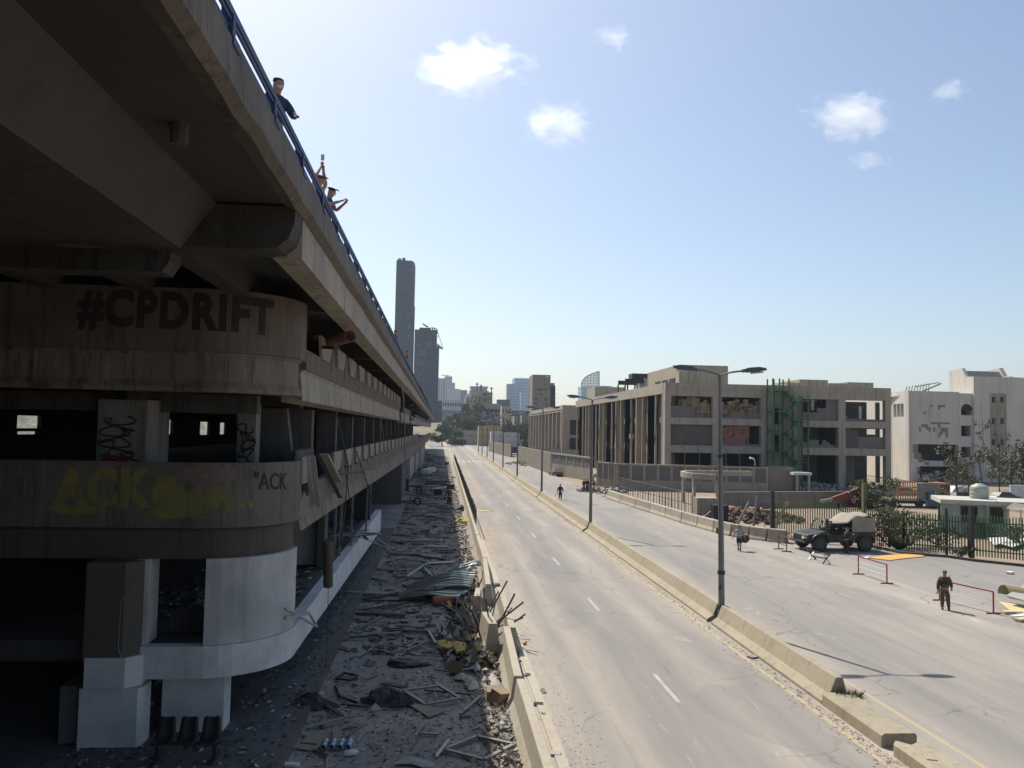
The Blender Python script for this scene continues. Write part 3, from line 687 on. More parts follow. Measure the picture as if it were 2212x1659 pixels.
# ---------------- warehouses at the right ----------------
X0A, YA = oy(1436,960,122).x, 122.0
FXA = lambda u,t,z: (u, YA+t, z)
def fz(px,py): return oy(px,py,YA)
wa = T('warehouse','large three storey concrete warehouse with open bays facing the camera','building',(X0A,YA,0))
XRA = oy(1925,960,YA).x; ZTA = (fz(1435,825).z+fz(1925,840).z)/2
hx = [(cr3(90,550),cr3(457,550)),(cr3(522,550),cr3(880,550)),(cr3(1232,600),cr3(1552,600)),(cr3(1614,600),cr3(1962,600))]
hxx = [(fz(*a).x, fz(*b).x) for a,b in hx]
rows = [(fz(*cr3(90,648)).z, fz(*cr3(90,460)).z),(fz(*cr3(90,890)).z, fz(*cr3(90,707)).z),(.2, fz(*cr3(90,954)).z)]
stx = (fz(*cr3(925,600)).x, fz(*cr3(1225,600)).x)
holes = [(a,b,c,d) for a,b in hxx for c,d in rows]
# stair bay: doors behind the green stair
holes += [(stx[0]+.9,stx[0]+2.4,z,z+2.6) for z in (rows[0][0]-.8, rows[1][0]-.8)]
mb=MB(); mb.holes(FXA, X0A+.9, XRA, .0, ZTA-.9, holes, .9); mb.build('front_wall', facade, wa)
mb=MB(); mb.holes(lambda u,t,z:(u,YA-.05+t,z), X0A, XRA, ZTA-.895, ZTA, [], 1.2); mb.build('roof_parapet', facade, wa)
mb=MB(); mb.box(X0A,X0A+.895,YA,YA+1.2,0,ZTA-.9); mb.build('corner_pier', facade, wa)
YB=205.
# side facade: fins, spandrels, recessed wall
mb=MB(); mb.box(X0A-.05,X0A+.9,YA+1.25,YB,ZTA-1.6,ZTA); mb.build('roof_parapet', facade, wa)
mb=MB()
wh=[]
y=YA+1.5
while y<YB-4:
    for (z0,z1) in ((1.2,3.6),(6.6,9.0),(11.2,13.6)):
        wh.append((y+.7,y+3.4,z0,z1))
        if random.random()<.5: wh.append((y+4.9,y+7.4,z0+.3,z1))
    y+=8.4
f=lambda u,t,z:(X0A+1.6+t,u,z)
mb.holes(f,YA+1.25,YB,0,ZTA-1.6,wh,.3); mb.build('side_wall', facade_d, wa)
y=YA+1.9; k=0
while y<YB:
    if k%2==0:
        y1=y; mb=MB(); mb.box(X0A+.0,X0A+1.62,y+8.0,y+8.45,0,ZTA-1.62); mb.build('fin', facade, wa)
    else: pass
    mb=MB(); yy=y+3.9; mb.box(X0A+.02,X0A+.35,yy,yy+.28,0,ZTA-1.62); mb.build('thin_fin', facade, wa)
    if True:
        mb=MB(); mb.box(X0A+.9,X0A+1.55,y+3.9,y+4.3,0,ZTA-1.62); mb.build('fin', facade, wa) if k%3==1 else None
        mb=MB(); mb.box(X0A+.0,X0A+1.62,y-.4,y+.05,0,ZTA-1.62); mb.build('fin', facade, wa)
    for z0 in (4.9,9.6):
        if random.random()<.8:
            mb=MB(); mb.box(X0A+.7,X0A+1.58,y+.1,y+3.85,z0,z0+.9); mb.build('spandrel', facade, wa)
    y+=8.4; k+=1
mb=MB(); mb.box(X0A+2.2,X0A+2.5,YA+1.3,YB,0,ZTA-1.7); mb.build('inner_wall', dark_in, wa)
mb=MB(); mb.box(X0A,XRA,YA+1.3,YB,ZTA-1.4,ZTA-1.1); mb.build('roof', facade, wa)
for z in (rows[0][0]-1.1, rows[1][0]-1.1):
    mb=MB(); mb.box(X0A+2.6,XRA-.5,YA+.95,YA+18,z,z+.35); mb.build('floor_slab', facade_d, wa)
# back wall inside, with gaps at the right through which the white building shows
bk=[]
for (c,d) in rows:
    a0=oy(*cr3(1798,700),YA+17).x; a1=oy(*cr3(1880,700),YA+17).x; b0=oy(*cr3(1912,700),YA+17).x; b1=oy(*cr3(1952,700),YA+17).x
    bk+=[(a0,a1,c-1,d+1),(b0,b1,c-1,d+1)]
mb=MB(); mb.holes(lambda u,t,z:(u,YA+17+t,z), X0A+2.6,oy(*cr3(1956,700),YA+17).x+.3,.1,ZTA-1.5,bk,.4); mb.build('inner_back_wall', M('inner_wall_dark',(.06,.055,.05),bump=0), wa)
mb=MB(); mb.box(stx[0]-1,stx[0]-.7,YA+1,YA+17,.1,ZTA-1.5); mb.box(hxx[2][0]-1.2,hxx[2][0]-.9,YA+1,YA+17,.1,ZTA-1.5); mb.build('inner_partition', dark_in, wa)
mb=MB(); mb.box(hxx[3][0]-.3,hxx[3][0]+.1,YA+3,YA+9,.1,ZTA-1.5); mb.build('inner_partition', dark_in, wa)
# infills: each bay of the grid
brk = lambda key,c,c2: M(key,c,c2,scale=2,bump=.4,var=.3)
def ragged(name, x0,x1,z0,z1,m,seed,amp=.8,y=YA+.45,course=.35,inv=False):
    mb=MB(); rnd=random.Random(seed); n=max(3,int((x1-x0)/.55)); xs=[x0+(x1-x0)*i/n for i in range(n+1)]; h=z1; hs=[]
    for i in range(n):
        if rnd.random()<.6: h+=rnd.choice((-1,1))*course*rnd.randint(0,int(amp/course)+1)
        h=min(max(h,z0+course),z1+amp); hs.append(h)
        mb.box(xs[i],xs[i+1]-.004,y,y+.22+rnd.uniform(0,.012),z0,h)
    return mb.build(name,m,wa)
def boxstack(x0,x1,z0,z1,seed,m):
    rnd=random.Random(seed); mb=MB(); z=z0
    mats=len(m); x=x0
    while x<x1-.1:
        w_=rnd.uniform(.55,.95); w_=min(w_,x1-x); z=z0; top=z1-rnd.uniform(0,1.4)
        while z<top:
            h_=rnd.uniform(.4,.7); mb.cm=rnd.randrange(mats)
            mb.rbox((x+w_/2,YA+1.3+rnd.uniform(-.12,.12),z+h_/2),(w_*.94,.9,h_*.93),rnd.uniform(-.06,.06),0,rnd.uniform(-.03,.03)); z+=h_
        x+=w_
    return mb
carton=[M('carton_tan',(.3,.22,.13),(.24,.17,.1),bump=.1),M('carton_tan_light',(.36,.275,.17),bump=.1),M('carton_brown',(.2,.14,.085),bump=.1)]
(a0,a1),(b0,b1),(c0,c1),(d0,d1)=hxx
r0,r1,r2=rows
o=boxstack(a0+.1,a1-.1,r0[0]+.1,r0[1]-.1,3,carton).build('carton_stack',carton,None,label='stacked cardboard cartons in the top left bay of the warehouse',category='cartons')
o=boxstack(b0+.1,b1-.1,r0[0]+.1,r0[1]-.3,5,carton).build('carton_stack',carton,None,label='stacked cardboard cartons in the top bay left of the green stair',category='cartons')
bl=brk('bay_block_grey',(.21,.19,.165),(.16,.145,.125))
ragged('block_infill',a0,a0+(a1-a0)*.6,r0[0],r0[0]+2.1,bl,1,.35); ragged('block_infill',a0+(a1-a0)*.6+.01,a1,r0[0],r0[0]+.5,bl,2,.3)
ragged('block_infill',b0,b1,r0[0],r0[0]+.55,bl,3,.5)
mb=MB(); mb.box(a0,a1,YA+.45,YA+.7,r1[0],r1[1]); mb.build('block_infill',brk('bay_block_brown',(.14,.122,.1),(.1,.088,.072)),wa)
# red hollow bricks laid out as a wall with missing pieces
red=M('hollow_red_brick',(.3,.13,.09),(.25,.11,.075),scale=1.5,bump=.3,var=.3); hs=[]; rnd=random.Random(9)
for i in range(16): 
    u=b0+.8+rnd.randrange(0,14)*.42; z=r1[0]+.5+rnd.randrange(0,9)*.38; hs.append((u,u+rnd.choice((.16,.3)),z,z+.2))
for i in range(9): u=b0+.6+i*.75+rnd.uniform(-.1,.1); z=r1[0]+.7+rnd.uniform(0,1.6); hs.append((u,u+.07,z,z+rnd.uniform(.5,1.6)))
mb=MB(); mb.holes(lambda u,t,z:(u,YA+.45+t,z),b0,b1-1.7,r1[0],r1[1]-.1,hs,.25); mb.build('red_brick_infill',red,wa)
ragged('block_infill',b0,b1,r1[0],r1[0]+.25,bl,4,.2,y=YA+.2)
ragged('block_infill',c0+.1,c0+(c1-c0)*.45,r0[0],r0[0]+1.25,bl,5,.2); ragged('block_infill',c0+(c1-c0)*.45,c0+(c1-c0)*.7,r0[0],r0[0]+1.9,bl,6,.2)
mb=MB(); mb.box(c0+(c1-c0)*.7,c1,YA+.45,YA+.7,r0[0],r0[1]); mb.build('block_infill',bl,wa)
ragged('block_infill',d0,d1,r0[0],r0[0]+1.1,bl,7,.35)
ragged('block_infill',c0,c1,r1[0],r1[0]+.85,bl,8,.35)
ragged('block_infill',d0,d0+(d1-d0)*.35,r1[0],r1[1]-.2,brk('bay_block_brown',(.14,.122,.1),(.1,.088,.072)),9,.1); ragged('block_infill',d0+(d1-d0)*.35,d1,r1[0],r1[0]+1.1,bl,10,.7)
mb=MB(); mb.box(d1-1.6,d1,YA+3,YA+3.3,r1[0],r1[0]+2.2); mb.box(d0,d0+3,YA+3,YA+3.3,.1,r2[1]); mb.build('inner_partition',facade_d,wa)
mb=MB(); mb.box(c0+2.4,c0+2.9,YA+2,YA+2.4,r0[0]+1.6,r0[1]); mb.box(d0+3.2,d0+3.6,YA+2,YA+2.4,r0[0],r0[0]+2.4); mb.build('hanging_slab_piece',white_w,wa)
# roof boxes
def roofbox(p0,p1,Y,dep,zb,name='roof_room',m=None):
    a=oy(*p0,Y); b=oy(*p1,Y); mb=MB(); mb.box(a.x,b.x,Y,Y+dep,zb,a.z); mb.build(name,m or facade,wa)
roof_m=M('roof_room_cream',(.44,.38,.27),(.38,.325,.23),streak=.5,bump=.2,var=.2)
f1=oy(*cr3(163,190),YA+6); f2=oy(*cr3(590,205),YA+6)
mb=MB(); mb.box(f1.x,f2.x,YA+6,YA+26,ZTA-1,f1.z); mb.build('roof_room',roof_m,wa)
mb=MB()
for k in range(3): mb.box(f1.x-.05,f1.x-.01,YA+8+k*4.5,YA+11.5+k*4.5,ZTA+.2,ZTA+1.3)
mb.build('vent_opening',dark_in,wa)
roofbox(cr3(1213,318),cr3(1460,320),YA+8,8,ZTA-1,m=roof_m); roofbox(cr3(1110,345),cr3(1210,345),YA+8,8,ZTA-1,m=roof_m)
roofbox(cr3(1630,342),cr3(1856,345),YA+8,6,ZTA-1,m=M('roof_room_pale',(.45,.42,.36),(.3,.28,.24),streak=.6)); roofbox(cr3(1472,350),cr3(1628,352),YA+8.3,6,ZTA-1,m=roof_m)
# steel frame with a container on the roof
sf=T('roof_frame','dark steel frame holding a grey container on the warehouse roof','roof structure',(X0A+2,YA+26,ZTA))
YF2=YA+28; pA=oy(*cr2(1020,400),YF2); pB=oy(*cr2(1360,330),YF2); zt=oy(*cr2(1020,312),YF2).z
mb=MB(); mb.box(pA.x,pB.x,YF2-.15,YF2+.15,zt-.8,zt); mb.box(pA.x,pB.x,YF2+5.85,YF2+6.15,zt-.8,zt); mb.build('beam',metal_dk,sf)
for k in range(5):
    x=pA.x+(pB.x-pA.x)*k/4
    for yy in (YF2,YF2+6): mb=MB(); mb.box(x-.12,x+.12,yy-.12,yy+.12,ZTA-1,zt-.8); mb.build('post',metal_dk,sf)
c1_=oy(*cr2(1192,308),YF2-.6); c2_=oy(*cr2(1290,360),YF2-.6)
mb=MB(); mb.box(c1_.x,c2_.x,YF2-.6,YF2+5,ZTA-.2,c1_.z); mb.build('container',M('container_grey',(.36,.36,.35),streak=.3),sf)
mb=MB(); mb.box(c1_.x-2,c1_.x+1,YF2+1,YF2+4,zt,zt+1.1); mb.build('vent_unit',metal_dk,sf)
mb=MB(); mb.box(X0A+2,X0A+9,190,200,ZTA-1,ZTA+2.9); mb.build('roof_room',roof_m,wa)
mb=MB(); mb.box(X0A+.6,X0A+1.3,YA+25.4,YA+26.3,6.9,7.7); mb.build('air_conditioner',white_w,wa)
# green escape stair
gs=T('escape_stair','green steel escape stair climbing the front of the warehouse','stair',((stx[0]+stx[1])/2,YA-1.5,0))
xs=[fz(*cr3(z,600)).x for z in (925,982,1062,1148,1228)]
for i,x in enumerate(xs):
    for yy in (YA-2.4,YA-.3):
        top=ZTA+.9 if i<3 else ZTA-1.6
        mb=MB(); mb.box(x-.09,x+.09,yy-.09,yy+.09,0,top); mb.build('post',green_p,gs)
lv=[ZTA-.9,ZTA-4.0,ZTA-7.0,ZTA-10.,ZTA-13.]
for i,z in enumerate(lv):
    mb=MB(); mb.box(xs[0],xs[2],YA-2.4,YA-.2,z-.12,z); mb.build('landing',green_p,gs)
    mb=MB()
    for dz in (.35,.7,1.05): mb.bar((xs[0],YA-2.4,z+dz),(xs[2],YA-2.4,z+dz),.06)
    mb.build('handrail',green_p,gs)
    if i<4:
        zz=z-1.5
        mb=MB(); mb.box(xs[3],xs[4],YA-2.4,YA-.2,zz-.12,zz); mb.build('landing',green_p,gs)
        mb=MB()
        for dz in (.35,.7,1.05): mb.bar((xs[3],YA-2.4,zz+dz),(xs[4],YA-2.4,zz+dz),.06)
        mb.build('handrail',green_p,gs)
        for (za,zb_,yy) in ((z,zz,YA-.9),(lv[i+1],zz,YA-2.0)):
            mb=MB(); mb.bar((xs[2],yy-.4,za-.1),(xs[3],yy-.4,zb_-.1),.06,.28); mb.bar((xs[2],yy+.5,za-.1),(xs[3],yy+.5,zb_-.1),.06,.28)
            for q in range(8):
                t_=(q+.5)/8; mb.box(xs[2]+(xs[3]-xs[2])*t_-.15,xs[2]+(xs[3]-xs[2])*t_+.15,yy-.4,yy+.5,za+(zb_-za)*t_-.03,za+(zb_-za)*t_)
            mb.build('flight',green_p,gs)
            mb=MB()
            for dz in (.5,1.0): mb.bar((xs[2],yy-.42,za+dz),(xs[3],yy-.42,zb_+dz),.06)
            mb.build('handrail',green_p,gs)
# far warehouse
pB_=ox(1215,875,X0A); YB2=pB_.y; ZB=pB_.z
wb=T('warehouse','smaller far warehouse beyond the large one with rows of tall fins','building',(X0A,YB2,0))
xr=oy(1241,875,YB2).x+4; YB3=min(420,ox(1143,896,X0A).y)
mb=MB(); mb.holes(lambda u,t,z:(u,YB2+t,z),X0A,xr,0,ZB,[(X0A+2.2,xr-2,1.2,6.2),(X0A+2.2,xr-2,7.0,11.2),(X0A+2.2,xr-2,12.0,ZB-2.0)][:2],.8); mb.build('front_wall',facade,wb)
mb=MB(); mb.box(X0A+2.2,xr,YB2+.85,YB2+1.1,0,ZB-1); mb.build('inner_wall',M('inner_wall_dark',(.06,.055,.05)),wb)
mb=MB(); mb.box(X0A,X0A+.9,YB2+.81,YB3,ZB-1.8,ZB); mb.build('roof_parapet',facade,wb)
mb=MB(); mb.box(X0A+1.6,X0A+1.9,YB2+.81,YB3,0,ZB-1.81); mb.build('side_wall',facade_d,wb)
y=YB2+3
while y<YB3:
    mb=MB(); mb.box(X0A+.05,X0A+1.58,y,y+.8,0,ZB-1.82); mb.build('fin',facade,wb); y+=(YB3-YB2)/10
mb=MB(); mb.box(X0A,xr,YB2+.9,YB3,ZB-1.5,ZB-1.2); mb.build('roof',facade,wb)
ye=YB3
mb=MB(); mb.box(X0A+.0,X0A+1.6,YB3,YB3+.6,0,ZB); mb.build('end_wall',facade,wb)

# ---------------- white stone building at the far right ----------------
wt=T('stone_building','white stone building with blast holes and an arched window','building',(90,140,0))
p0=g(1964,1039,0); YW=p0.y; XW=p0.x
def wz(px,py): return oy(px,py,YW)
ztop=wz(1964,844).z
x2=wz(*cr4(1322,800)).x; x3=wz(*cr4(1475,800)).x; x4=wz(2230,900).x
def H4(z0,z1,y0,y1): return (wz(*cr4(z0,y1)).x, wz(*cr4(z1,y0)).x, wz(*cr4(z0,y1)).z, wz(*cr4(z1,y0)).z)
h1=[H4(870,1300,972,1143),H4(895,1245,1210,1330)]
chips=[]
def wallmat(key,shade): return M(key,shade,tuple(x*.92 for x in shade),streak=.08,bump=.08,var=.08,scale=.4)
mb=MB(); mb.holes(lambda u,t,z:(u,YW+t,z),XW,x2,0,ztop,h1,.9); mb.build('front_wall',whitestone,wt)
# patches where the stone cladding fell off, sunk in frames proud of the wall
pm=M('bare_block_patch',(.3,.26,.21),(.24,.21,.17),bump=.3,scale=2)
mb=MB(); rnd=random.Random(4)
pl=[(1005,1033,533,560),(1087,1165,537,562),(1087,1112,562,588),(930,957,612,637),(1060,1218,728,745),(1010,1060,722,748),(905,980,748,780),(950,1008,780,805),(985,1008,800,830),
    (1085,1112,745,785),(1115,1195,785,812),(1035,1060,782,832),(1112,1140,812,862),(1140,1195,812,835),(1170,1195,835,890),(1090,1115,838,888),(880,902,775,828),(1145,1195,945,972),
    (805,870,965,1060),(825,905,1060,1125),(870,935,1125,1160),(1145,1230,1150,1200),(860,895,1212,1290),(940,988,1158,1190),(1250,1300,1150,1230),(770,1000,1000,1001)]
for (a,b,c,d) in pl[:-1]:
    h=H4(a,b,c,d); mb=MB(); mb.box(h[0],h[1],YW-.02,YW+.01,h[2],h[3]); mb.build('cladding_gap',pm,wt)
mb=MB(); mb.box(XW+1,x2,YW+3,YW+3.3,0,9); mb.build('inner_wall',M('inner_wall_dark',(.06,.055,.05)),wt)
mb=MB(); rnd=random.Random(8)
for i in range(60): mb.rbox((rnd.uniform(h1[1][0],h1[1][1]),YW+rnd.uniform(-2,1),rnd.uniform(0,2.0)*rnd.random()+.1),(rnd.uniform(.3,1.4),rnd.uniform(.2,1),rnd.uniform(.1,.3)),rnd.uniform(0,3),rnd.uniform(-.7,.7),rnd.uniform(-.7,.7))
o=mb.build('rubble',whitestone,None,label='heap of broken white slabs spilling out of the stone building',category='rubble'); o['kind']='stuff'
# left side wall, sunlit
q0=g(1928,1034,0); f=frame2((q0.x,q0.y),(XW,YW)); L=(Vector((q0.x,q0.y))-Vector((XW,YW))).length; dv=(Vector((q0.x,q0.y))-Vector((XW,YW))).normalized()
def onf(px): # intersection of the pixel column with the side wall line
    best=(9e9,0)
    for k in range(400):
        u=L*k/399; p=Vector(f(u,0,5)); d=p-Vector((0,0,HC)); X=CX+d.dot(RT)/d.dot(FW)*FP
        if abs(X-px)<best[0]: best=(abs(X-px),u)
    return best[1]
u0,u1=onf(cr4(617,0)[0]),onf(cr4(735,0)[0])
sidew=[(u0+(u1-u0)*k/3+.05,u0+(u1-u0)*(k+1)/3-.15,wz(*cr4(670,660)).z,wz(*cr4(670,515)).z) for k in range(3)]
mb=MB(); mb.holes(f,0,L,0,ztop,sidew,.7); mb.build('side_wall',whitestone,wt)
f2=frame2((q0.x+dv.x*34.3,q0.y+dv.y*34.3),(q0.x+dv.x*.3,q0.y+dv.y*.3))
mb=MB(); mb.holes(f2,0,34,0,ztop,[(30,31.5,9.3,12.5),(26,28.5,9.3,12.5)],.7); mb.build('side_wall',whitestone,wt)
mb=MB()
for hh in sidew: mb.quad(f(hh[0],.5,hh[2]),f(hh[1],.5,hh[2]),f(hh[1],.5,hh[3]),f(hh[0],.5,hh[3]))
mb.build('shutter',grey_w,wt)
# stair strip with arched opening
YW2=YW+1.2
mb=MB(); hz=[H4(1352,1458,765,878),H4(1352,1458,995,1108),H4(1350,1470,585,648)]
mb.holes(lambda u,t,z:(u,YW+.3+t,z),x2,x3,0,ztop-.2,hz,.8)
mb.build('front_wall',whitestone,wt)
ar=H4(1350,1470,537,648); cxr=(ar[0]+ar[1])/2; rr=(ar[1]-ar[0])/2; zb=wz(*cr4(1400,590)).z
mb=MB(); mb.add([(cxr,YW+.27,zb)]+[(cxr+rr*math.cos(math.pi*i/14),YW+.27,zb+rr*math.sin(math.pi*i/14)) for i in range(15)],[(0,i,i+1) for i in range(1,15)]); mb.build('arch_opening',dark_in,wt)
mb=MB(); mb.box(x2,x3,YW+2.5,YW+2.8,0,ztop-1); mb.build('inner_wall',M('inner_wall_dark',(.06,.055,.05)),wt)
# tall block
zt2=wz(*cr4(1475,228)).z; zt3=wz(*cr4(1360,120)).z
wn=[H4(a,a+44,c,c+62) for a in (1668,1760) for c in (450,682,912)]+[H4(1682,1724,1143,1205)]
mb=MB(); mb.holes(lambda u,t,z:(u,YW-.2+t,z),x3,x4+3,0,zt2,wn,.8); mb.build('front_wall',whitestone,wt)
mb=MB(); mb.box(x3+.5,x4,YW+1.2,YW+1.5,0,zt2-1); mb.build('inner_wall',M('inner_wall_dark',(.06,.055,.05)),wt)
sp=H4(1655,1822,415,1330); mb=MB()
mb.holes(lambda u,t,z:(u,YW-.26+t,z),sp[0],sp[1],sp[2],sp[3],[(a-.01,b+.01,c-.01,d+.01) for a,b,c,d in wn],.055); mb.build('stucco_strip',M('stucco_stained',(.4,.36,.27),(.3,.27,.2),streak=.6),wt)
xl=wz(*cr4(1205,300)).x
def ysec(pts,xa,xb,nm,m):
    mb=MB(); n=len(pts); mb.add([(xa,y,z) for y,z in pts]+[(xb,y,z) for y,z in pts],[tuple(range(n)),tuple(range(n,2*n))[::-1]]+[(i,n+i,n+(i+1)%n,(i+1)%n) for i in range(n)]); return mb.build(nm,m,wt)
gab=[(YW+.62,0),(YW+.62,zt2-.01),(YW+2,zt2+.1),(YW+3.3,zt3),(YW+7.5,zt3-.4),(YW+7.5,0)]
ysec(gab,x3,x3+.6,'gable_wall',whitestone); ysec([(y,z+(.25 if z>1 else 0)) for y,z in gab],wz(*cr4(1880,135)).x,wz(*cr4(1880,135)).x+.8,'gable_wall',whitestone)
ysec([(YW+1.2,zt2-.6),(YW+2.0,zt2-.2),(YW+3.35,zt3-.5),(YW+3.6,zt3-.5),(YW+3.6,zt2-.6)],x3+.61,wz(*cr4(1880,135)).x-.01,'sloped_roof',M('roof_grey_tile',(.24,.22,.19),(.17,.155,.135),streak=.5))
mb=MB(); mb.box(x3+.61,x4+3,YW+7.0,YW+7.5,0,zt3-1.2); mb.box(x3+.61,x4+3,YW+.9,YW+6.9,zt2-.9,zt2-.65); mb.box(XW+.5,x3,YW+1,YW+9,ztop-.9,ztop-.6); mb.box(XW+.8,x3,YW+9,YW+9.3,0,ztop-.7); mb.build('roof',whitestone,wt)
rt=T('roof_truss','twisted dark steel roof truss above the stone building','truss',(XW+6,YW+10,ztop))
mb=MB(); 
for i in range(9):
    a=wz(*cr4(890+i*32,392)); mb.bar((a.x,YW+5,ztop-.3),(a.x+1.6,YW+7,ztop+1.2+.1*i),.13)
mb.bar((wz(*cr4(890,392)).x+3,YW+5,ztop),(wz(*cr4(1200,360)).x+3,YW+7,ztop+2),.2); mb.bar((wz(*cr4(900,390)).x+3,YW+7,ztop+1.2),(wz(*cr4(1180,350)).x+3,YW+7,ztop+2.2),.15)
mb.build('rafter',M('truss_steel',(.06,.075,.09),rough=.6),rt)

for k,(ya,yb_,za,zb) in enumerate(((126,128,13,6),(134,131,12,4),(143,146,14,7),(158,155,13,5),(171,176,12,6))):
    mb=MB(); mb.tube([(X0A-.06,ya,za),(X0A-.1,(ya+yb_)/2,(za+zb)/2-1.2),(X0A-.06,yb_,zb)],.05,4); mb.build('hanging_cable',metal_dk,wa)
for k,(u,z) in enumerate(((hxx[0][0]+.5,rows[0][1]),(hxx[1][0]+2,rows[1][1]),(hxx[2][0]+3,rows[0][1]),(hxx[3][0]+2,rows[1][1]),(hxx[2][1]-1,rows[2][1]))):
    mb=MB(); mb.tube([(u,YA-.03,z),(u+.2,YA-.08,z-.9),(u+.15,YA-.05,z-1.7)],.035,4); mb.build('hanging_cable',metal_dk,wa)
# ---------------- trees ----------------
def crown_mesh(mb, lobes, n, sz, seed, flat=.0):
    rnd=random.Random(seed)
    for i in range(n):
        lx,ly,lz,rx,rz=lobes[rnd.randrange(len(lobes))]
        u=Vector((rnd.gauss(0,1),rnd.gauss(0,1),rnd.gauss(0,1))).normalized()*(rnd.random()**.45)
        q=mnoise.noise(Vector((u.x*2+seed,u.y*2,u.z*2)))
        if q<-.18: continue
        c=Vector((lx+u.x*rx,ly+u.y*rx,lz+u.z*rz)); s_=sz*rnd.uniform(.5,1.3)
        a=Vector((rnd.gauss(0,1),rnd.gauss(0,1),rnd.gauss(0,1))).normalized(); b_=a.orthogonal().normalized(); d=a.cross(b_)
        th=rnd.uniform(0,6.28); e=b_*math.cos(th)+d*math.sin(th); f_=a.cross(e)
        mb.add([c-e*s_,c+f_*s_*.45,c+e*s_,c-f_*s_*.45],[(0,1,2,3)])
def make_tree(name,lab,cat,loc,h,r,mat,seed,n=900,sz=.35,group=None,bare=.35,thin=False):
    t=T(name,lab,cat,loc,group); x,y,z=loc; rnd=random.Random(seed); mb=MB()
    top=Vector((x+rnd.uniform(-.3,.3),y,z+h*.75)); mb.tube([(x,y,z-.2),(x+.05*h*rnd.uniform(-1,1),y,z+h*.35),top],[.035*h,.028*h,.008*h],6)
    lobes=[]
    for i in range(7):
        a=rnd.uniform(0,6.28); rr=r*rnd.uniform(.2,.75); zz=z+h*rnd.uniform(bare+.08,.85)
        e=Vector((x+rr*math.cos(a),y+rr*math.sin(a),zz)); mb.tube([(x,y,z+h*rnd.uniform(.2,.5)),(e+Vector((x,y,zz)))/2,e],[.015*h,.01*h,.004*h],5)
        lobes.append((e.x,e.y,e.z,r*rnd.uniform(.35,.55),h*rnd.uniform(.12,.2)))
    lobes.append((x,y,z+h*.72,r*.5,h*.2))
    mb.build('trunk',bark,t); c=MB(); crown_mesh(c,lobes,n,sz,seed); c.build('crown',mat,t); return t

# ---------------- hill behind the road's end ----------------
hm=M('hill_scrub',(.09,.09,.045),(.2,.16,.09),scale=.1,bump=.5,fine=2,var=.4)
mb=MB(); nx,ny=40,24; vs=[]
for j in range(ny):
    for i in range(nx):
        x=-260+14*i; y=470+18*j; s=min(1,max(0,(y-480)/170)); s=s*s*(3-2*s)
        vs.append((x,y,-.3+13*s*(1 if x<60 else max(.3,1-(x-60)/200))+1.2*mnoise.noise(Vector((x*.03,y*.03,0)))*min(1,s*4)))
mb.add(vs,[(j*nx+i,j*nx+i+1,(j+1)*nx+i+1,(j+1)*nx+i) for j in range(ny-1) for i in range(nx-1)]); mb.build('hill',hm,kind='structure',smooth=True)

# ---------------- distant buildings ----------------
def gridmat(key,wall,glass,wx,wz_,fx=.6,fz_=.6,rough=.5,noisy=.0):
    m=bpy.data.materials.new(key); m.use_nodes=True; n=m.node_tree.nodes; l=m.node_tree.links; b=n['Principled BSDF']; b.inputs['Roughness'].default_value=rough; b.inputs['Specular IOR Level'].default_value=.12
    gm=n.new('ShaderNodeNewGeometry'); sp=n.new('ShaderNodeSeparateXYZ'); l.new(gm.outputs['Position'],sp.inputs[0])
    def mth(op,a,c=None):
        x=n.new('ShaderNodeMath'); x.operation=op
        for i,q in ((0,a),(1,c)):
            if q is None: continue
            if isinstance(q,(int,float)): x.inputs[i].default_value=q
            else: l.new(q,x.inputs[i])
        return x.outputs[0]
    u=mth('ADD',sp.outputs[0],sp.outputs[1]); a=mth('LESS_THAN',mth('FRACT',mth('DIVIDE',u,wx)),fx); c=mth('LESS_THAN',mth('FRACT',mth('DIVIDE',sp.outputs[2],wz_)),fz_)
    f=mth('MULTIPLY',a,c); t=n.new('ShaderNodeTexNoise'); t.inputs['Scale'].default_value=.25; l.new(gm.outputs['Position'],t.inputs[0])
    if noisy: f=mth('MULTIPLY',f,mth('GREATER_THAN',t.outputs['Fac'],noisy))
    x=n.new('ShaderNodeMix'); x.data_type='RGBA'; l.new(f,x.inputs[0]); x.inputs[6].default_value=(*wall,1); x.inputs[7].default_value=(*glass,1); l.new(x.outputs[2],b.inputs['Base Color']); return m
winm=M('window_dark',(.05,.05,.055),rough=.4,bump=0)
def bld(lab,px0,px1,pyt,Y,dep,mat,cols=0,rws=0,zb=-.3,ww=.45,wh=.5,zlo=0,name='building_far',cat='building',extra=None,roof=None):
    a=oy(px0,pyt,Y); b_=oy(px1,pyt,Y); t=T('building',lab,cat,((a.x+b_.x)/2,Y,zb)); zt=(a.z+b_.z)/2
    mb=MB(); mb.box(a.x,b_.x,Y,Y+dep,zb,zt); mb.build('wall',mat,t)
    if roof: mb=MB(); mb.box(a.x-.3,b_.x+.3,Y-.3,Y+dep+.3,zt,zt+.6); mb.build('roof',roof,t)
    if cols:
        W=(b_.x-a.x); z0=max(zb,zlo); Hh=zt-z0; first=None
        for i in range(cols):
            for j in range(rws):
                cx=a.x+W*(i+.5)/cols; cz=z0+Hh*(j+.5)/rws
                if first is None:
                    w_=W/cols*ww/2; h_=Hh/rws*wh/2; q=MB(); q.box(-w_,w_,-.06,.3,-h_,h_); first=q.build('window',winm,None,orig=(0,0,0)); o=first
                else: o=first.copy(); COL.objects.link(o)
                o.parent=t; o.location=(cx-t.location.x,0,cz-t.location.z)
    return t,a.x,b_.x,zt
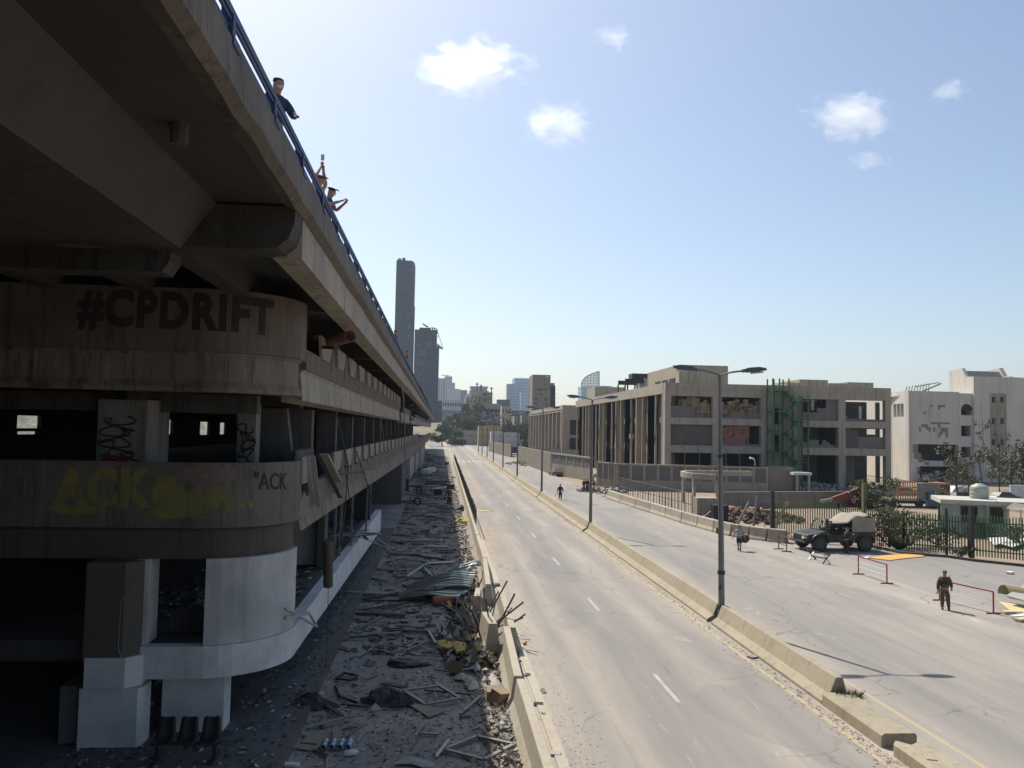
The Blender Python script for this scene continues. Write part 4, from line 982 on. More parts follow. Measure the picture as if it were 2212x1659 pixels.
# the two dark high-rise towers
dk1=gridmat('dark_tower_skin',(.022,.027,.038),(.012,.016,.026),3.2,3.6,.85,.8,.5); dk2=gridmat('dark_tower_skin_worn',(.028,.034,.047),(.012,.017,.027),2.4,3.6,.7,.75,.5)
YT=850
t,xa,xb,zt=bld('tallest dark burnt-out high-rise tower behind the flyover',856.5,879,562,YT,26,dk1)
def tq(zx,zy,Y=YT): return oy((1500+zx/3.016)*.5486,(950+zy/3.016)*.5486,Y)
a=tq(318,225); b_=tq(403,262); c=tq(390,770)
mb=MB(); mb.add([(xb+.02,YT+1.5,0),(b_.x,YT+1.5,0),(b_.x,YT+1.5,b_.z),(tq(370,228).x,YT+1.5,a.z),(xb+.02,YT+1.5,a.z),(xb+.02,YT+24,0),(b_.x,YT+24,0),(b_.x,YT+24,b_.z),(tq(370,228).x,YT+24,a.z),(xb+.02,YT+24,a.z)],[(0,1,2,3,4),(9,8,7,6,5),(1,6,7,2),(2,7,8,3),(3,8,9,4)]); mb.build('side_wing',dk2,t)
d=tq(400,775); mb=MB(); mb.box(tq(302,770).x,tq(404,770).x,YT-1.2,YT+1.4,0,d.z); mb.build('lower_wing',dk2,t)
pw=M('torn_panel_pale',(.14,.16,.2),bump=0)
def patches(t,lst,Y,m=pw,nm='torn_cladding'):
    for (x0,x1,y0,y1) in lst:
        p=tq(x0,y1); q=tq(x1,y0); mb=MB(); mb.box(p.x,q.x,Y-.12,Y+.3,p.z,q.z); mb.build(nm,m,t)
patches(t,[(365,368,265,330),(365,397,328,345),(340,366,808,840),(370,395,240,300)],YT+1.4,M('torn_panel_mid',(.09,.105,.13),bump=0))
rnd=random.Random(2)
patches(t,[(x,x+rnd.randint(3,10),y,y+rnd.randint(4,9)) for x,y in [(rnd.randint(185,290),rnd.randint(300,1300)) for _ in range(40)]],YT)
patches(t,[(x,x+rnd.randint(10,24),y,y+rnd.randint(4,10)) for x,y in [(rnd.randint(305,340),rnd.randint(860,1400)) for _ in range(26)]],YT-1.2)
mb=MB(); 
for zx,zy in ((218,195),(268,190)): p=tq(zx,zy); mb.box(p.x-1.4,p.x+1.8,YT+3,YT+6,tq(220,216).z-1,p.z)
mb.build('roof_plant',dk1,t)
t,xa,xb,zt=bld('shorter dark damaged high-rise tower beside the tallest one',896,944,712,YT-40,30,dk2)
mb=MB(); Y2=YT-40
def t2(zx,zy): return tq(zx,zy,Y2)
p=t2(668,1060); q=t2(692,1230); mb.box(p.x,q.x,Y2+1,Y2+28,0,t2(690,1235).z); mb.build('side_wing',dk1,t)
def patches2(lst,m=pw):
    for (x0,x1,y0,y1) in lst:
        p=t2(x0,y1); q=t2(x1,y0); mb=MB(); mb.box(p.x,q.x,Y2-.12,Y2+.3,p.z,q.z); mb.build('torn_cladding',m,t)
md=M('torn_panel_dim',(.06,.07,.09),bump=0)
patches2([(535,610,1205,1270),(460,545,1290,1365),(420,468,1407,1420),(430,540,1425,1475),(443,480,1565,1600),(510,535,1570,1600)],md)
rnd=random.Random(5)
patches2([(x,x+rnd.randint(4,14),y,y+rnd.randint(4,12)) for x,y in [(rnd.randint(410,655),rnd.randint(1090,1650)) for _ in range(44)]])
p=t2(668,1210); q=t2(738,1270)
mb=MB(); mb.add([(p.x,Y2,p.z),(q.x,Y2,q.z),(p.x,Y2,t2(670,1250).z),(p.x,Y2+14,p.z),(q.x,Y2+14,q.z),(p.x,Y2+14,t2(670,1250).z)],[(0,1,2),(5,4,3),(0,3,4,1),(1,4,5,2)]); mb.build('hanging_canopy',M('canopy_pale',(.3,.31,.33)),t)
mb=MB(); mb.bar(t2(670,1075),t2(735,1265),.5); mb.bar(t2(668,1140),t2(690,1110),.4); mb.build('brace',dk1,t)
mb=MB(); r1_=t2(500,985); r2_=t2(560,1020); mb.bar(r1_,r2_,1.6,1.2); mb.bar(t2(485,975),t2(515,978),.4); mb.box(t2(455,1020).x,t2(590,1020).x,Y2+4,Y2+8,t2(455,1040).z-1,t2(455,1018).z); mb.build('roof_crane',dk1,t)
mb=MB()
for zx in (585,610,632,668): p=t2(zx,1085); mb.box(p.x-.5,p.x+.5,Y2+.5,Y2+1.5,p.z-1,t2(zx,1028+(zx>640)*18).z)
mb.bar(t2(585,1028)+Vector((0,1,0)),t2(632,1028)+Vector((0,1,0)),.8); mb.bar(t2(632,1028)+Vector((0,1,0)),t2(668,1046)+Vector((0,1,0)),.8); mb.build('roof_frame',dk1,t)
def c1(zx,zy): return ((1650+zx/3.16)*.5486,(1400+zy/3.16)*.5486)
def b1(lab,zx0,zx1,zy,Y,dep,mat,*a,**k): p=c1(zx0,zy); q=c1(zx1,zy); return bld(lab,p[0],q[0],p[1],Y,dep,mat,*a,**k)
wt1=gridmat('white_tower_strips',(.5,.5,.52),(.2,.23,.28),3.6,500,.42,1,.6); wt2=gridmat('white_tower_strips_fine',(.52,.52,.54),(.26,.29,.33),2.6,40,.38,.9,.6)
YW_=1350
b1('tall white ribbed tower in the far haze, highest of its group',318,413,258,YW_,30,wt1)
t,xa,xb,zt=b1('white ribbed tower wing nearest the dark tower',200,317,282,YW_+12,30,wt1)
b1('white ribbed tower wing stepping down on the right',414,448,338,YW_+5,30,wt2)
b1('low white ribbed block in front of the white towers',362,516,414,YW_-40,30,wt2)
b1('blue grey glass block right of the white towers',517,600,430,YW_+60,40,gridmat('glass_far',(.18,.21,.25),(.13,.16,.2),6,4,.9,.6))
cr_=T('tower_crane','thin tower crane on top of the tallest white tower','crane',oy(*c1(345,250),YW_+10)); cz=oy(*c1(345,258),YW_+10).z
mb=MB(); a=oy(*c1(280,246),YW_+10); b_=oy(*c1(378,246),YW_+10); mb.bar((a.x,a.y,a.z),(b_.x,a.y,a.z),1.0); mb.build('jib',metal_gr,cr_)
mb=MB(); m_=oy(*c1(352,246),YW_+10).x; mb.box(m_-.6,m_+.6,a.y-.6,a.y+.6,cz-3,a.z+1); mb.build('mast',metal_gr,cr_)
b1('long white office block with rows of dark windows',290,585,565,760,30,M('white_office',(.55,.55,.56),bump=0,var=.08),10,4,zb=6,ww=.6,wh=.45,roof=M('white_office',(.55,.55,.56)))
bf,_,_,_=b1('thin unfinished frame building at the foot of the dark tower',232,288,562,700,12,dark_in,3,6,zb=0,ww=.7,wh=.7)
# beige apartment block with damaged balconies, and the stepped glass one behind
zg=T('building','pale blue stepped glass building behind the beige apartments','building',oy(*c1(750,560),1100))
for k,(x0,x1,y0,y1) in enumerate(((640,860,380,400),(652,850,402,430),(630,870,432,470),(600,900,472,520),(600,910,522,600))):
    a=oy(*c1(x0,y0),1100); b_=oy(*c1(x1,y1),1100); mb=MB(); mb.box(a.x,b_.x,1100+k*1.5,1140,b_.z-(40 if k==4 else .2),a.z); mb.build('storey',gridmat('blue_glass%d'%k,(.4,.46,.5),(.22,.3,.36),30,3.4,.96,.6),zg)
bm_=M('beige_apartment',(.4,.335,.25),(.36,.3,.225),var=.1,bump=.1,scale=.3); 
t,xa,xb,zt=b1('beige apartment block with shattered balconies above the trees',580,712,522,560,20,bm_,3,4,zb=8,ww=.25,wh=.3)
t,xa,xb,zt=b1('taller beige apartment block with roof antennas',700,915,455,575,22,M('beige_apartment_grey',(.33,.3,.26),(.25,.23,.2),bump=.3),7,7,zb=8,ww=.62,wh=.55)
for j in range(7):
    z=8+(zt-8)*(j+.35)/7
    for i in range(2): mb=MB(); mb.box(xa+2+(xb-xa)*.5*i,xa+(xb-xa)*.48*(i+1),573.6,575,z-.3,z+.5+random.uniform(0,.4)); mb.build('balcony',M('balcony_pale',(.5,.47,.42),bump=.2),t)
mb=MB()
for zx,zt_ in ((724,335),(772,360),(902,390)): p=oy(*c1(zx,zt_),580); mb.box(p.x-.35,p.x+.35,580,580.7,zt-1,p.z); mb.box(p.x-1.1,p.x+1.1,580,580.4,p.z-1.5,p.z-.9)
mb.build('antenna',metal_dk,t)
b1('small block on the roofline behind the antennas',640,780,443,573,10,bm_,3,1,zb=20,ww=.4)
# glass tower
t,xa,xb,zt=b1('pale blue glass tower in the haze left of the concrete tower',1188,1404,282,1450,50,gridmat('glass_tower_skin',(.36,.45,.52),(.24,.34,.42),9,5,.92,.7))
t2_,xa,xb,zt=b1('lower blue glass wing with curved balconies',1100,1220,352,1420,28,gridmat('glass_wing_skin',(.34,.42,.48),(.2,.29,.36),9,5,.92,.6))
for j in range(11):
    p=oy(*c1(1092,372+j*21),1415); q=oy(*c1(1134,372+j*21),1415); mb=MB(); mb.box(p.x,q.x,1415,1420,p.z-1.5,p.z+2.5); mb.build('balcony',M('balcony_white',(.6,.62,.63),bump=0),t2_)
b1('grey blue block in front of the glass tower',1270,1400,455,1380,30,gridmat('glass_block_skin',(.3,.37,.43),(.24,.31,.38),8,6,.8,.5))
b1('dark open frame of an unfinished building',975,1135,548,900,14,M('frame_dark_blue',(.07,.08,.095),bump=0),6,3,zb=6,ww=.6,wh=.6)
# concrete tower with holes
ct=M('raw_concrete_tower',(.26,.215,.17),(.225,.185,.145),var=.12,bump=.2,scale=.3)
a=oy(*c1(1414,237),430); b_=oy(*c1(1637,240),430); zt=a.z
t=T('building','raw concrete tower pierced with shell holes above the far warehouse','tower block',(a.x+6,430,0))
def w1(x0,x1,y0,y1): p=oy(*c1(x0,y1),430); q=oy(*c1(x1,y0),430); return (p.x,q.x,p.z,q.z)
hs=[w1(*q) for q in ((1550,1575,306,328),(1550,1575,356,378),(1440,1465,414,432),(1480,1540,414,432),(1556,1584,414,434),(1448,1466,464,492),(1508,1530,470,486),(1488,1498,475,488),(1438,1466,532,552),(1560,1590,530,562),(1438,1466,588,606),(1575,1600,590,625),(1436,1464,650,670),(1574,1590,268,280),(1592,1608,262,284))]
mb=MB(); mb.holes(lambda u,t,z:(u,430+t,z),a.x,b_.x,0,zt,hs,.8); mb.build('front_wall',ct,t)
mb=MB(); mb.box(a.x,a.x+.8,430.81,446,0,zt); mb.box(a.x,b_.x,445,446,0,zt-.5); mb.box(a.x+.8,b_.x,432.5,432.8,0,zt-1); mb.build('inner_wall',ct,t)
p=oy(*c1(1681,345),436); hs=[]
mb=MB(); mb.box(b_.x+.01,p.x,434,446,0,p.z); mb.build('side_wing',ct,t)
for j in range(6):
    q=oy(*c1(1645,392+j*47),434); mb=MB(); mb.box(q.x-.6,q.x+2.2,433.9,434.2,q.z-2.2,q.z+.8); mb.build('window',winm,t)
# sail shaped glass building
t=T('building','sail shaped glass building with a lattice crown in the haze','building',oy(*cr2(715,440),1250)); YS=1250
def s2(zx,zy,Y=YS): return oy(*cr2(zx,zy),Y)
cv=[(638,440),(638,370),(645,340),(660,315),(685,292),(730,270),(792,248)]
sg=gridmat('sail_glass',(.42,.48,.53),(.3,.37,.43),8,6,.85,.7)
P_=[s2(*c) for c in ((638,440),(638,378),(795,378),(795,440))]
mb=MB(); n=4; mb.add([(q.x,YS,q.z) for q in P_]+[(q.x,YS+30,q.z) for q in P_],[(0,1,2,3),(7,6,5,4),(0,4,5,1),(2,6,7,3),(1,5,6,2)]); mb.box(P_[0].x,P_[3].x,YS,YS+30,0,P_[0].z); mb.build('body',sg,t)
mb=MB()
def topz(zx):
    for (x0,y0),(x1,y1) in zip(cv[1:],cv[2:]):
        if x0<=zx<=x1: return y0+(y1-y0)*(zx-x0)/max(1,x1-x0)
    return 370
for zx in range(640,796,13): a=s2(zx,378); b_=s2(zx,topz(zx)); mb.bar(a,b_,1.0)
for zy in range(258,378,14):
    xs=[zx for zx in range(640,796,3) if topz(zx)<=zy]
    if xs: mb.bar(s2(xs[0],zy),s2(795,zy),1.0)
for q,r_ in zip(cv[1:],cv[2:]): mb.bar(s2(*q),s2(*r_),1.6)
mb.bar(s2(794,248),s2(794,378),1.6)
mb.build('lattice_crown',M('lattice_grey',(.4,.43,.46),bump=0),t)
bld('small pale glass block right of the sail building',*[ (cr2(z,375))[0] for z in (803,905)],cr2(803,375)[1],1260,20,sg)
# low houses at the road's end
def c5(zx,zy): return ((1700+zx/4.74)*.5486,(1450+zy/4.74)*.5486)
def b5(lab,x0,x1,y,Y,dep,mat,*a,**k): p=c5(x0,y); q=c5(x1,y); return bld(lab,p[0],q[0],p[1],Y,dep,mat,*a,**k)
creamy=M('cream_house',(.42,.36,.27),(.36,.31,.235),bump=.1,var=.15,scale=.4); greyh=M('grey_house',(.34,.32,.3),(.26,.25,.235),streak=.3,scale=.4)
b5('low grey row house with six small windows by the road end',400,620,1185,425,14,greyh,5,1,ww=.22,wh=.35,zlo=2.5)
b5('grey row house under a dark sheet roof',625,860,1160,422,14,greyh,5,1,ww=.22,wh=.25,zlo=2,roof=M('sheet_roof_dark',(.07,.08,.085)))
b5('ochre house under the torn billboard',880,1300,1080,400,12,M('ochre_house',(.46,.34,.17),(.4,.3,.15),var=.15,scale=.5,bump=.1),7,2,ww=.22,wh=.25,zlo=3)
b5('white low house with three dark windows right of the ochre house',1110,1340,1185,380,10,M('pale_house',(.46,.45,.43),(.38,.37,.35),scale=.4),2,1,ww=.22,wh=.18,zlo=3.5)
b5('white low house with a fence in front',1345,1640,1205,375,10,M('pale_house',(.46,.45,.43)),2,1,ww=.2,wh=.16,zlo=3.5)
b5('cream three storey house with brown shutters on the slope',1310,1490,705,520,14,creamy,3,3,zb=5,ww=.35,wh=.4)
b5('beige flat roofed house above the billboard',960,1310,660,540,14,M('beige_house',(.36,.33,.28),scale=.4),5,2,zb=8,ww=.3,wh=.3)
b5('long house with a dark open top floor',1500,1850,790,530,14,M('brown_house',(.3,.26,.23),scale=.4),6,2,zb=4,ww=.8,wh=.25)
b5('wide grey house behind the far warehouse wall',1540,1690,890,460,12,greyh,3,2,zb=0,ww=.3,wh=.3)
b5('brown plastered house beside the far warehouse',1680,1830,880,450,12,M('brown_house2',(.32,.28,.24),scale=.4),2,2,zb=0,ww=.2,wh=.2)
b5('grey retaining building with one black opening left of the trees',190,330,820,600,14,greyh,1,1,zb=3,ww=.75,wh=.35)
# torn billboard
bb=T('billboard','huge torn grey billboard hanging over the ochre house','billboard',oy(*c5(1100,1080),398)); YBb=398
mb=MB(); n=14; m_=8; vs=[]
for j in range(m_+1):
    for i in range(n+1):
        q=oy(*c5(920+345*i/n,770+245*j/m_),YBb); vs.append((q.x,YBb+.8*mnoise.noise(Vector((i*.7,j*.7,2))),q.z))
mb.cm=0
for j in range(m_):
    for i in range(n):
        v=mnoise.noise(Vector((i*.35,j*.5,7)))
        if j>5 and mnoise.noise(Vector((i*.9,j*.9,1)))>.1: continue
        mb.cm=1 if (v>.12 or j==0) else (2 if (j<2 and i<5) else 0)
        a=j*(n+1)+i; k0=len(mb.v); mb.add([vs[a],vs[a+1],vs[a+n+2],vs[a+n+1]],[(0,1,2,3)])
mb.build('torn_sheet',[M('billboard_grey',(.22,.21,.22),(.16,.15,.17)),M('billboard_dark',(.05,.045,.055)),M('billboard_light',(.45,.33,.3),bump=0)],bb)
mb=MB()
for zx in (930,1000,1090,1180,1260): mb.bar(oy(*c5(zx,790),YBb+1.2),oy(*c5(zx,1080),YBb+1.2),.3)
for zy in (1000,1040): mb.bar(oy(*c5(920,zy),YBb+1),oy(*c5(1300,zy+10),YBb+1),.3)
mb.build('support_frame',metal_dk,bb)
# trees on the hillside and by the road's end
tl=['round dark tree high on the slope below the white office','dense green tree beside the billboard','broad green tree left of the billboard','low dusty tree by the flyover end','bushy tree behind the row house',
 'dark tree at the foot of the dark tower','small tree above the ochre ledge','leafy tree at the left of the road end','green tree right of the billboard','dusty tree behind the pale wall','round tree beside the far warehouse','low shrubby tree at the end of the road','dark shrub by the end of the flyover']
tp=[(470,960,4,.55,480),(760,920,6,.5,470),(600,910,5,.5,500),(280,1270,3,.5,400),(520,1130,3,.5,450),(330,980,3,.4,560),(420,930,3,.4,560),(250,1180,4,.5,420),(1420,1090,4,.5,440),(1600,1220,2,.5,400),(1740,1230,5,.5,340),(430,1330,4,.4,400),(200,1330,5,.4,380)]
for i,((zx,zy,h,k,Y),lb_) in enumerate(zip(tp,tl)):
    if i in (3,7,4): continue
    p=oy(*c5(zx,zy),Y); hh=(h+5)*1.15; zc=p.z
    make_tree('tree',lb_,'tree',(p.x,Y,max(-.1,zc-hh*.6)),hh,hh*.55,leaf_far,30+i,1500,.75,'trees around the road end',bare=.05)
for i,(zx,zy,Y) in enumerate(((540,980,470),(700,1000,460),(840,960,450),(380,1050,460),(620,760,530),(900,760,500),(330,1110,430),(640,1060,440))):
    p=oy(*c5(zx,zy),Y); make_tree('tree',['tree low on the green slope, second from the left','tree on the slope just left of the billboard posts','tree tucked under the billboard edge','tree on the slope above the dark underpass','tree in front of the beige apartment wall','tree below the shattered balconies','tree above the grey row house','tree behind the dark sheet roof'][i],'tree',(p.x,Y,p.z-6),10.5,6,leaf_far,60+i,1300,.8,'trees around the road end',bare=.05)

# ---------------- air ----------------
hz=bpy.data.materials.new('haze_air'); hz.use_nodes=True; n=hz.node_tree.nodes; l=hz.node_tree.links
n.remove(n['Principled BSDF']); pv=n.new('ShaderNodeVolumePrincipled'); pv.inputs['Density'].default_value=.00012; pv.inputs['Color'].default_value=(.68,.84,1,1); pv.inputs['Anisotropy'].default_value=.35
l.new(pv.outputs[0],n['Material Output'].inputs['Volume'])
mb=MB(); mb.box(-1600,1600,-260,2700,-1.3,215); o=mb.build('haze',hz,kind='stuff')
# ---------------- clouds ----------------
def cloudmat(i,dens,th=.0):
    m=bpy.data.materials.new('cloud_vapour%d'%i); m.use_nodes=True; n=m.node_tree.nodes; l=m.node_tree.links; n.remove(n['Principled BSDF'])
    pv=n.new('ShaderNodeVolumePrincipled'); pv.inputs['Color'].default_value=(1,1,1,1); pv.inputs['Anisotropy'].default_value=.6
    tc=n.new('ShaderNodeTexCoord'); t=n.new('ShaderNodeTexNoise'); t.inputs['Scale'].default_value=1.7; t.inputs['Detail'].default_value=9; t.inputs['Roughness'].default_value=.7; t.inputs['Distortion'].default_value=.5
    ad=n.new('ShaderNodeVectorMath'); ad.operation='ADD'; ad.inputs[1].default_value=(i*7.3,i*3.1,0); l.new(tc.outputs['Object'],ad.inputs[0]); l.new(ad.outputs[0],t.inputs[0])
    ln=n.new('ShaderNodeVectorMath'); ln.operation='LENGTH'; l.new(tc.outputs['Object'],ln.inputs[0])
    a=n.new('ShaderNodeMath'); a.operation='MULTIPLY'; a.inputs[1].default_value=.8; l.new(ln.outputs['Value'],a.inputs[0])
    n2=n.new('ShaderNodeMath'); n2.operation='MULTIPLY_ADD'; n2.inputs[1].default_value=2.1; n2.inputs[2].default_value=-.5; l.new(t.outputs['Fac'],n2.inputs[0])
    s_=n.new('ShaderNodeMath'); s_.operation='SUBTRACT'; l.new(n2.outputs[0],s_.inputs[0]); l.new(a.outputs[0],s_.inputs[1])
    r=n.new('ShaderNodeMapRange'); l.new(s_.outputs[0],r.inputs[0]); r.inputs[1].default_value=th; r.inputs[2].default_value=th+.34; r.inputs[3].default_value=0; r.inputs[4].default_value=dens; r.clamp=True
    l.new(r.outputs[0],pv.inputs['Density']); l.new(pv.outputs[0],n['Material Output'].inputs['Volume']); return m
cl=[(1012,138,150,66,.014,.05,'largest bright white cloud, ragged at both ends'),(1205,270,102,68,.011,.06,'rounded white cloud below and right of the largest one'),(1325,82,52,36,.009,.04,'small faint cloud near the top centre'),
    (1838,250,125,58,.014,.02,'ragged bright cloud at the upper right'),(2050,196,64,32,.009,.03,'wispy slanted cloud nearest the right edge'),(1876,346,58,24,.008,.03,'small flat cloud below the ragged one')]
for i,(px,py,hw,hh,dn,th,lb_) in enumerate(cl):
    d=ray(px,py); t_=950/d.z; c=Vector((0,0,HC))+d*t_; k=t_/FP
    bm=bmesh.new(); bmesh.ops.create_icosphere(bm,subdivisions=3,radius=1); me=bpy.data.meshes.new('cloud'); bm.to_mesh(me); bm.free(); me.materials.append(cloudmat(i,dn,th))
    o=bpy.data.objects.new('cloud',me); COL.objects.link(o); o.location=c; o.scale=(hw*k*1.05,hw*k*.6,hh*k*1.15); o['label']=lb_; o['category']='cloud'
    if i==4: o.rotation_euler=(0,-.45,0)
# ---------------- walls and fences on the right ----------------
def wallseg(name,lab,cat,b0,b1,t0,t1,th,m,lower=None,piers=0,coping=None,group=None,z0=0):
    a=g(*b0); b_=g(*b1); za=Hup(b0[0],t0,a); zb=Hup(b1[0],t1,b_)
    t=T(name,lab,cat,(a.x,a.y,0),group); f=frame2(a,b_); L=(b_-a).length
    def seg(u0,u1,lo0,lo1,hi0,hi1,d0,d1,nm,mm):
        mb=MB(); P=lambda u,d,z:f(u,d,z)
        mb.add([P(u0,d0,lo0),P(u1,d0,lo1),P(u1,d1,lo1),P(u0,d1,lo0),P(u0,d0,hi0),P(u1,d0,hi1),P(u1,d1,hi1),P(u0,d1,hi0)],[(3,2,1,0),(4,5,6,7),(0,1,5,4),(1,2,6,5),(2,3,7,6),(3,0,4,7)])
        return mb.build(nm,mm,t)
    if lower:
        seg(0,L,-.1,-.1,za*lower,zb*lower,0,th,'plinth',coping or m); seg(0,L,za*lower,zb*lower,za-.25,zb-.25,.06,th-.06,'block_panel',m)
    else: seg(0,L,-.1,-.1,za-(.25 if coping else 0),zb-(.25 if coping else 0),.0,th,'wall_body',m)
    if coping: seg(0,L,za-.25,zb-.25,za,zb,-.06,th+.06,'coping',coping)
    for k in range(piers+1 if piers else 0):
        u=(L-.35)*k/piers; z=za+(zb-za)*u/L; seg(u,u+.35,za*(lower or 0),za*(lower or 0),z-.252,z-.252,-.0,.055,'pier',coping or m)
    return t
cop=M('wall_coping_cream',(.40,.345,.27),(.34,.29,.225),streak=.3,bump=.15); tanw=M('tan_concrete_wall',(.27,.23,.175),(.22,.185,.14),streak=.4,bump=.2)
YC=111.0
def cw(px): p=oy(px,1000,YC); return p
wallseg('compound_wall','long grey block wall with cream piers in front of the large warehouse','wall',(1330,1056),(1660,1063),1001,1009,.4,block_w,.36,11,cop)
wallseg('compound_wall','bare block end of the compound wall beside the white shelter','wall',(1661,1063),(1713,1064),1006,1009,.5,M('block_wall_tan',(.25,.21,.17),(.2,.17,.14),bump=.3),None,0,None)
wallseg('compound_wall','leaning broken stretch of compound wall with a torn left end','wall',(1288,1052),(1329,1056),997,1001,.4,block_w,.36,3,cop)
wallseg('compound_wall','curved stretch of block and plaster wall behind the dark sedan','wall',(1191,1024),(1276,1038),978,988,.4,block_w,.5,5,cop)
wallseg('concrete_wall','tall plain tan concrete wall beside the far pavement','wall',(1118,998),(1189,1023),964,978,.5,tanw)
wallseg('concrete_wall','farther tan concrete wall before the gap with the parked truck','wall',(1055,975),(1103,987),953,961,.5,tanw)
wallseg('low_wall','low plaster wall across the orange yard below the compound wall','wall',(1558,1096),(1860,1092),1063,1061,.4,M('low_wall_plaster',(.26,.22,.18),(.2,.17,.14),streak=.4,bump=.2))
wallseg('far_fence','dark railing fence on top of the far walls','fence',(1150,985),(1260,1000),968,972,.1,M('far_rail_dark',(.07,.08,.07)))
# torn end debris + leaning beam
o=T('fallen_beam','bent cream concrete beam leaning on the broken compound wall','beam',g(1278,1062)); mb=MB(); a=g(1268,1058); mb.bar((a.x,a.y,0),oy(1285,1024,a.y),.35); mb.bar(oy(1285,1024,a.y),(a.x+2.4,a.y,.2),.3); mb.build('beam_body',cop,o)
# rubble heaps: stuff
def heap(name,lab,cx,cy,rx,ry,h,m,n,seed,sz=.4,mats=None):
    rnd=random.Random(seed); mb=MB(); ms=mats or [m]
    for i in range(n):
        a=rnd.uniform(0,6.28); r=math.sqrt(rnd.random()); x=cx+rx*r*math.cos(a); y=cy+ry*r*math.sin(a); mb.cm=rnd.randrange(len(ms)); s_=sz*rnd.uniform(.35,1.3)
        mb.rbox((x,y,h*(1-r)*rnd.random()+s_*.12),(s_,s_*rnd.uniform(.3,1),s_*rnd.uniform(.12,.6)),rnd.uniform(0,6),rnd.uniform(-.6,.6),rnd.uniform(-.6,.6))
    return mb.build(name,ms,None,label=lab,category='rubble',kind='stuff')
for i,(px,py,rx,ry,h,n,m_) in enumerate(((1735,1056,6,2,1.0,160,rubble_m),(1850,1056,9,2,1.2,260,rubble_d),(1780,1058,7,2,.9,160,rubble_m),(1300,1062,3.5,2.5,.7,120,rubble_m),(1130,1003,4,10,1.2,120,rubble_m),(1620,1120,5,4,1.2,260,M('brush_brown',(.13,.08,.05),bump=.4)),(1600,1108,4,3,.6,90,soil))):
    p=g(px,py); heap('rubble',['pile of grey rubble at the foot of the escape stair','long dark rubble pile under the right bays of the warehouse','rubble pile under the middle ground floor bay','rubble beside the torn end of the compound wall','pale rubble slumped beside the far pavement','brown heap of uprooted brush on the orange soil','small orange soil heap behind the gate posts'][i],p.x,p.y,rx,ry,h,m_,n,i+3,.55)
# white shelter
t=T('shelter','small white roofed shelter at the end of the compound wall','shelter',g(1735,1066)); p=t.location
zt=Hup(1740,1021,p); mb=MB(); a=oy(1714,1020,p.y).x; b_=oy(1754,1020,p.y).x
mb.box(a,b_,p.y,p.y+4,zt-.35,zt); mb.build('roof',white_w,t)
for x in (b_-.5,b_-2.2): mb=MB(); mb.box(x,x+.3,p.y+.1,p.y+.4,0,zt-.35); mb.build('post',cop,t)
mb=MB(); mb.box(a,b_-1.2,p.y+3,p.y+3.2,0,zt-.35); mb.build('back_wall',M('shelter_dark',(.1,.09,.08)),t)
# curved canopy ring and gate hut
t=T('curved_canopy','curved cream concrete canopy beam standing on slanted posts','canopy',oy(1560,1090,90)*1.0); c=Vector((oy(1560,1000,90).x,92)); zc=Hup(1500,1022,(0,90,0))
mb=MB(); pts=[(c.x+3.6*math.cos(a),c.y+5*math.sin(a)) for a in [math.pi*(1.35-.95*k/14) for k in range(15)]]
pth=pts+[(pts[-1][0]+5,pts[-1][1]+.5)]; mb.sweep([(-.25,zc-.6),(.25,zc-.6),(.25,zc),(-.25,zc)],pth); mb.build('ring_beam',cop,t)
for k in (0,3,8,11): q=pts[k]; mb=MB(); mb.bar((q[0]+(.5 if k==0 else 0),q[1],0),(q[0],q[1],zc-.6),.28); mb.build('post',cop,t)
p=g(1530,1118); mb=MB(); mb.box(p.x-1.1,p.x+1.0,p.y,p.y+1.4,0,Hup(1530,1076,p)); mb.build('gate_block',cop,None,label='cream concrete gate block behind the precast barriers',category='wall')
t=T('black_bin','black cabinet with thin wire frame beside the gate block','cabinet',g(1560,1128)); p=t.location; mb=MB(); mb.box(p.x-.8,p.x+.6,p.y,p.y+.9,0,Hup(1560,1092,p)); mb.build('cabinet_body',black_m,t)
for k in range(4): mb=MB(); mb.bar((p.x+.8+.2*k,p.y,0),(p.x+.8+.2*k,p.y,1.5),.03); mb.build('rod',rust,t)
# steel railing behind the precast barriers
t=T('steel_railing','open grey steel railing with tall panels behind the precast barriers','railing',g(1338,1073)); a=g(1338,1073); b_=g(1495,1120); n=26; zr=2.35
for k in range(n+1):
    q=a.lerp(b_,k/n); mb=MB(); mb.bar((q.x,q.y,0),(q.x+random.uniform(-.05,.05),q.y,zr*(1 if k<n else .95)),.09 if k%2==0 else .045); mb.build('post',metal_gr,t)
for z in (zr,zr*.55,.35): mb=MB(); mb.bar((a.x,a.y,z),(b_.x,b_.y,z),.06); mb.build('rail',metal_gr,t)
for k in range(18): q=a.lerp(b_,.66+.02*k); mb=MB(); mb.bar((q.x,q.y+.6,0),(q.x,q.y+.6,zr*.95),.03); mb.build('bar',metal_gr,t)
q=g(1322,1070); mb=MB(); mb.bar((q.x,q.y,0),(q.x-.1,q.y,4.6),.12); mb.build('lone_post',metal_gr,None,label='tall lone steel post at the far end of the precast barriers',category='post')
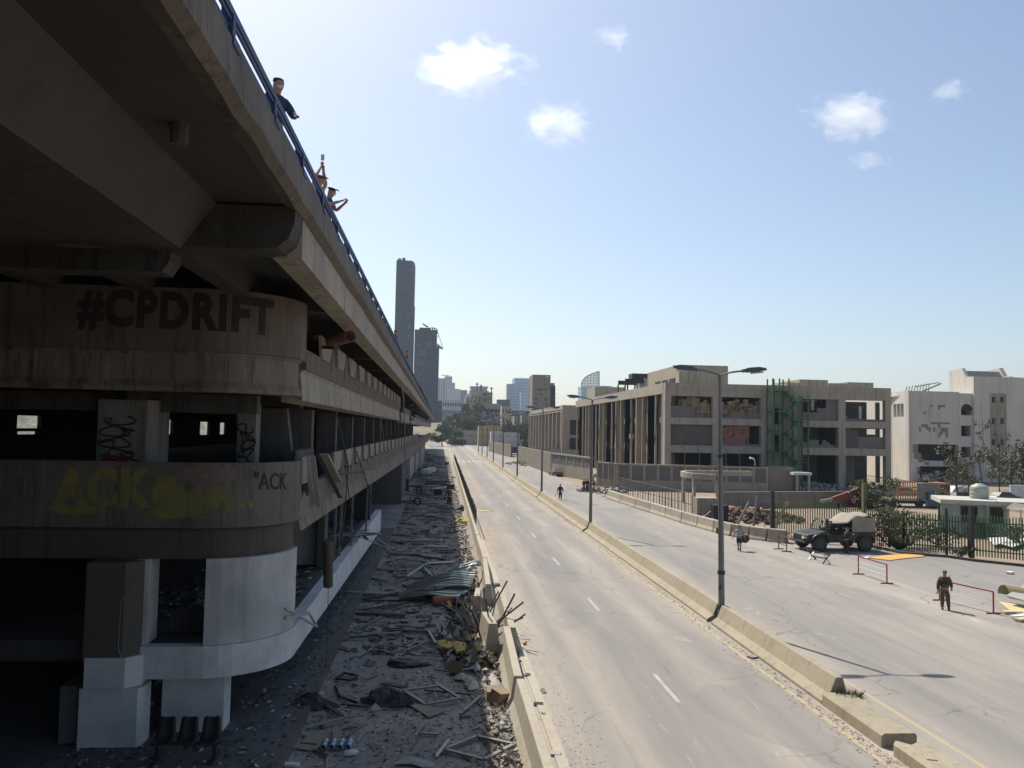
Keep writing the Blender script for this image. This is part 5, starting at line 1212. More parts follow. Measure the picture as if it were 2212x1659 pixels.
# precast barriers along the right kerb
bpx=[(1316,1076),(1345,1086),(1378,1097),(1410,1107),(1443,1117.5),(1478,1129),(1512,1139),(1548,1149),(1585,1158),(1622,1163.5),(1660,1168.5),(1700,1173)]
nm=['first and farthest','second','third','fourth','fifth','sixth','seventh','eighth','ninth','tenth','eleventh and nearest']
PP=[(-.4,0),(-.4,.12),(-.28,.35),(-.22,.95),(.22,.95),(.28,.35),(.4,.12),(.4,0)]
for i in range(11):
    a=g(*bpx[i]); b_=g(*bpx[i+1]); d=(b_-a).normalized()*.05
    mb=MB(); mb.sweep(PP,[(a.x+d.x,a.y+d.y),(b_.x-d.x,b_.y-d.y)]); mb.build('precast_barrier',cop if i%3 else conc_lt,None,label=nm[i]+' precast barrier in the row curving along the right side of the road',category='barrier',group='precast barriers along the right kerb',bevel=.03)
mb=MB(); a=g(1551,1151); mb.rbox((a.x+.5,a.y-.45,.25),(1.6,.25,.45),.1); mb.build('black_gap',black_m,None,label='black slot at the foot of the eighth precast barrier',category='drain')
# leaning posts of the wrecked gate
def c6(zx,zy): return ((2200+zx/2.212)*.5486,(1750+zy/2.212)*.5486)
def lean(lab,p,q,w_,m,name='leaning_post',Yo=0):
    a=g(*c6(*p)); b_=oy(*c6(*q),a.y+Yo); mb=MB(); mb.bar(a,b_,w_); return mb.build(name,m,None,label=lab,category='post')
lean('bent grey post leaning right in the orange yard',(1545,712),(1660,500),.16,metal_gr); lean('taller grey post standing left of the green fence',(1695,735),(1730,445),.16,metal_gr)
lean('fallen beam resting against the black cabinet',(1250,650),(1392,532),.18,metal_gr,'fallen_post'); lean('thin rusty pole beside the green fence',(1790,740),(1815,500),.05,rust)
mb=MB(); a=g(*c6(1695,735)); mb.bar(oy(*c6(1728,485),a.y),oy(*c6(1900,500),a.y),.07); mb.bar(oy(*c6(1728,485),a.y),oy(*c6(1705,600),a.y),.06); mb.bar(oy(*c6(1705,600),a.y),oy(*c6(1850,615),a.y),.06); mb.build('bent_frame',metal_gr,None,label='bent thin frame bars between the grey post and the green fence',category='frame')
# green picket fence
FB=[(1669,1166),(1812,1172),(1826,1172),(1953,1189),(2045,1198),(2098,1203.5),(2230,1216)]; FT=[1082,1083,1094,1104,1111,1113,1118]
def picket(t,q,h,m,wd=.055):
    mb=MB(); x,y=q.x,q.y; mb.add([(x-wd,y-.02,.1),(x+wd,y-.02,.1),(x+wd,y-.02,h-.12),(x,y-.02,h),(x-wd,y-.02,h-.12),(x-wd,y+.02,.1),(x+wd,y+.02,.1),(x+wd,y+.02,h-.12),(x,y+.02,h),(x-wd,y+.02,h-.12)],[(0,1,2,3,4),(9,8,7,6,5),(0,5,6,1),(1,6,7,2),(2,7,8,3),(3,8,9,4),(4,9,5,0)]); mb.build('picket',m,t)
fl=['tan and green picket fence section left of the army truck','short hinge section of green fence behind the army truck','picket fence section overgrown by the bush','green picket fence section left of the heavy dark gate post','narrow green gate leaf beside the heavy dark post','green picket fence section at the right edge in front of the white sheets']
gp=M('picket_green',(.06,.13,.055),(.1,.15,.06),scale=3,bump=.05); yp=M('picket_tan_green',(.2,.18,.07),(.14,.15,.06),scale=3,bump=.05)
for i in range(6):
    a=g(*FB[i]); b_=g(*FB[i+1]); ha=Hup(FB[i][0],FT[i],a); hb=Hup(FB[i+1][0],FT[i+1],b_); L=(b_-a).length; n=max(3,min(96,int(L/.17)))
    t=T('picket_fence',fl[i],'fence',(a.x,a.y,0),'green picket fence sections')
    for k in range(n+1):
        q=a.lerp(b_,k/n); h=ha+(hb-ha)*k/n+random.uniform(-.04,.04); picket(t,q,h,(yp if (i==0 and k<n*.62) or (i in(2,) and k>n*.3) else gp),.036)
    for z in (.45,.83):
        mb=MB(); mb.bar((a.x,a.y+.04,ha*z if z>.5 else .5),(b_.x,b_.y+.04,hb*z if z>.5 else .5),.07); mb.build('rail',gp,t)
for (px,py,tp,w_,lb_) in ((1668,1166,1060,.12,'thin post at the left end of the green fence'),(2099,1205,1092,.13,'heavy dark gate post in the green fence'),(2045,1199,1098,.07,'dark square post before the gate leaf'),(1867,1174,1045,.13,'yellow green pole rising behind the army truck canvas')):
    p=g(px,py); mb=MB(); mb.box(p.x-w_,p.x+w_,p.y-w_,p.y+w_,0,Hup(px,tp,p)); mb.build('fence_post',metal_dk if px!=1867 else yp,None,label=lb_,category='post')
a=g(1716,1180); mb=MB()
pts=[g(1880,1181),g(1953,1197),g(2045,1204),g(2100,1212),g(2230,1226)]
mb.sweep([(-.15,0),(.15,0),(.15,.16),(-.15,.16)],[(p.x,p.y) for p in pts]); mb.build('yard_kerb',conc_dk,kind='structure')
# leaning sheet strip
mb=MB(); a=g(*cr5(90,500)); P=[oy(*cr5(*q),a.y-.2) for q in ((92,490),(122,498),(232,272),(205,262),(160,350))]; mb.add([*P,*[p+Vector((0,.03,0)) for p in P]],[(0,1,2,3,4),(9,8,7,6,5),(0,5,6,1),(1,6,7,2),(2,7,8,3)]); mb.build('sheet_strip',M('bare_aluminium',(.45,.47,.5),rough=.35,metal=.6),None,label='bent pale metal strip leaning on the left end of the green fence',category='metal sheet')

# ---------------- kiosk, tank, vehicles in the yard ----------------
def BX(px0,px1,pt,pb,Y,dep,mb): a=oy(px0,pt,Y); b_=oy(px1,pb,Y); mb.box(a.x,b_.x,Y,Y+dep,b_.z,a.z)
YK=66; t=T('kiosk','pale green kiosk with a flat white roof behind the green fence','kiosk',oy(2110,1165,YK)); kg=M('kiosk_pale_green',(.34,.38,.33),(.28,.31,.27),streak=.3)
t.location.z=0
zr=oy(2043,1080,YK).z; xa=oy(2044,1100,YK).x; xb=oy(2168,1100,YK).x
mb=MB(); mb.box(xa-.1,xb+2.2,YK-.4,YK+5,zr-.35,zr); mb.build('roof',M('kiosk_roof',(.5,.48,.42),(.4,.38,.33)),t)
x1=oy(2080,1100,YK).x; x2_=oy(2112,1100,YK).x; x3_=oy(2126,1100,YK).x
mb=MB(); mb.holes(lambda u,t_,z:(u,YK+t_,z),xa,xb,0,zr-.36,[(x1,x2_,1.0,2.4),(x3_+.3,xb-.4,1.0,2.4)],.2); mb.build('front_wall',kg,t)
mb=MB(); mb.box(xa,xb,YK+1.5,YK+1.7,0,zr-.36); mb.build('inner_wall',M('kiosk_inside',(.1,.095,.085)),t)
mb=MB(); mb.box(x3_,x3_+.16,YK-.3,YK-.14,0,zr-.35); mb.build('post',kg,t)
tk=T('water_tank','ribbed pale green plastic water tank on the kiosk roof','water tank',(oy(2127,1078,YK+1.5).x,YK+2.2,zr)); p=tk.location
mb=MB(); prof=[(.68,0),(.74,.1),(.74,.28),(.71,.32),(.75,.37),(.75,.6),(.72,.64),(.74,.7),(.73,.95),(.6,1.12),(.35,1.2),(.3,1.28),(0.02,1.3)]
n=24; vs=[(p.x+r*math.cos(2*math.pi*k/n),p.y+r*math.sin(2*math.pi*k/n),p.z+z) for r,z in prof for k in range(n)]
mb.add(vs,[(j*n+k,j*n+(k+1)%n,(j+1)*n+(k+1)%n,(j+1)*n+k) for j in range(len(prof)-1) for k in range(n)]); mb.build('tank_body',M('tank_plastic',(.42,.47,.38),rough=.5,bump=0),tk,smooth=True)
t.rotation_euler=(0,0,-.42)
# parasol frames at right of the kiosk
mb=MB(); YQ=62; a=oy(2178,1098,YQ); mb.add([oy(2172,1098,YQ),oy(2215,1103,YQ),oy(2240,1096,YQ+2),oy(2190,1085,YQ+2)],[(0,1,2,3)]); mb.add([oy(2165,1090,YQ+3),oy(2172,1108,YQ+3),oy(2150,1080,YQ+3)],[(0,1,2)]); 
for px in (2178,2205): q=oy(px,1100,YQ); mb.bar((q.x,YQ,0),(q.x,YQ,q.z),.06)
mb.build('tattered_awning',tarp_m,None,label='tattered tan awning on thin poles right of the kiosk',category='awning')
for i,(q0,q1,q2_,q3,lb_) in enumerate((((1905,578),(2060,572),(2120,600),(1960,640),'white corrugated sheet lying behind the right fence, left one'),((2010,625),(2230,575),(2240,610),(2120,655),'white corrugated sheet lying behind the right fence, right one'))):
    P=[g(*cr5(*q),.15) for q in (q0,q1,q2_,q3)]; mb=MB(); mb.add([*P,*[p+Vector((0,0,.05)) for p in P]],[(3,2,1,0),(4,5,6,7),(0,1,5,4),(1,2,6,5),(2,3,7,6),(3,0,4,7)]); mb.build('white_sheet',white_p,None,label=lb_,category='metal sheet')
# orange stake truck with grey tarp
YO=93; t=T('stake_truck','orange stake truck with a grey tarp hanging over its bed','truck',(oy(1985,1100,YO).x,YO,0)); orm=M('truck_orange',(.42,.2,.05),(.3,.13,.05),rough=.6,bump=.05)
def c5b(zx0,zx1,zy0,zy1,dep,nm_,m,Y=YO): mb=MB(); a=cr5(zx0,zy0); b_=cr5(zx1,zy1); BX(a[0],b_[0],a[1],b_[1],Y,dep,mb); mb.build(nm_,m,t)
c5b(1060,1590,255,290,2.6,'chassis',metal_dk); c5b(1500,1592,112,255,2.4,'cab',orm); c5b(1515,1580,130,180,-.05,'windscreen',winm)
mb=MB()
for k in range(9): q=oy(*cr5(1150+20*k,245),YO); q2_=oy(*cr5(1150+20*k,100),YO); mb.bar(q,q2_,.09)
for zy in (103,150,200,245): mb.bar(oy(*cr5(1150,zy),YO),oy(*cr5(1310,zy),YO),.12)
mb.build('stake_side',orm,t)
mb=MB()
for k in range(6): q=oy(*cr5(1060+16*k,240),YO+2.4); q2_=oy(*cr5(1060+16*k,98),YO+2.4); mb.bar(q,q2_,.09)
mb.bar(oy(*cr5(1055,100),YO+2.4),oy(*cr5(1300,100),YO+2.4),.12); mb.bar(oy(*cr5(1055,170),YO+2.4),oy(*cr5(1150,170),YO+2.4),.12); mb.build('stake_side',M('stake_tan',(.34,.26,.16)),t)
mb=MB(); vs=[]
for j in range(5):
    for i in range(7): q=oy(*cr5(1308+32*i,112+40*j-(8*i if j>3 else 0)),YO-.15+.25*mnoise.noise(Vector((i*.6,j*.5,3)))); vs.append(q)
mb.add(vs,[(j*7+i,j*7+i+1,(j+1)*7+i+1,(j+1)*7+i) for j in range(4) for i in range(6)]); mb.build('tarp',M('tarp_grey',(.26,.25,.235),(.2,.19,.18),bump=.3),t,smooth=True)
c5b(1405,1500,190,310,.6,'side_crate',M('crate_blue_grey',(.12,.14,.17)),YO-.6)
for zx in (1110,1330,1540): q=oy(*cr5(zx,300),YO); mb=MB(); mb.cyl((q.x,YO-.1,.5),(q.x,YO+.35,.5),.5,n=16); mb.build('wheel',black_m,t)
# wrecked excavator
YX=91; t=T('excavator','wrecked excavator with a bare cab frame and a rusty red boom','excavator',(oy(1875,1090,YX).x,YX,0))
mb=MB(); mb.bar(oy(*cr5(495,268),YX),oy(*cr5(640,240),YX),.25,.35); mb.build('stick',M('pale_dirt_metal',(.4,.36,.3)),t)
mb=MB(); mb.bar(oy(*cr5(600,258),YX),oy(*cr5(835,175),YX),.4,.75); mb.build('boom',M('boom_red',(.24,.055,.04),(.13,.05,.04),rough=.7),t)
mb=MB(); ca=oy(*cr5(825,155),YX); cb_=oy(*cr5(975,290),YX)
for x in (ca.x,(ca.x*.5+cb_.x*.5),cb_.x):
    for y in (YX,YX+1.6): mb.bar((x,y,cb_.z),(x+.1,y,ca.z),.12)
for y in (YX,YX+1.6): mb.bar((ca.x,y,ca.z),(cb_.x,y,ca.z+.05),.12); mb.bar((ca.x,y,(ca.z+cb_.z)/2),(cb_.x,y,(ca.z+cb_.z)/2),.1)
mb.bar((ca.x,YX,ca.z),(ca.x,YX+1.6,ca.z),.12); mb.bar((cb_.x+.1,YX,ca.z+.05),(cb_.x+.1,YX+1.6,ca.z+.05),.12); mb.build('cab_frame',metal_gr,t)
mb=MB(); q0=oy(*cr5(895,170),YX-.05); q1=oy(*cr5(940,245),YX-.05); mb.box(q0.x,q1.x,YX-.08,YX-.05,q1.z,q0.z); mb.build('door_glass',M('cab_glass',(.3,.36,.4),rough=.2),t)
mb=MB(); mb.box(ca.x-.3,cb_.x+1.2,YX-.2,YX+2.4,.9,cb_.z); mb.build('body',M('boom_red',(.24,.055,.04)),t)
for y in (YX-.4,YX+2.2): mb=MB(); mb.box(ca.x-.6,cb_.x+1.4,y,y+.5,.05,.85); mb.build('track',metal_dk,t,bevel=.2)
# small cars far right
def car(lab,base,rz,m,L=4.3,W=1.75,H=1.4,cat='car',name='parked_car',crush=0):
    t=T(name,lab,cat,(0,0,0)); 
    def loft(sec,nm_,mm,bev=.04):
        mb=MB(); n=len(sec)
        vs=[]
        for (x,w_,z0,z1,wt_) in sec: vs+=[(x,-w_,z0),(x,w_,z0),(x,w_,z0+(z1-z0)*.62),(x,wt_,z1),(x,-wt_,z1),(x,-w_,z0+(z1-z0)*.62)]
        fs=[(0,1,2,3,4,5)[::-1],tuple((n-1)*6+i for i in range(6))]
        for k in range(n-1):
            for i in range(6): fs.append((k*6+i,k*6+(i+1)%6,(k+1)*6+(i+1)%6,(k+1)*6+i))
        mb.add(vs,fs); return mb.build(nm_,mm,t,bevel=bev)
    w_=W/2; k=L/4.3
    loft([(-2.15*k,w_*.85,.35,.75,w_*.8),(-2.0*k,w_,.25,.9,w_*.88),(-1.2*k,w_,.22,.95,w_*.9),(.9*k,w_,.22,.93,w_*.9),(1.9*k,w_*.97,.25,.78,w_*.82),(2.15*k,w_*.85,.35,.65,w_*.75)],'body',m)
    loft([(-1.75*k,w_*.82,.9,.93,w_*.8),(-1.15*k,w_*.84,.9,H-crush,w_*.68),(.1*k,w_*.84,.9,H+.02-crush*.6,w_*.68),(.95*k,w_*.82,.88,.95,w_*.78)],'glasshouse',winm)
    mb=MB(); mb.box(-1.1*k,.1*k,-w_*.66,w_*.66,H-crush,H+.03-crush*.8); mb.build('roof',m,t,bevel=.02)
    for x in (-1.35*k,1.35*k):
        for s in (-1,1): mb=MB(); mb.cyl((x,s*(w_-.18),.32),(x,s*(w_+.01),.32),.32,n=18); wh=mb.build('wheel',black_m,t); r=MB(); r.cyl((x,s*(w_+.0),.32),(x,s*(w_+.02),.32),.18,n=12); r.build('rim',metal_gr,wh)
    for s in (-1,1):
        mb=MB(); mb.box(2.1*k,2.17*k,s*w_*.6-.15,s*w_*.6+.15,.55,.68); mb.build('headlight',white_p,t)
        mb=MB(); mb.box(-2.17*k,-2.1*k,s*w_*.62-.15,s*w_*.62+.15,.6,.75); mb.build('tail_light',red_p,t)
    t.location=base; t.rotation_euler=(0,0,rz); return t
car('dark battered sedan parked against the curved plaster wall',g(1200,1027),R(95),M('car_grey',(.1,.1,.1),(.2,.18,.15),rough=.5,bump=.02),crush=.15)
car('dark grey car parked in the yard behind the water tank',oy(2172,1080,100)*1.0,R(10),M('car_dark',(.08,.09,.1),rough=.4,bump=.0)).location.z=0
car('black pick-up half hidden behind the kiosk roof',Vector((oy(2085,1090,98).x,98,0)),R(5),black_m,L=5)
tt=car('military truck with a square dark cab at the far end of the road',g(992.5,962.5),R(-92),M('army_far',(.04,.05,.04)),L=5.6,W=2.5,H=2.2)
mb=MB(); mb.box(-2.8,.6,-1.2,1.2,.9,2.9); o=mb.build('canvas_box',M('army_far',(.04,.05,.04)),None,orig=(0,0,0)); o.parent=tt
tv=car('white fronted truck parked in the gap between the tan walls',g(1111,985),R(-95),M('truck_pale',(.4,.37,.33)),L=5.5,W=2.4,H=2.3)
mb=MB(); mb.box(-2.7,.4,-1.15,1.15,.9,2.8); o=mb.build('cargo_box',M('cargo_dark',(.08,.075,.07)),None,orig=(0,0,0)); o.parent=tv
mb=MB(); P=[oy(*cr5(*q),99) for q in ((1600,190),(1750,195),(1740,150),(1640,140))]; mb.add([*P,*[p+Vector((0,3,0)) for p in P]],[(0,1,2,3),(7,6,5,4),(3,2,6,7),(1,5,6,2),(0,3,7,4)]); mb.build('crushed_roof',white_p,None,label='crushed white sheet roof behind the orange truck',category='metal sheet')
mb=MB(); p=oy(*cr5(2160,205),105); mb.box(p.x-1,p.x+1.2,105,105.3,0,p.z+1.2); mb.build('white_pallet',white_w,None,label='white pallet standing at the far right of the yard',category='pallet')

# ---------------- army vehicle ----------------
army=M('army_dark_green',(.03,.036,.026),(.04,.045,.033),rough=.45,bump=.03,var=.2)
t=T('army_truck','dark green open army utility truck with a tan canvas cover','army truck',(0,0,0)); av=t
def AB(x0,x1,y0,y1,z0,z1,nm_,mm=army,bev=.03): mb=MB(); mb.box(x0,x1,y0,y1,z0,z1); return mb.build(nm_,mm,t,bevel=bev)
mb=MB(); sec=[(-2.3,.6,.95),(-2.3,.62,1.15),(-1.0,.6,1.2)]
AB(-2.35,-.35,-1.02,1.02,.68,1.18,'cargo_bed'); AB(-.35,.95,-1.0,1.0,.55,1.05,'cabin')
mb=MB(); hv=[(.95,-.98,.6),(2.2,-.92,.6),(2.2,-.92,1.0),(.95,-.98,1.22),(.95,.98,.6),(2.2,.92,.6),(2.2,.92,1.0),(.95,.98,1.22)]
mb.add(hv,[(3,2,1,0),(4,5,6,7),(0,1,5,4),(1,2,6,5),(2,3,7,6),(3,0,4,7)]); mb.build('bonnet',army,t,bevel=.06)
mb=MB(); mb.quad((1.3,-.35,1.165),(1.9,-.33,1.065),(1.9,.33,1.065),(1.3,.35,1.165)); o=mb.build('bonnet_vent',black_m,t)
AB(2.2,2.27,-.7,.7,.62,.95,'grille',black_m,.01); AB(2.2,2.42,-.98,.98,.5,.62,'bumper',black_m)
for s in (-1,1): mb=MB(); mb.cyl((2.25,s*.62,.83),(2.33,s*.62,.83),.1,n=14); mb.build('headlight',M('headlight_glass',(.8,.8,.75),rough=.1,bump=0),t); AB(2.2,2.3,s*.84-.05,s*.84+.05,.78,.88,'turn_light',orange_b,.005)
mb=MB()
for y in (-.95,0,.95): mb.bar((.95,y,1.2),(.6,y,1.82),.07)
mb.bar((.95,-.95,1.22),(.95,.95,1.22),.07); mb.bar((.6,-.95,1.82),(.6,.95,1.82),.08); mb.build('windscreen_frame',army,t)
mb=MB(); mb.quad((.93,-.9,1.25),(.93,.9,1.25),(.63,.9,1.8),(.63,-.9,1.8)); gm_=bpy.data.materials.new('clear_glass'); gm_.use_nodes=True; gb=gm_.node_tree.nodes['Principled BSDF']; gb.inputs['Transmission Weight'].default_value=1; gb.inputs['Roughness'].default_value=.02; gb.inputs['IOR'].default_value=1.1; gb.inputs['Base Color'].default_value=(.8,.85,.85,1); mb.build('windscreen',gm_,t)
for x,y in ((1.45,1.0),(-1.6,1.0),(1.45,-1.0),(-1.6,-1.0)):
    mb=MB(); mb.cyl((x,y-.15,.48),(x,y+.15,.48),.48,n=24); wh=mb.build('wheel',black_m,t,bevel=.05); r=MB(); s=1 if y>0 else -1; r.cyl((x,y+s*.14,.48),(x,y+s*.165,.48),.25,n=16); r.build('rim',army,wh)
for s in (-1,1):
    mb=MB(); mb.sweep([(0,0),(.3,0),(.3,.04),(0,.04)],[(0,0),(0.01,0)]); 
    f=MB()
    for x in (1.45,-1.6):
        for k in range(8):
            a0=math.pi*k/8; a1=math.pi*(k+1)/8; f.add([(x+.6*math.cos(a0),s*.8,.5+.6*math.sin(a0)),(x+.6*math.cos(a1),s*.8,.5+.6*math.sin(a1)),(x+.6*math.cos(a1),s*1.14,.5+.6*math.sin(a1)),(x+.6*math.cos(a0),s*1.14,.5+.6*math.sin(a0))],[(0,1,2,3)])
    f.build('mudguard',army,t)
mb=MB(); vs=[]; prof=[(.75,1.86),(.3,1.84),(-.2,1.86),(-.5,1.88),(-.8,2.12),(-1.1,2.3),(-1.6,2.24),(-1.9,2.34),(-2.3,2.16),(-2.36,1.2)]
for i,(x,z) in enumerate(prof):
    for j in range(9):
        y=-1.0+.25*j; e=abs(j-4)/4; zz=z-.12*e*e-.05*abs(mnoise.noise(Vector((x*2,y*2,1))))+(0 if i<9 else 0)
        vs.append((x,y,zz if i<9 else z))
mb.add(vs,[(i*9+j,i*9+j+1,(i+1)*9+j+1,(i+1)*9+j) for i in range(len(prof)-1) for j in range(8)])
o=mb.build('canvas_top',tarp_m,t,smooth=True); sd=o.modifiers.new('s','SOLIDIFY'); sd.thickness=.03
for s in (-1,1):
    mb=MB(); mb.add([(-.75,s*1.0,1.2),(-2.35,s*1.0,1.2),(-2.32,s*1.0,2.05),(-1.6,s*1.0,2.1),(-1.1,s*1.0,2.15),(-.78,s*1.0,1.95)],[(0,1,2,3,4,5)]); o=mb.build('canvas_side',tarp_m,t); sd=o.modifiers.new('s','SOLIDIFY'); sd.thickness=.03
mb=MB(); mb.bar((.95,1.05,1.2),(.95,1.05,2.0),.14); mb.build('exhaust_stack',black_m,t)
for y in (-.45,.45): AB(-.25,.3,y-.25,y+.25,1.05,1.2,'seat',black_m); AB(-.35,-.25,y-.25,y+.25,1.1,1.65,'seat_back',black_m)
a=g(*cr5(465,690)); b_=g(*cr5(850,688)); d=(a-b_); rz=math.atan2(d.y,d.x); c=(a+b_)/2; nrm=Vector((-math.sin(rz),math.cos(rz),0)); 
if nrm.y<0: nrm=-nrm
c=c+nrm*1.0; sc_=d.length/3.05; av.location=(c.x,c.y,0); av.rotation_euler=(0,0,rz); av.scale=(sc_,)*3

# ---------------- crowd control barriers ----------------
def crowd(lab,p,q,h,m1,m2,feet=.35,grp='red and white tube barriers'):
    a=g(*p); b_=g(*q); t=T('tube_barrier',lab,'barrier',(a.x,a.y,0),grp); u=(b_-a).normalized(); o_=Vector((0,0,0)); wd=.055
    for e in (a,b_):
        mb=MB(); mb.bar(e,e+Vector((0,0,h)),wd); mb.build('post',m1,t)
        mb=MB(); n_=Vector((-u.y,u.x,0)); n_=Vector((1,0,0)) ; mb.bar(e-n_*feet+Vector((0,0,.03)),e+n_*feet+Vector((0,0,.03)),.06); mb.build('foot',m1,t)
    mb=MB(); mb.bar(a+Vector((0,0,h)),b_+Vector((0,0,h)),wd); mb.build('top_rail',m1,t)
    for k in (.7,.42): mb=MB(); mb.bar(a+Vector((0,0,h*k)),b_+Vector((0,0,h*k)),.035); mb.build('rail',m2,t)
    return t
crowd('red and white tube barrier beside the standing soldier',cr5(1500,1103),cr5(1955,1215),1.0,red_p,white_p)
crowd('red and white tube barrier in the middle, below the orange board',cr5(815,883),cr5(1055,962),1.05,red_p,white_p)
crowd('small dark red tube barrier by the end of the precast row',cr5(142,670),cr5(208,692),1.0,rust,rust)
crowd('faded pink barrier panel near the distant soldiers',cr2(800,1312),cr2(848,1338),.9,M('faded_pink',(.42,.2,.17)),M('faded_pink',(.42,.2,.17)))
t=T('spike_barrier','black and white knife rest frame standing in front of the army truck','barrier',g(*cr5(390,760)))
ends=[(cr5(395,760),cr5(440,692),cr5(455,752),cr5(388,680)),(cr5(578,800),cr5(512,700),cr5(512,795),cr5(580,703))]; Pm=[]
for (f0,t0,f1,t1) in ends:
    A=g(*f0); B=oy(*t0,A.y+.3); Cc=g(*f1); D=oy(*t1,Cc.y-.2)
    for (p,q) in ((A,B),(Cc,D)): mb=MB(); mb.bar(p,q,.07); mb.build('leg',white_p if p is A else metal_dk,t)
    Pm.append((A+B)/2)
mb=MB(); mb.bar(Pm[0],Pm[1],.07); mb.build('spine',metal_dk,t); mb=MB(); mb.bar(g(*cr5(400,755)),g(*cr5(515,790)),.06); mb.build('bottom_rail',white_p,t)
mb=MB(); mb.bar(oy(*cr5(345,660),Pm[0].y),oy(*cr5(575,722),Pm[1].y),.07); mb.build('top_rail',rust,t)

# ---------------- plants ----------------
def bush(lab,zx,zy,rx,h,m,seed,n,sz,name='bush',Y=None,cv=cr5,cat='bush'):
    p=g(*cv(zx,zy)); t=T(name,lab,cat,(p.x,p.y,0)); rnd=random.Random(seed); mb=MB(); lobes=[]
    for i in range(9):
        a=rnd.uniform(0,6.28); r=rx*rnd.uniform(.1,.8); e=Vector((p.x+r*math.cos(a),p.y+abs(r*math.sin(a))*.6,h*rnd.uniform(.35,.9))); mb.tube([(p.x,p.y,0),(e+Vector((p.x,p.y,.1)))/2,e],[.05,.03,.01],4); lobes.append((e.x,e.y,e.z,rx*.38,h*.2))
    lobes.append((p.x,p.y,h*.3,rx*.6,h*.3)); mb.build('stems',bark,t); c=MB(); crown_mesh(c,lobes,n,sz,seed); c.build('foliage',m,t)
bush('large dusty green bush growing through the fence behind the army truck',1080,655,2.4,3.3,leaf_a,1,2600,.13)
bush('loose bush leaning over the fence left of the kiosk',1250,640,2.2,2.6,leaf_b,2,1700,.12)
bush('low dark bush at the fence foot left of the kiosk',1490,640,2.6,1.4,leaf_a,3,1600,.11)
bush('low leafy shrub at the foot of the heavy gate post',1680,745,1.3,.8,leaf_b,4,700,.08)
bush('bushy weeds below the tube of the orange truck',970,330,3.5,3.4,leaf_a,5,2000,.16)
bush('shrub under the awning at the right edge',2170,640,2.0,1.6,leaf_a,6,1000,.1)
bush('small shrub behind the narrow gate leaf',1890,560,1.6,1.2,leaf_a,7,700,.1)
def tuft(lab,p,h,r,n,m,seed,name='grass_tuft'):
    rnd=random.Random(seed); mb=MB()
    for i in range(n):
        a=rnd.uniform(0,6.28); k=rnd.random()*r; b0=Vector((p.x+k*.4*math.cos(a),p.y+k*.4*math.sin(a),p.z)); e=b0+Vector((k*1.3*math.cos(a),k*1.3*math.sin(a),h*rnd.uniform(.6,1.1))); s_=Vector((-math.sin(a),math.cos(a),0))*.007
        mb.add([b0-s_,b0+s_,(b0+e)/2+Vector((0,0,h*.1))+s_*.7,e,(b0+e)/2+Vector((0,0,h*.1))-s_*.7],[(0,1,2,3,4)])
    return mb.build(name,m,None,label=lab,category='grass')
tuft('dry grass tuft growing at the broken end of the median barrier',Vector((12.3,24.1,.0)),.5,.3,420,M('grass_dry',(.2,.2,.1),(.13,.14,.07),bump=0,scale=4),2)
tuft('green weed tuft on the kerb right of the army truck',g(*cr5(1155,672)),.9,.6,240,leaf_a,3)
# bare burnt trees and saplings by the white building
def sapling(lab,zx,zb,zt,Y,m,n,seed,rad=1.2,leaf=.18,low=.3):
    b0=oy(*cr4(zx,zb),Y); tp=oy(*cr4(zx,zt),Y); h=tp.z; t=T('sapling',lab,'tree',(b0.x,Y,0)); rnd=random.Random(seed); mb=MB(); pts=[(b0.x+.12*h*.1*rnd.uniform(-1,1)*k,Y,h*k/6) for k in range(7)]; pts[0]=(b0.x,Y,-.1); mb.tube(pts,[.12*(1-k/7)+.02 for k in range(7)],5); lobes=[]
    for i in range(11):
        z=h*rnd.uniform(low,.95); a=rnd.uniform(0,6.28); r=rad*rnd.uniform(.4,1); e=Vector((b0.x+r*math.cos(a),Y+r*math.sin(a),z+r*.5)); mb.tube([(b0.x,Y,z),e],[.04,.012],4); lobes.append((e.x,e.y,e.z,rad*.3,rad*.3))
    mb.build('trunk',bark,t); c=MB(); crown_mesh(c,lobes,n,leaf,seed); c.build('leaves',m,t)
sapling('thin leafy sapling with pale green top in front of the stone building',1300,1650,985,75,leaf_b,900,1,1.7,.16)
sapling('burnt bare tree with drooping dead leaves, left of the two',1560,1340,690,118,M('dead_leaf',(.08,.055,.04)),300,2,1.5,.2)
sapling('burnt bare tree against the stained stucco strip',1755,1340,730,120,M('dead_leaf',(.08,.055,.04)),160,3,1.6,.2)
sapling('bushy sapling between the leafy sapling and the burnt trees',1430,1400,1090,95,leaf_b,1100,4,2.6,.2,.4)
make_tree('tree','dark bushy tree at the foot of the stone building near the right edge','tree',(oy(*cr4(1890,1300),125).x,125,0),8,5,leaf_b,77,1300,.3,bare=.08)
make_tree('tree','dark shrubby tree cut by the right edge of the picture','tree',(oy(*cr4(2010,1300),121).x,121,0),9,4,leaf_a,78,1200,.3,bare=.05)
bush('rough shrubs at the base of the stone building',1200,1375,6,2.2,leaf_b,9,1200,.22,cv=cr4)
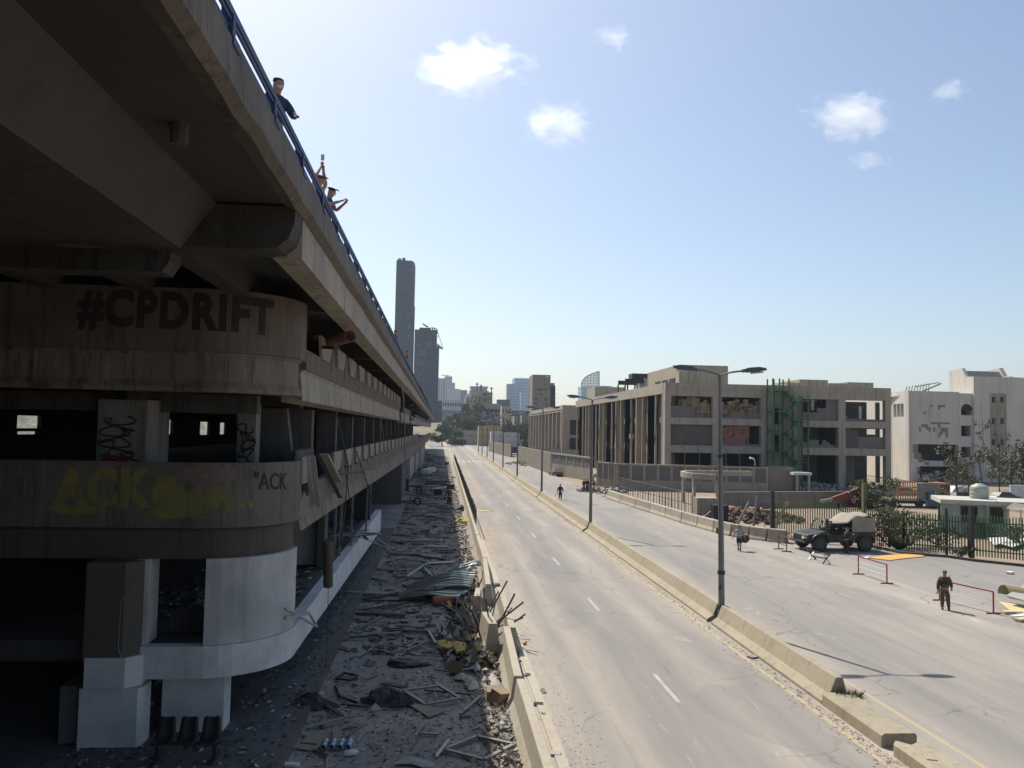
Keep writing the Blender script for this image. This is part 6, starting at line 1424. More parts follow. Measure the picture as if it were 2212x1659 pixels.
# tree growing up through the station decks
p=g(879,1061); h=Hup(865,800,p); t=T('tree','thin dark tree growing up in front of the station decks','tree',(p.x,p.y,0)); mb=MB()
mb.tube([(p.x,p.y,-.1),(p.x-.15,p.y,h*.3),(p.x-.5,p.y,h*.55),(p.x-1.1,p.y,h*.8),(p.x-1.3,p.y,h)],[.28,.26,.22,.14,.05],7); mb.build('trunk',M('dark_bark',(.04,.035,.03)),t)
c=MB(); crown_mesh(c,[(p.x-.9+dx,p.y+dy,z,1.5,1.3) for dx,dy,z in ((-.6,-.5,h*.72),(.7,.3,h*.66),(0,0,h*.8),(.2,-.8,h*.6),(-.9,.4,h*.85))],1700,.22,9); c.build('crown',M('leaf_dark',(.02,.03,.014),(.03,.035,.02),bump=0),t)
# small lamp and posts on the compound wall
t=T('wall_lamp','small white street lamp head above the compound wall','lamp',oy(*cr2(2150,1070),110)); a=t.location; mb=MB(); q=oy(*cr2(2140,1010),110); mb.tube([a,(a.x,110,q.z-.2),(q.x,110,q.z)],.06); mb.build('arm',white_p,t); mb=MB(); q2_=oy(*cr2(2108,1000),110); mb.bar(q,q2_,.4,.25); mb.build('head',white_p,t)
for k,zx in enumerate((815,895,980,1060,1540,1670,1900,2020)):
    a=oy(*cr2(zx,1050),112); mb=MB(); mb.tube([(a.x,112,3.5),(a.x,112,5.6),(a.x-.3,112,6.3),(a.x-.7,112,6.6)],.05,4); mb.build('barbed_post',metal_gr,None,label='thin curved barbed wire post on the compound wall',category='post',group='barbed wire posts on the compound wall')
# ---------------- people ----------------
def skinmesh(verts, edges, radii, sub=1, root=0):
    me=bpy.data.meshes.new('tmp'); me.from_pydata(verts,edges,[]); o=bpy.data.objects.new('tmp',me); COL.objects.link(o)
    sk=o.modifiers.new('sk','SKIN'); sk.use_smooth_shade=True; sk.branch_smoothing=.4
    if not me.skin_vertices: return None
    sv=me.skin_vertices[0].data
    for i,r in enumerate(radii):
        q_=r if isinstance(r,tuple) else (r,r); sv[i].radius=(q_[0]*1.27,q_[1]*1.27); sv[i].use_root=(i==root)
    ss=o.modifiers.new('ss','SUBSURF'); ss.levels=sub; ss.render_levels=sub
    dg=bpy.context.evaluated_depsgraph_get(); r=bpy.data.meshes.new_from_object(o.evaluated_get(dg))
    bpy.data.objects.remove(o); bpy.data.meshes.remove(me); return r
skin_m=M('skin_tan',(.38,.22,.15),rough=.6,bump=0,var=.08)
camo=M('camouflage_cloth',(.13,.1,.065),(.055,.045,.03),scale=14,fine=3,bump=.1,var=.5)
camo_d=M('camouflage_dark',(.04,.036,.026),(.022,.02,.016),scale=14,fine=3,bump=.1,var=.5)
hairm=M('hair_black',(.012,.01,.009),rough=.7,bump=0); bootm=M('boot_brown',(.06,.045,.03),rough=.7,bump=0)
maskm=M('face_mask_white',(.6,.63,.66),bump=0,var=.05)
def put(me,name,m,t,**k):
    me.materials.clear(); me.materials.append(m); me.name=name; o=bpy.data.objects.new(name,me); COL.objects.link(o); o.parent=t
    for p in me.polygons: p.use_smooth=True
    for kk,v in k.items(): o[kk]=v
    return o
# pose joints, facing -Y, x to the figure's left; units metres, height 1.75
STAND=dict(kL=(.1,-.02,.5),aL=(.11,.03,.09),kR=(-.1,-.02,.5),aR=(-.11,.03,.09),eL=(.27,.03,1.1),wL=(.28,-.08,.86),eR=(-.27,.03,1.1),wR=(-.28,-.08,.86),lean=0,head=(0,0))
def person(lab,loc,rz=0,h=1.75,pose=None,top=camo,bottom=camo,cap=None,mask=False,short=False,shorts=False,vest=None,legs=True,hair=True,group=None):
    P=dict(STAND); P.update(pose or {})
    t=T('person',lab,'person',(0,0,0),group); ln=P['lean']
    V=lambda x,y,z:Vector((x,y-ln*max(0,z-.9),z))
    pel=V(0,0,.95); wai=V(0,0,1.08); che=V(0,.0,1.28); nk=V(0,.0,1.47); sL=V(.19,.0,1.41); sR=V(-.19,.0,1.41)
    hx,hy=P['head']; hd0=V(hx*.3,-.015+hy*.3,1.54); hd1=V(hx*.6,-.03+hy*.6,1.6); hd2=V(hx,-.025+hy,1.68); hd3=V(hx,-.02+hy,1.73)
    J={k:(Vector(v)) for k,v in P.items() if k not in('lean','head')}
    vs=[pel,wai,che,nk,hd0,hd1,hd2,hd3]; ed=[(0,1),(1,2),(2,3),(3,4),(4,5),(5,6),(6,7)]; rd=[(.14,.1),(.125,.09),(.15,.1),(.055,.055),(.062,.068),(.07,.085),(.072,.09),(.045,.055)]
    vs.append(hd1+Vector((0,-.105,.0))); ed.append((5,8)); rd.append((.014,.014))     # nose
    for s in(1,-1): vs.append(hd1+Vector((s*.083,.01,.01))); ed.append((5,len(vs)-1)); rd.append((.016,.022))
    def limb(par,pts,rs):
        k=par
        for p,r in zip(pts,rs): vs.append(Vector(p)); rd.append((r,r)); ed.append((k,len(vs)-1)); k=len(vs)-1
        return k
    for sfx,sh,hip in(('L',sL,V(.09,0,.9)),('R',sR,V(-.09,0,.9))):
        sg=1 if sfx=='L' else -1
        e=J['e'+sfx]; w_=J['w'+sfx]; k=limb(2,[sh,e,w_],[.055,.042,.028]); d=(w_-e).normalized()
        q=d.to_track_quat('Z','Y').to_matrix(); sd_=q@Vector((1,0,0)); dp=q@Vector((0,1,0))
        palm=w_+d*.07; pk=limb(k,[palm],[.026])
        for f in range(4):
            off=sd_*(f-1.5)*.02; l=(.065,.078,.072,.055)[f]
            limb(pk,[palm+d*.03+off, palm+d*(.03+l*.6)+off+dp*.012, palm+d*(.03+l*.9)+off+dp*.035],[.0105,.009,.007])
        limb(k,[w_+d*.035+sd_*.035,w_+d*.075+sd_*.055],[.012,.009])
        if legs:
            kn=J['k'+sfx]; an=J['a'+sfx]; limb(0,[hip,kn,an,an+Vector((0,-.13,-.045))],[.085,.058,.04,.035])
    b=skinmesh(vs,ed,rd,1)
    if b: put(b,'body',skin_m,t)
    # shirt
    sv=[V(0,0,.93),wai,che,V(0,0,1.45)]; se=[(0,1),(1,2),(2,3)]; sr=[(.18,.14),(.17,.135),(.19,.145),(.1,.09)]
    for sfx,sh in(('L',sL),('R',sR)):
        e=J['e'+sfx]; w_=J['w'+sfx]; k=2
        pts=[sh,(sh+e)/2] if short else [sh,e,w_-(w_-e).normalized()*.02]; rs=[.078,.068] if short else [.078,.06,.045]
        for p,r in zip(pts,rs): sv.append(p); sr.append((r,r)); se.append((k,len(sv)-1)); k=len(sv)-1
    b=skinmesh(sv,se,sr,1); 
    if b: put(b,'shirt',top,t)
    if legs:
        tv=[V(0,0,.98),V(0,0,.9)]; te=[(0,1)]; tr=[(.178,.14),(.165,.13)]
        for sfx,hip in(('L',V(.1,0,.82)),('R',V(-.1,0,.82))):
            kn=J['k'+sfx]; an=J['a'+sfx]; k=1; pts=[hip,kn] if shorts else [hip,kn,an+Vector((0,0,.04))]; rs=[.11,.085] if shorts else [.105,.08,.062]
            for p,r in zip(pts,rs): tv.append(p); tr.append((r,r)); te.append((k,len(tv)-1)); k=len(tv)-1
        b=skinmesh(tv,te,tr,1)
        if b: put(b,'trousers',bottom,t)
        for sfx in'LR':
            an=J['a'+sfx]; b=skinmesh([an+Vector((0,.0,.1)),an+Vector((0,.01,-.02)),an+Vector((0,-.09,-.045)),an+Vector((0,-.18,-.05))],[(0,1),(1,2),(2,3)],[.055,.055,.045,.038],1)
            if b: put(b,'boot',bootm if not shorts else black_m,t)
    hc=hd2
    if cap:
        b=skinmesh([hd1+Vector((0,.03,.05)),hd2+Vector((0,.01,.01)),hd3+Vector((0,0,.02))],[(0,1),(1,2)],[(.085,.1),(.096,.112),(.075,.085)],1)
        if b: put(b,'cap',cap,t)
        mb=MB(); mb.add([(hc.x-.07,hc.y-.09,hc.z),(hc.x+.07,hc.y-.09,hc.z),(hc.x+.055,hc.y-.17,hc.z-.02),(hc.x-.055,hc.y-.17,hc.z-.02),(hc.x-.07,hc.y-.09,hc.z+.012),(hc.x+.07,hc.y-.09,hc.z+.012),(hc.x+.055,hc.y-.17,hc.z-.008),(hc.x-.055,hc.y-.17,hc.z-.008)],[(3,2,1,0),(4,5,6,7),(0,1,5,4),(1,2,6,5),(2,3,7,6),(3,0,4,7)]); mb.build('cap_peak',cap,t)
    elif hair:
        b=skinmesh([hd1+Vector((0,.045,.03)),hd2+Vector((0,.018,.015)),hd3+Vector((0,-.01,.03))],[(0,1),(1,2)],[(.078,.08),(.088,.098),(.07,.075)],1)
        if b: put(b,'hair',hairm,t)
    for s in(-1,1):
        mb=MB(); c=hd1+Vector((s*.032,-.082,.035)); mb.cyl(c,c+Vector((0,-.008,0)),.011,n=8); mb.build('eye',hairm,t)
    if mask: b=skinmesh([hd1+Vector((0,-.06,-.06)),hd1+Vector((0,-.065,.005))],[(0,1)],[(.06,.05),(.066,.055)],1); put(b,'face_mask',maskm,t)
    if vest: b=skinmesh([V(0,-.01,1.05),V(0,-.01,1.2),V(0,-.01,1.38)],[(0,1),(1,2)],[(.17,.135),(.185,.145),(.15,.12)],1); put(b,'vest',vest,t)
    t.location=loc; t.rotation_euler=(0,0,rz); t.scale=(h/1.75,)*3; return t
def rifle(lab,loc,rz,tilt=.9,L=.9):
    t=T('rifle',lab,'rifle',(0,0,0)); mb=MB(); mb.box(-.02,.02,-.03,.03,-.2,.2); mb.cyl((0,0,.2),(0,0,.5),.012,n=6); mb.build('barrel',black_m,t)
    mb=MB(); mb.box(-.018,.018,-.02,.08,-.45,-.2); mb.build('stock',black_m,t); mb=MB(); mb.box(-.015,.015,-.16,-.03,-.08,.0); mb.build('magazine',black_m,t)
    t.location=loc; t.rotation_euler=(tilt,.5,rz); return t
def fp(p): return g(*p)
def face(p,extra=0): return math.atan2(-p.x,p.y)+extra     # turns a figure to the camera
p=fp(cr5(1545,1180)); person('soldier in brown camouflage standing beside the red barrier, facing the camera',(p.x,p.y,0),face(p,.1),1.82,dict(kL=(.12,-.02,.5),aL=(.15,-.05,.09),kR=(-.1,0,.5),aR=(-.11,.02,.09),eL=(.27,.02,1.12),wL=(.25,-.16,.98),eR=(-.27,.03,1.1),wR=(-.29,-.03,.84)),camo,camo,cap=hairm,vest=camo_d)
d=Vector((-p.x,-p.y,0)).normalized()*.26; rifle('black rifle slung across the chest of the soldier by the red barrier',(p.x+d.x,p.y+d.y,1.25),face(p),.3)
p=fp(cr5(710,705)); person('soldier in dark camouflage leaning into the door of the army truck',(p.x,p.y,0),face(p,2.2),1.78,dict(eR=(-.25,-.2,1.2),wR=(-.15,-.42,1.25),lean=.15),camo_d,camo_d,cap=camo_d)
# bystander with a bag
stripe=bpy.data.materials.new('striped_shirt'); stripe.use_nodes=True; n=stripe.node_tree.nodes; l=stripe.node_tree.links; gm=n.new('ShaderNodeNewGeometry'); sp=n.new('ShaderNodeSeparateXYZ'); l.new(gm.outputs['Position'],sp.inputs[0]); m1=n.new('ShaderNodeMath'); m1.operation='MULTIPLY'; m1.inputs[1].default_value=9; l.new(sp.outputs[2],m1.inputs[0]); m2=n.new('ShaderNodeMath'); m2.operation='FRACT'; l.new(m1.outputs[0],m2.inputs[0]); m3=n.new('ShaderNodeMath'); m3.operation='GREATER_THAN'; m3.inputs[1].default_value=.5; l.new(m2.outputs[0],m3.inputs[0]); mx=n.new('ShaderNodeMix'); mx.data_type='RGBA'; l.new(m3.outputs[0],mx.inputs[0]); mx.inputs[6].default_value=(.035,.07,.14,1); mx.inputs[7].default_value=(.5,.58,.62,1); l.new(mx.outputs[2],n['Principled BSDF'].inputs['Base Color'])
p=g(1597,1190); person('person in a blue and white striped shirt and black shorts walking away with a bag',(p.x,p.y,0),face(p,math.pi),1.75,dict(kL=(.09,-.12,.5),aL=(.07,.12,.12),kR=(-.08,.02,.5),aR=(-.07,.0,.09),eL=(.33,-.05,1.12),wL=(.42,-.1,.88),eR=(-.3,.0,1.12),wR=(-.34,-.02,.92),lean=.12),stripe,black_m,short=True,shorts=True)
mb=MB(); bm=bmesh.new(); bmesh.ops.create_icosphere(bm,subdivisions=2,radius=1); mb.add([(p.x+.42+.36*v.co.x*(1+.1*mnoise.noise(v.co*2)),p.y+.1+.22*v.co.y,.82+.3*v.co.z*(1+.12*mnoise.noise(v.co*3))) for v in bm.verts],[[v.index for v in f.verts] for f in bm.faces]); bm.free(); mb.tube([(p.x+.15,p.y+.05,1.3),(p.x+.3,p.y+.1,1.1),(p.x+.42,p.y+.1,1.05)],.02); mb.build('bag',M('bag_dark',(.05,.045,.035)),None,label='bulging dark bag carried by the person in the striped shirt',category='bag',smooth=True)
WALK=dict(kL=(.09,-.14,.52),aL=(.08,-.16,.1),kR=(-.09,.02,.5),aR=(-.08,.22,.13),eL=(.32,.1,1.12),wL=(.36,.1,.88),eR=(-.32,-.08,1.12),wR=(-.34,-.14,.9))
p=g(1210,1079); person('dark uniformed soldier walking alone on the right carriageway',(p.x,p.y,0),face(p,.2),1.8,WALK,camo_d,black_m,cap=None)
rifle('black rifle held down by the soldier walking alone',(p.x-.42,p.y-.1,.75),0,.2)
p=g(1261,1062.5); person('distant soldier at the left of the pair by the broken wall',(p.x,p.y,0),face(p,.9),1.72,dict(eL=(.28,-.15,1.15),wL=(.1,-.3,1.1)),camo,camo,cap=camo_d)
p=g(1268,1063); person('distant soldier at the right of the pair by the broken wall',(p.x,p.y,0),face(p,-.3),1.8,dict(),camo_d,camo_d,cap=hairm,vest=camo_d)
p=g(1283,1064); person('distant dark soldier striding beside the faded pink barrier',(p.x,p.y,0),face(p,-1.2),1.72,WALK,camo_d,camo_d,cap=hairm)
p=g(970,1092); person('soldier with a helmet in hand standing among the debris in the shadow',(p.x,p.y,0),face(p,math.pi-.2),1.85,dict(eL=(.36,.03,1.12),wL=(.42,-.06,.86)),camo,camo_d,vest=camo)
mb=MB(); bm=bmesh.new(); bmesh.ops.create_uvsphere(bm,u_segments=12,v_segments=8,radius=.15); mb.add([(p.x-.45+v.co.x,p.y-.1+v.co.y,.72+max(-.04,v.co.z)) for v in bm.verts],[[v.index for v in f.verts] for f in bm.faces]); bm.free(); mb.build('helmet',camo_d,None,label='dark helmet hanging from the hand of the soldier among the debris',category='helmet',smooth=True)
# people on the flyover
blue_c=M('shirt_navy',(.03,.06,.13),bump=0); whit_c=M('shirt_pale',(.5,.48,.46),bump=0); red_c=M('shirt_red',(.5,.03,.05),bump=0); blk_c=M('shirt_black',(.02,.02,.022),bump=0)
def onfly(lab,px,py,h,x=-2.98,**k):
    q=ox(px,py,x); return person(lab,(x-.04,q.y,q.z-.04-h*1.0),k.pop('rz',R(75)),h,legs=True,**k), q
onfly('person in navy with a white face mask looking down from the flyover',600,168,1.74,pose=dict(eL=(.28,-.15,1.15),wL=(.2,-.38,1.05),eR=(-.28,-.15,1.15),wR=(-.2,-.38,1.05),lean=.1,head=(0,-.03)),top=blue_c,bottom=blk_c,mask=True,rz=R(40))
_,q=onfly('person in a red cap raising both arms to film from the flyover',687,375,1.72,x=-3.0,pose=dict(eL=(.3,-.12,1.6),wL=(.1,-.12,1.93),eR=(-.28,-.1,1.62),wR=(-.03,-.12,1.93),lean=.08,head=(0,-.04)),top=whit_c,bottom=blk_c,short=True,cap=M('cap_maroon',(.12,.03,.035),bump=0))
mb=MB(); q2_=ox(697,340,-2.85); mb.box(q2_.x-.04,q2_.x+.04,q2_.y-.01,q2_.y+.01,q2_.z-.07,q2_.z+.07); mb.build('phone',M('phone_white',(.6,.6,.6),bump=0),None,label='phone held up by the person in the red cap on the flyover',category='phone')
_,q=onfly('person in a black cap and white mask leaning over the railing with hands out',710,402,1.76,x=-3.0,pose=dict(eL=(.28,-.15,1.22),wL=(.15,-.4,1.36),eR=(-.28,-.15,1.22),wR=(-.05,-.4,1.38),lean=.1,head=(0,-.04)),top=blue_c,bottom=blk_c,short=True,cap=blk_c,mask=True)
onfly('person in a red shirt on the flyover far along the railing',876,757,1.8,x=-2.9,pose=dict(lean=.2),top=red_c,bottom=blk_c)
onfly('person with a dark hat just above the distant railing of the flyover',855,712,1.75,x=-2.9,pose=dict(),top=blk_c,bottom=blk_c,cap=blk_c)
onfly('person in white crouching behind the distant railing of the flyover',871,770,1.5,x=-3.0,pose=dict(),top=whit_c,bottom=blk_c)
# pale roof of a van on the flyover seen through the railing
q=ox(640,300,-3.2); q2_=ox(655,330,-3.2); t=T('van','pale van on the flyover seen through the blue railing','van',(-4.3,q.y+1.0,12.15)); y0=q.y-.6
mb=MB(); mb.box(-5.3,-3.6,y0,y0+4.2,12.5,q.z-.02); mb.build('body',white_p,t,bevel=.12); mb=MB(); mb.box(-3.6,-3.58,y0+.4,y0+1.3,13.2,q.z-.25); mb.build('window',winm,t)
for yy in(y0+.8,y0+3.4): mb=MB(); mb.cyl((-3.8,yy,12.47),(-3.55,yy,12.47),.32,n=14); mb.build('wheel',black_m,t)

# ---------------- loose and hanging pieces on the station ----------------
def bar3(lab,a,b_,w_,m,name='plank',ht=None,cat='plank',group=None): mb=MB(); mb.bar(a,b_,w_,ht); return mb.build(name,m,None,label=lab,category=cat,group=group)
a=oy(660,752,29); b_=oy(757,726,26.6); mb=MB(); n=18; dd=(b_-a).normalized(); qm=dd.to_track_quat('Z','Y').to_matrix(); vs=[]
for e,r in((a,.2),(b_,.2),(b_,.175),(b_-dd*1.2,.175)):
    for k in range(n): vs.append(e+qm@Vector((math.cos(2*math.pi*k/n)*r,math.sin(2*math.pi*k/n)*r,0)))
mb.add(vs,[(j*n+k,j*n+(k+1)%n,(j+1)*n+(k+1)%n,(j+1)*n+k) for j in range(3) for k in range(n)]); mb.build('rusty_pipe',rust_pipe,None,label='thick rusty red pipe jutting out over the middle deck parapet',category='pipe',smooth=True)
bar3('weathered board sticking out below the rusty pipe',oy(668,748,27.4),oy(728,752,26.4),.22,wood_dk,ht=.1)
bar3('pale plank leaning on the torn lower parapet',ox(700,982,-3.8),ox(729,1040,-3.65),.3,wood_lt,ht=.08)
bar3('dark slat beside the pale leaning plank',ox(690,985,-3.82),ox(735,1075,-3.7),.16,wood_dk,ht=.05)
bar3('long tan board sticking out flat from the lower parapet',ox(723,1024,-3.75),oy(797,1019,29.5),.45,wood_lt,ht=.05)
bar3('thin pale slat standing against the ribbed panel',ox(676,985,-3.8),ox(688,1095,-3.75),.14,wood_lt,ht=.04)
bar3('short white slat on the lower parapet corner',ox(664,985,-3.85),ox(672,1062,-3.82),.12,wood_lt,ht=.04)
mb=MB(); a=ox(708,1168,-3.55); b_=ox(709,1266,-3.55); mb.cyl(b_,a,.16,.15,10); mb.build('hanging_post',M('post_brown',(.1,.085,.06)),None,label='thick brown post dangling from the lower deck by a wire',category='post')
def wire(lab,pts,r=.018,m=black_m,name='wire'): mb=MB(); mb.tube(pts,r,4); mb.build(name,m,None,label=lab,category='wire')
wire('thin wire trailing from the dangling post to the ground',[b_,b_+Vector((0.02,0,-1)),b_+Vector((.0,0,-2.9))],.012)
wire('long cable sagging from the middle deck to the lower parapet',[ox(727,895,-3.8),ox(740,950,-3.75),ox(752,1005,-3.75),ox(745,1100,-3.7),ox(735,1180,-3.7)],.028)
wire('thick cable draped down the lower parapet panels',[ox(770,975,-3.8),ox(788,1030,-3.7),ox(803,1080,-3.65)],.03)
wire('cable hanging beside the tree trunk',[ox(853,745,-2.9),ox(872,860,-3.2),ox(876,1000,-3.3),ox(874,1060,-3.3)],.05,metal_gr)
wire('thin bent rod hanging below the lower deck',[ox(744,1005,-3.8),ox(757,1090,-3.7),ox(769,1150,-3.7)],.02)
wire('wire looping down the dark side of the left pier',[oy(290,1250,21),oy(262,1300,21),oy(255,1400,21),oy(262,1420,21)],.012,metal_gr)
wire('white wires trailing from the deck edge near the trunk',[ox(822,900,-3.7),ox(830,960,-3.7),ox(845,1010,-3.7)],.02,metal_gr)
# bent white frame sticking from the platform
mb=MB(); P=[ox(*crd(*q),-3.6) for q in((45,395),(300,540),(235,430),(45,470))]; mb.bar(P[0],P[1],.05); mb.bar(P[1],P[2],.05); mb.bar(P[2],P[3],.08); mb.build('bent_frame',wood_lt,None,label='bent pale metal frame sticking out of the platform edge',category='frame')
# heap of splintered boards hanging over the platform edge
for i,(q0,q1,w_,mm) in enumerate((((415,1265),(800,1240),.25,wood_lt),((545,1280),(830,1245),.2,wood_dk),((600,1225),(840,1250),.3,wood_lt),((650,1275),(900,1365),.22,wood_lt),((690,1265),(720,1300),.15,wood_dk),((790,1280),(905,1360),.12,wood_lt),((470,1250),(720,1215),.18,wood_dk),((820,1300),(1000,1600),.05,black_m))):
    k=lambda q:((1100+q[0]/2.074)*.5486,(1500+q[1]/2.074)*.5486)
    z0=2.75 if i<7 else .4; a=g(*k(q0),z0+.08*i); b_=g(*k(q1),z0-.1*(i>2)-.25*(i==3)); bar3(['longest pale board lying across the platform edge','dark board under the pale one on the platform edge','wide pale board topping the platform edge pile','pale plank slanting down from the platform edge','short dark chip on the white band','thin lath slanting down beside the slanting plank','dark board at the back of the platform edge pile','thin bent rod reaching from the pile to the road'][i],a,b_,w_,mm,ht=.04)

# ---------------- debris on the service road ----------------
GZ=.02
def gb(lab,p,q,w_,m,z=.05,z2=None,ht=.04,name='plank',cat='plank'): a=g(*crd(*p),z); b_=g(*crd(*q),z2 if z2 is not None else z); return bar3(lab,a,b_,w_,m,name,ht,cat)
L_=[((910,32),(1125,38),.26,wood_lt,'wide pale board lying crosswise behind the roof sheets'),((1012,140),(1180,25),.09,white_w,'thin white stick in front of the wide pale board'),((690,140),(850,160),.3,wood_lt,'pale board by the kerb left of the roof sheets'),
((700,597),(955,585),.22,wood_tan,'tan board lying crosswise, nearer of two parallel boards'),((860,562),(1185,574),.2,wood_dk,'longer darker board parallel to the tan one'),((925,530),(1135,545),.1,metal_dk,'thin dark metal bar just behind the parallel boards'),
((610,560),(810,455),.07,wood_tan,'thin stick slanting by the kerb near the front'),((727,700),(903,648),.06,wood_lt,'thin stick lying left of the yellow foam'),((615,775),(735,712),.07,wood_lt,'short stick above the drain grate'),((1012,725),(1162,655),.06,wood_lt,'thin stick pointing at the yellow foam'),
((1077,765),(1400,772),.06,metal_gr,'long bright metal rod lying crosswise'),((820,985),(992,1018),.22,wood_dk,'dark plank behind the large window frame'),((40,1105),(352,1065),.1,white_w,'white lath lying across the kerb'),((200,1045),(497,1242),.12,wood_dk,'dark beam lying across the kerb'),
((215,1335),(500,1262),.1,wood_lt,'pale splintered lath at the front kerb'),((502,1262),(672,1240),.06,wood_lt,'thin lath continuing the splintered one'),((485,1150),(645,1166),.08,metal_dk,'dark bar left of the crumpled heap'),((645,1172),(990,1163),.06,metal_dk,'thin dark rod through the crumpled heap'),
((1432,1230),(1600,1082),.08,metal_gr,'grey angle bar beside the barrier'),((1240,1565),(1345,1430),.06,white_w,'white lath near the diamond shaped frame'),((1097,1380),(1262,1392),.07,metal_gr,'short bright bar at the front'),((0,1622),(155,1630),.16,white_p,'bright white bar at the bottom left of the road'),
((1150,1297),(1077,1402),.05,wood_lt,'thin stick standing up the picture near the front'),((1180,570),(1240,670),.1,metal_gr,'grey bracket beside the yellow foam'),((1640,245),(1670,130),.09,metal_dk,'short dark rod against the barrier end'),((880,1040),(1000,1075),.09,wood_dk,'charred lath under the frame corner'),((1150,1040),(1520,1075),.05,metal_dk,'thin rod running from the frame to the barrier'),
((1340,100),(1235,150),.3,metal_dk,'dark folded metal piece on top of the roof sheets'),((850,1050),(670,1120),.08,wood_tan,'tan lath left of the window frame'),((1520,1070),(1620,1030),.05,wood_lt,'pale lath tip at the shadow edge'),((1630,850),(1745,820),.08,wood_lt,'pale lath against the barrier'),((1415,885),(1560,860),.06,white_w,'white lath near the plaster scraps')]
for i,(p,q,w_,m,lb_) in enumerate(L_): gb(lb_,p,q,w_,m,.04+.006*(i%6),.05+.05*(i%4))
def frameobj(lab,pts,w_,m,z=.06,zs=None):
    P=[g(*crd(*q),z if zs is None else zs[k]) for k,q in enumerate(pts)]; mb=MB()
    for k in range(len(P)): mb.bar(P[k],P[(k+1)%len(P)],w_,.06)
    mb.build('window_frame',m,None,label=lab,category='window frame')
frameobj('large empty window frame lying flat in the middle of the debris',((985,1045),(1265,1005),(1430,1105),(1155,1155)),.1,M('frame_alu',(.27,.25,.22),rough=.5),.1,(.12,.2,.15,.06))
frameobj('diamond shaped empty window frame at the bottom by the barrier',((1305,1510),(1565,1405),(1860,1470),(1620,1590)),.1,M('frame_alu',(.27,.25,.22)),.08)
frameobj('white window frame lying beyond the yellow foam',((1335,550),(1380,480),(1565,490),(1560,550)),.07,metal_gr,.07)
frameobj('small dark tray frame near the drain grate',((450,948),(510,903),(622,925),(562,962)),.06,metal_dk,.08)
frameobj('thin bent frame piece behind the diamond frame',((440,1010),(470,1085),(610,1140),(480,1095)),.05,metal_dk,.07)
def sheet(lab,pts,m,z=.04,th=.02,name='board_sheet',zs=None,cv=crd,wob=0):
    P=[g(*cv(*q),(zs[k] if zs else z)) for k,q in enumerate(pts)]; mb=MB(); n=len(P); c=sum(P,Vector())/n; c.z+=wob
    mb.add([*P,c,*[p-Vector((0,0,th)) for p in P]],[(k,(k+1)%n,n) for k in range(n)]+[tuple(n+1+k for k in range(n))[::-1]]+[(k,n+1+k,n+1+(k+1)%n,(k+1)%n) for k in range(n)]); mb.build(name,m,None,label=lab,category='board')
sheet('tan board sheet at the front kerb, cut by a thin rod',((105,1495),(255,1382),(418,1368),(425,1430),(275,1520)),wood_tan)
sheet('grey tan board sheet lying below the large window frame',((1000,1140),(1135,1150),(1322,1200),(1185,1252)),wood_tan,.06)
sheet('pale curved panel at the very front',((905,1622),(975,1575),(1030,1562),(1230,1612),(1228,1655),(1130,1650),(1045,1622)),M('panel_pale_green',(.35,.36,.33)),.06,wob=.03)
sheet('upright tan slab standing next to the bottle pack',((425,1330),(492,1332),(480,1470),(418,1478)),wood_tan,.12,.1)
sheet('yellow foam sheet, left of the pair',((1240,650),(1300,640),(1375,660),(1385,695),(1330,705),(1270,690)),yellow_m,.25,.06,'foam_sheet',wob=.08)
sheet('yellow foam sheet, right of the pair',((1365,665),(1400,650),(1482,665),(1470,725),(1400,735)),yellow_m,.3,.08,'foam_sheet',wob=.1)
for i,(x,y,rx,ry) in enumerate(((1440,940,60,16),(1530,1000,70,40),(1500,960,50,20),(1560,860,45,30),(1490,830,40,20),(1470,765,45,25),(1360,748,50,14),(1660,720,75,45),(1715,985,50,45),(1690,940,40,40),(1760,1030,35,30),(1300,590,30,14),(1350,620,28,14),(1230,1090,26,10),(760,1185,60,14),(1420,1640,30,8))):
    n=9; rnd=random.Random(i); pts=[(x+rx*math.cos(2*math.pi*k/n)*rnd.uniform(.6,1.15),y+ry*math.sin(2*math.pi*k/n)*rnd.uniform(.6,1.15)) for k in range(n)]
    nm_=['pale plaster scrap nearest the shadow edge, upper','crumpled pale plaster sheet at the shadow edge','plaster scrap leaning on the crumpled sheet','grey scrap beside the white lath','small grey scrap above the lath','grey cloth scrap at the rod end','narrow pale scrap under the bright rod','large pale torn board draped on the barrier end','white plastic scrap crumpled at the barrier','pale scrap behind the crumpled plastic','bluish plastic scrap touching the barrier','small white scrap behind the left foam','small white scrap behind the right foam','white scrap inside the large frame','pale scrap under the tan lath','small pale scrap at the bottom edge'][i]
    sheet(nm_,pts,(M('scrap_pale',(.5,.48,.43),(.4,.37,.32),bump=.3,scale=4) if i not in(3,4,5,10) else M('scrap_grey',(.3,.32,.34),bump=.3)),.1+.02*(i%5),.03,'scrap',wob=.16)
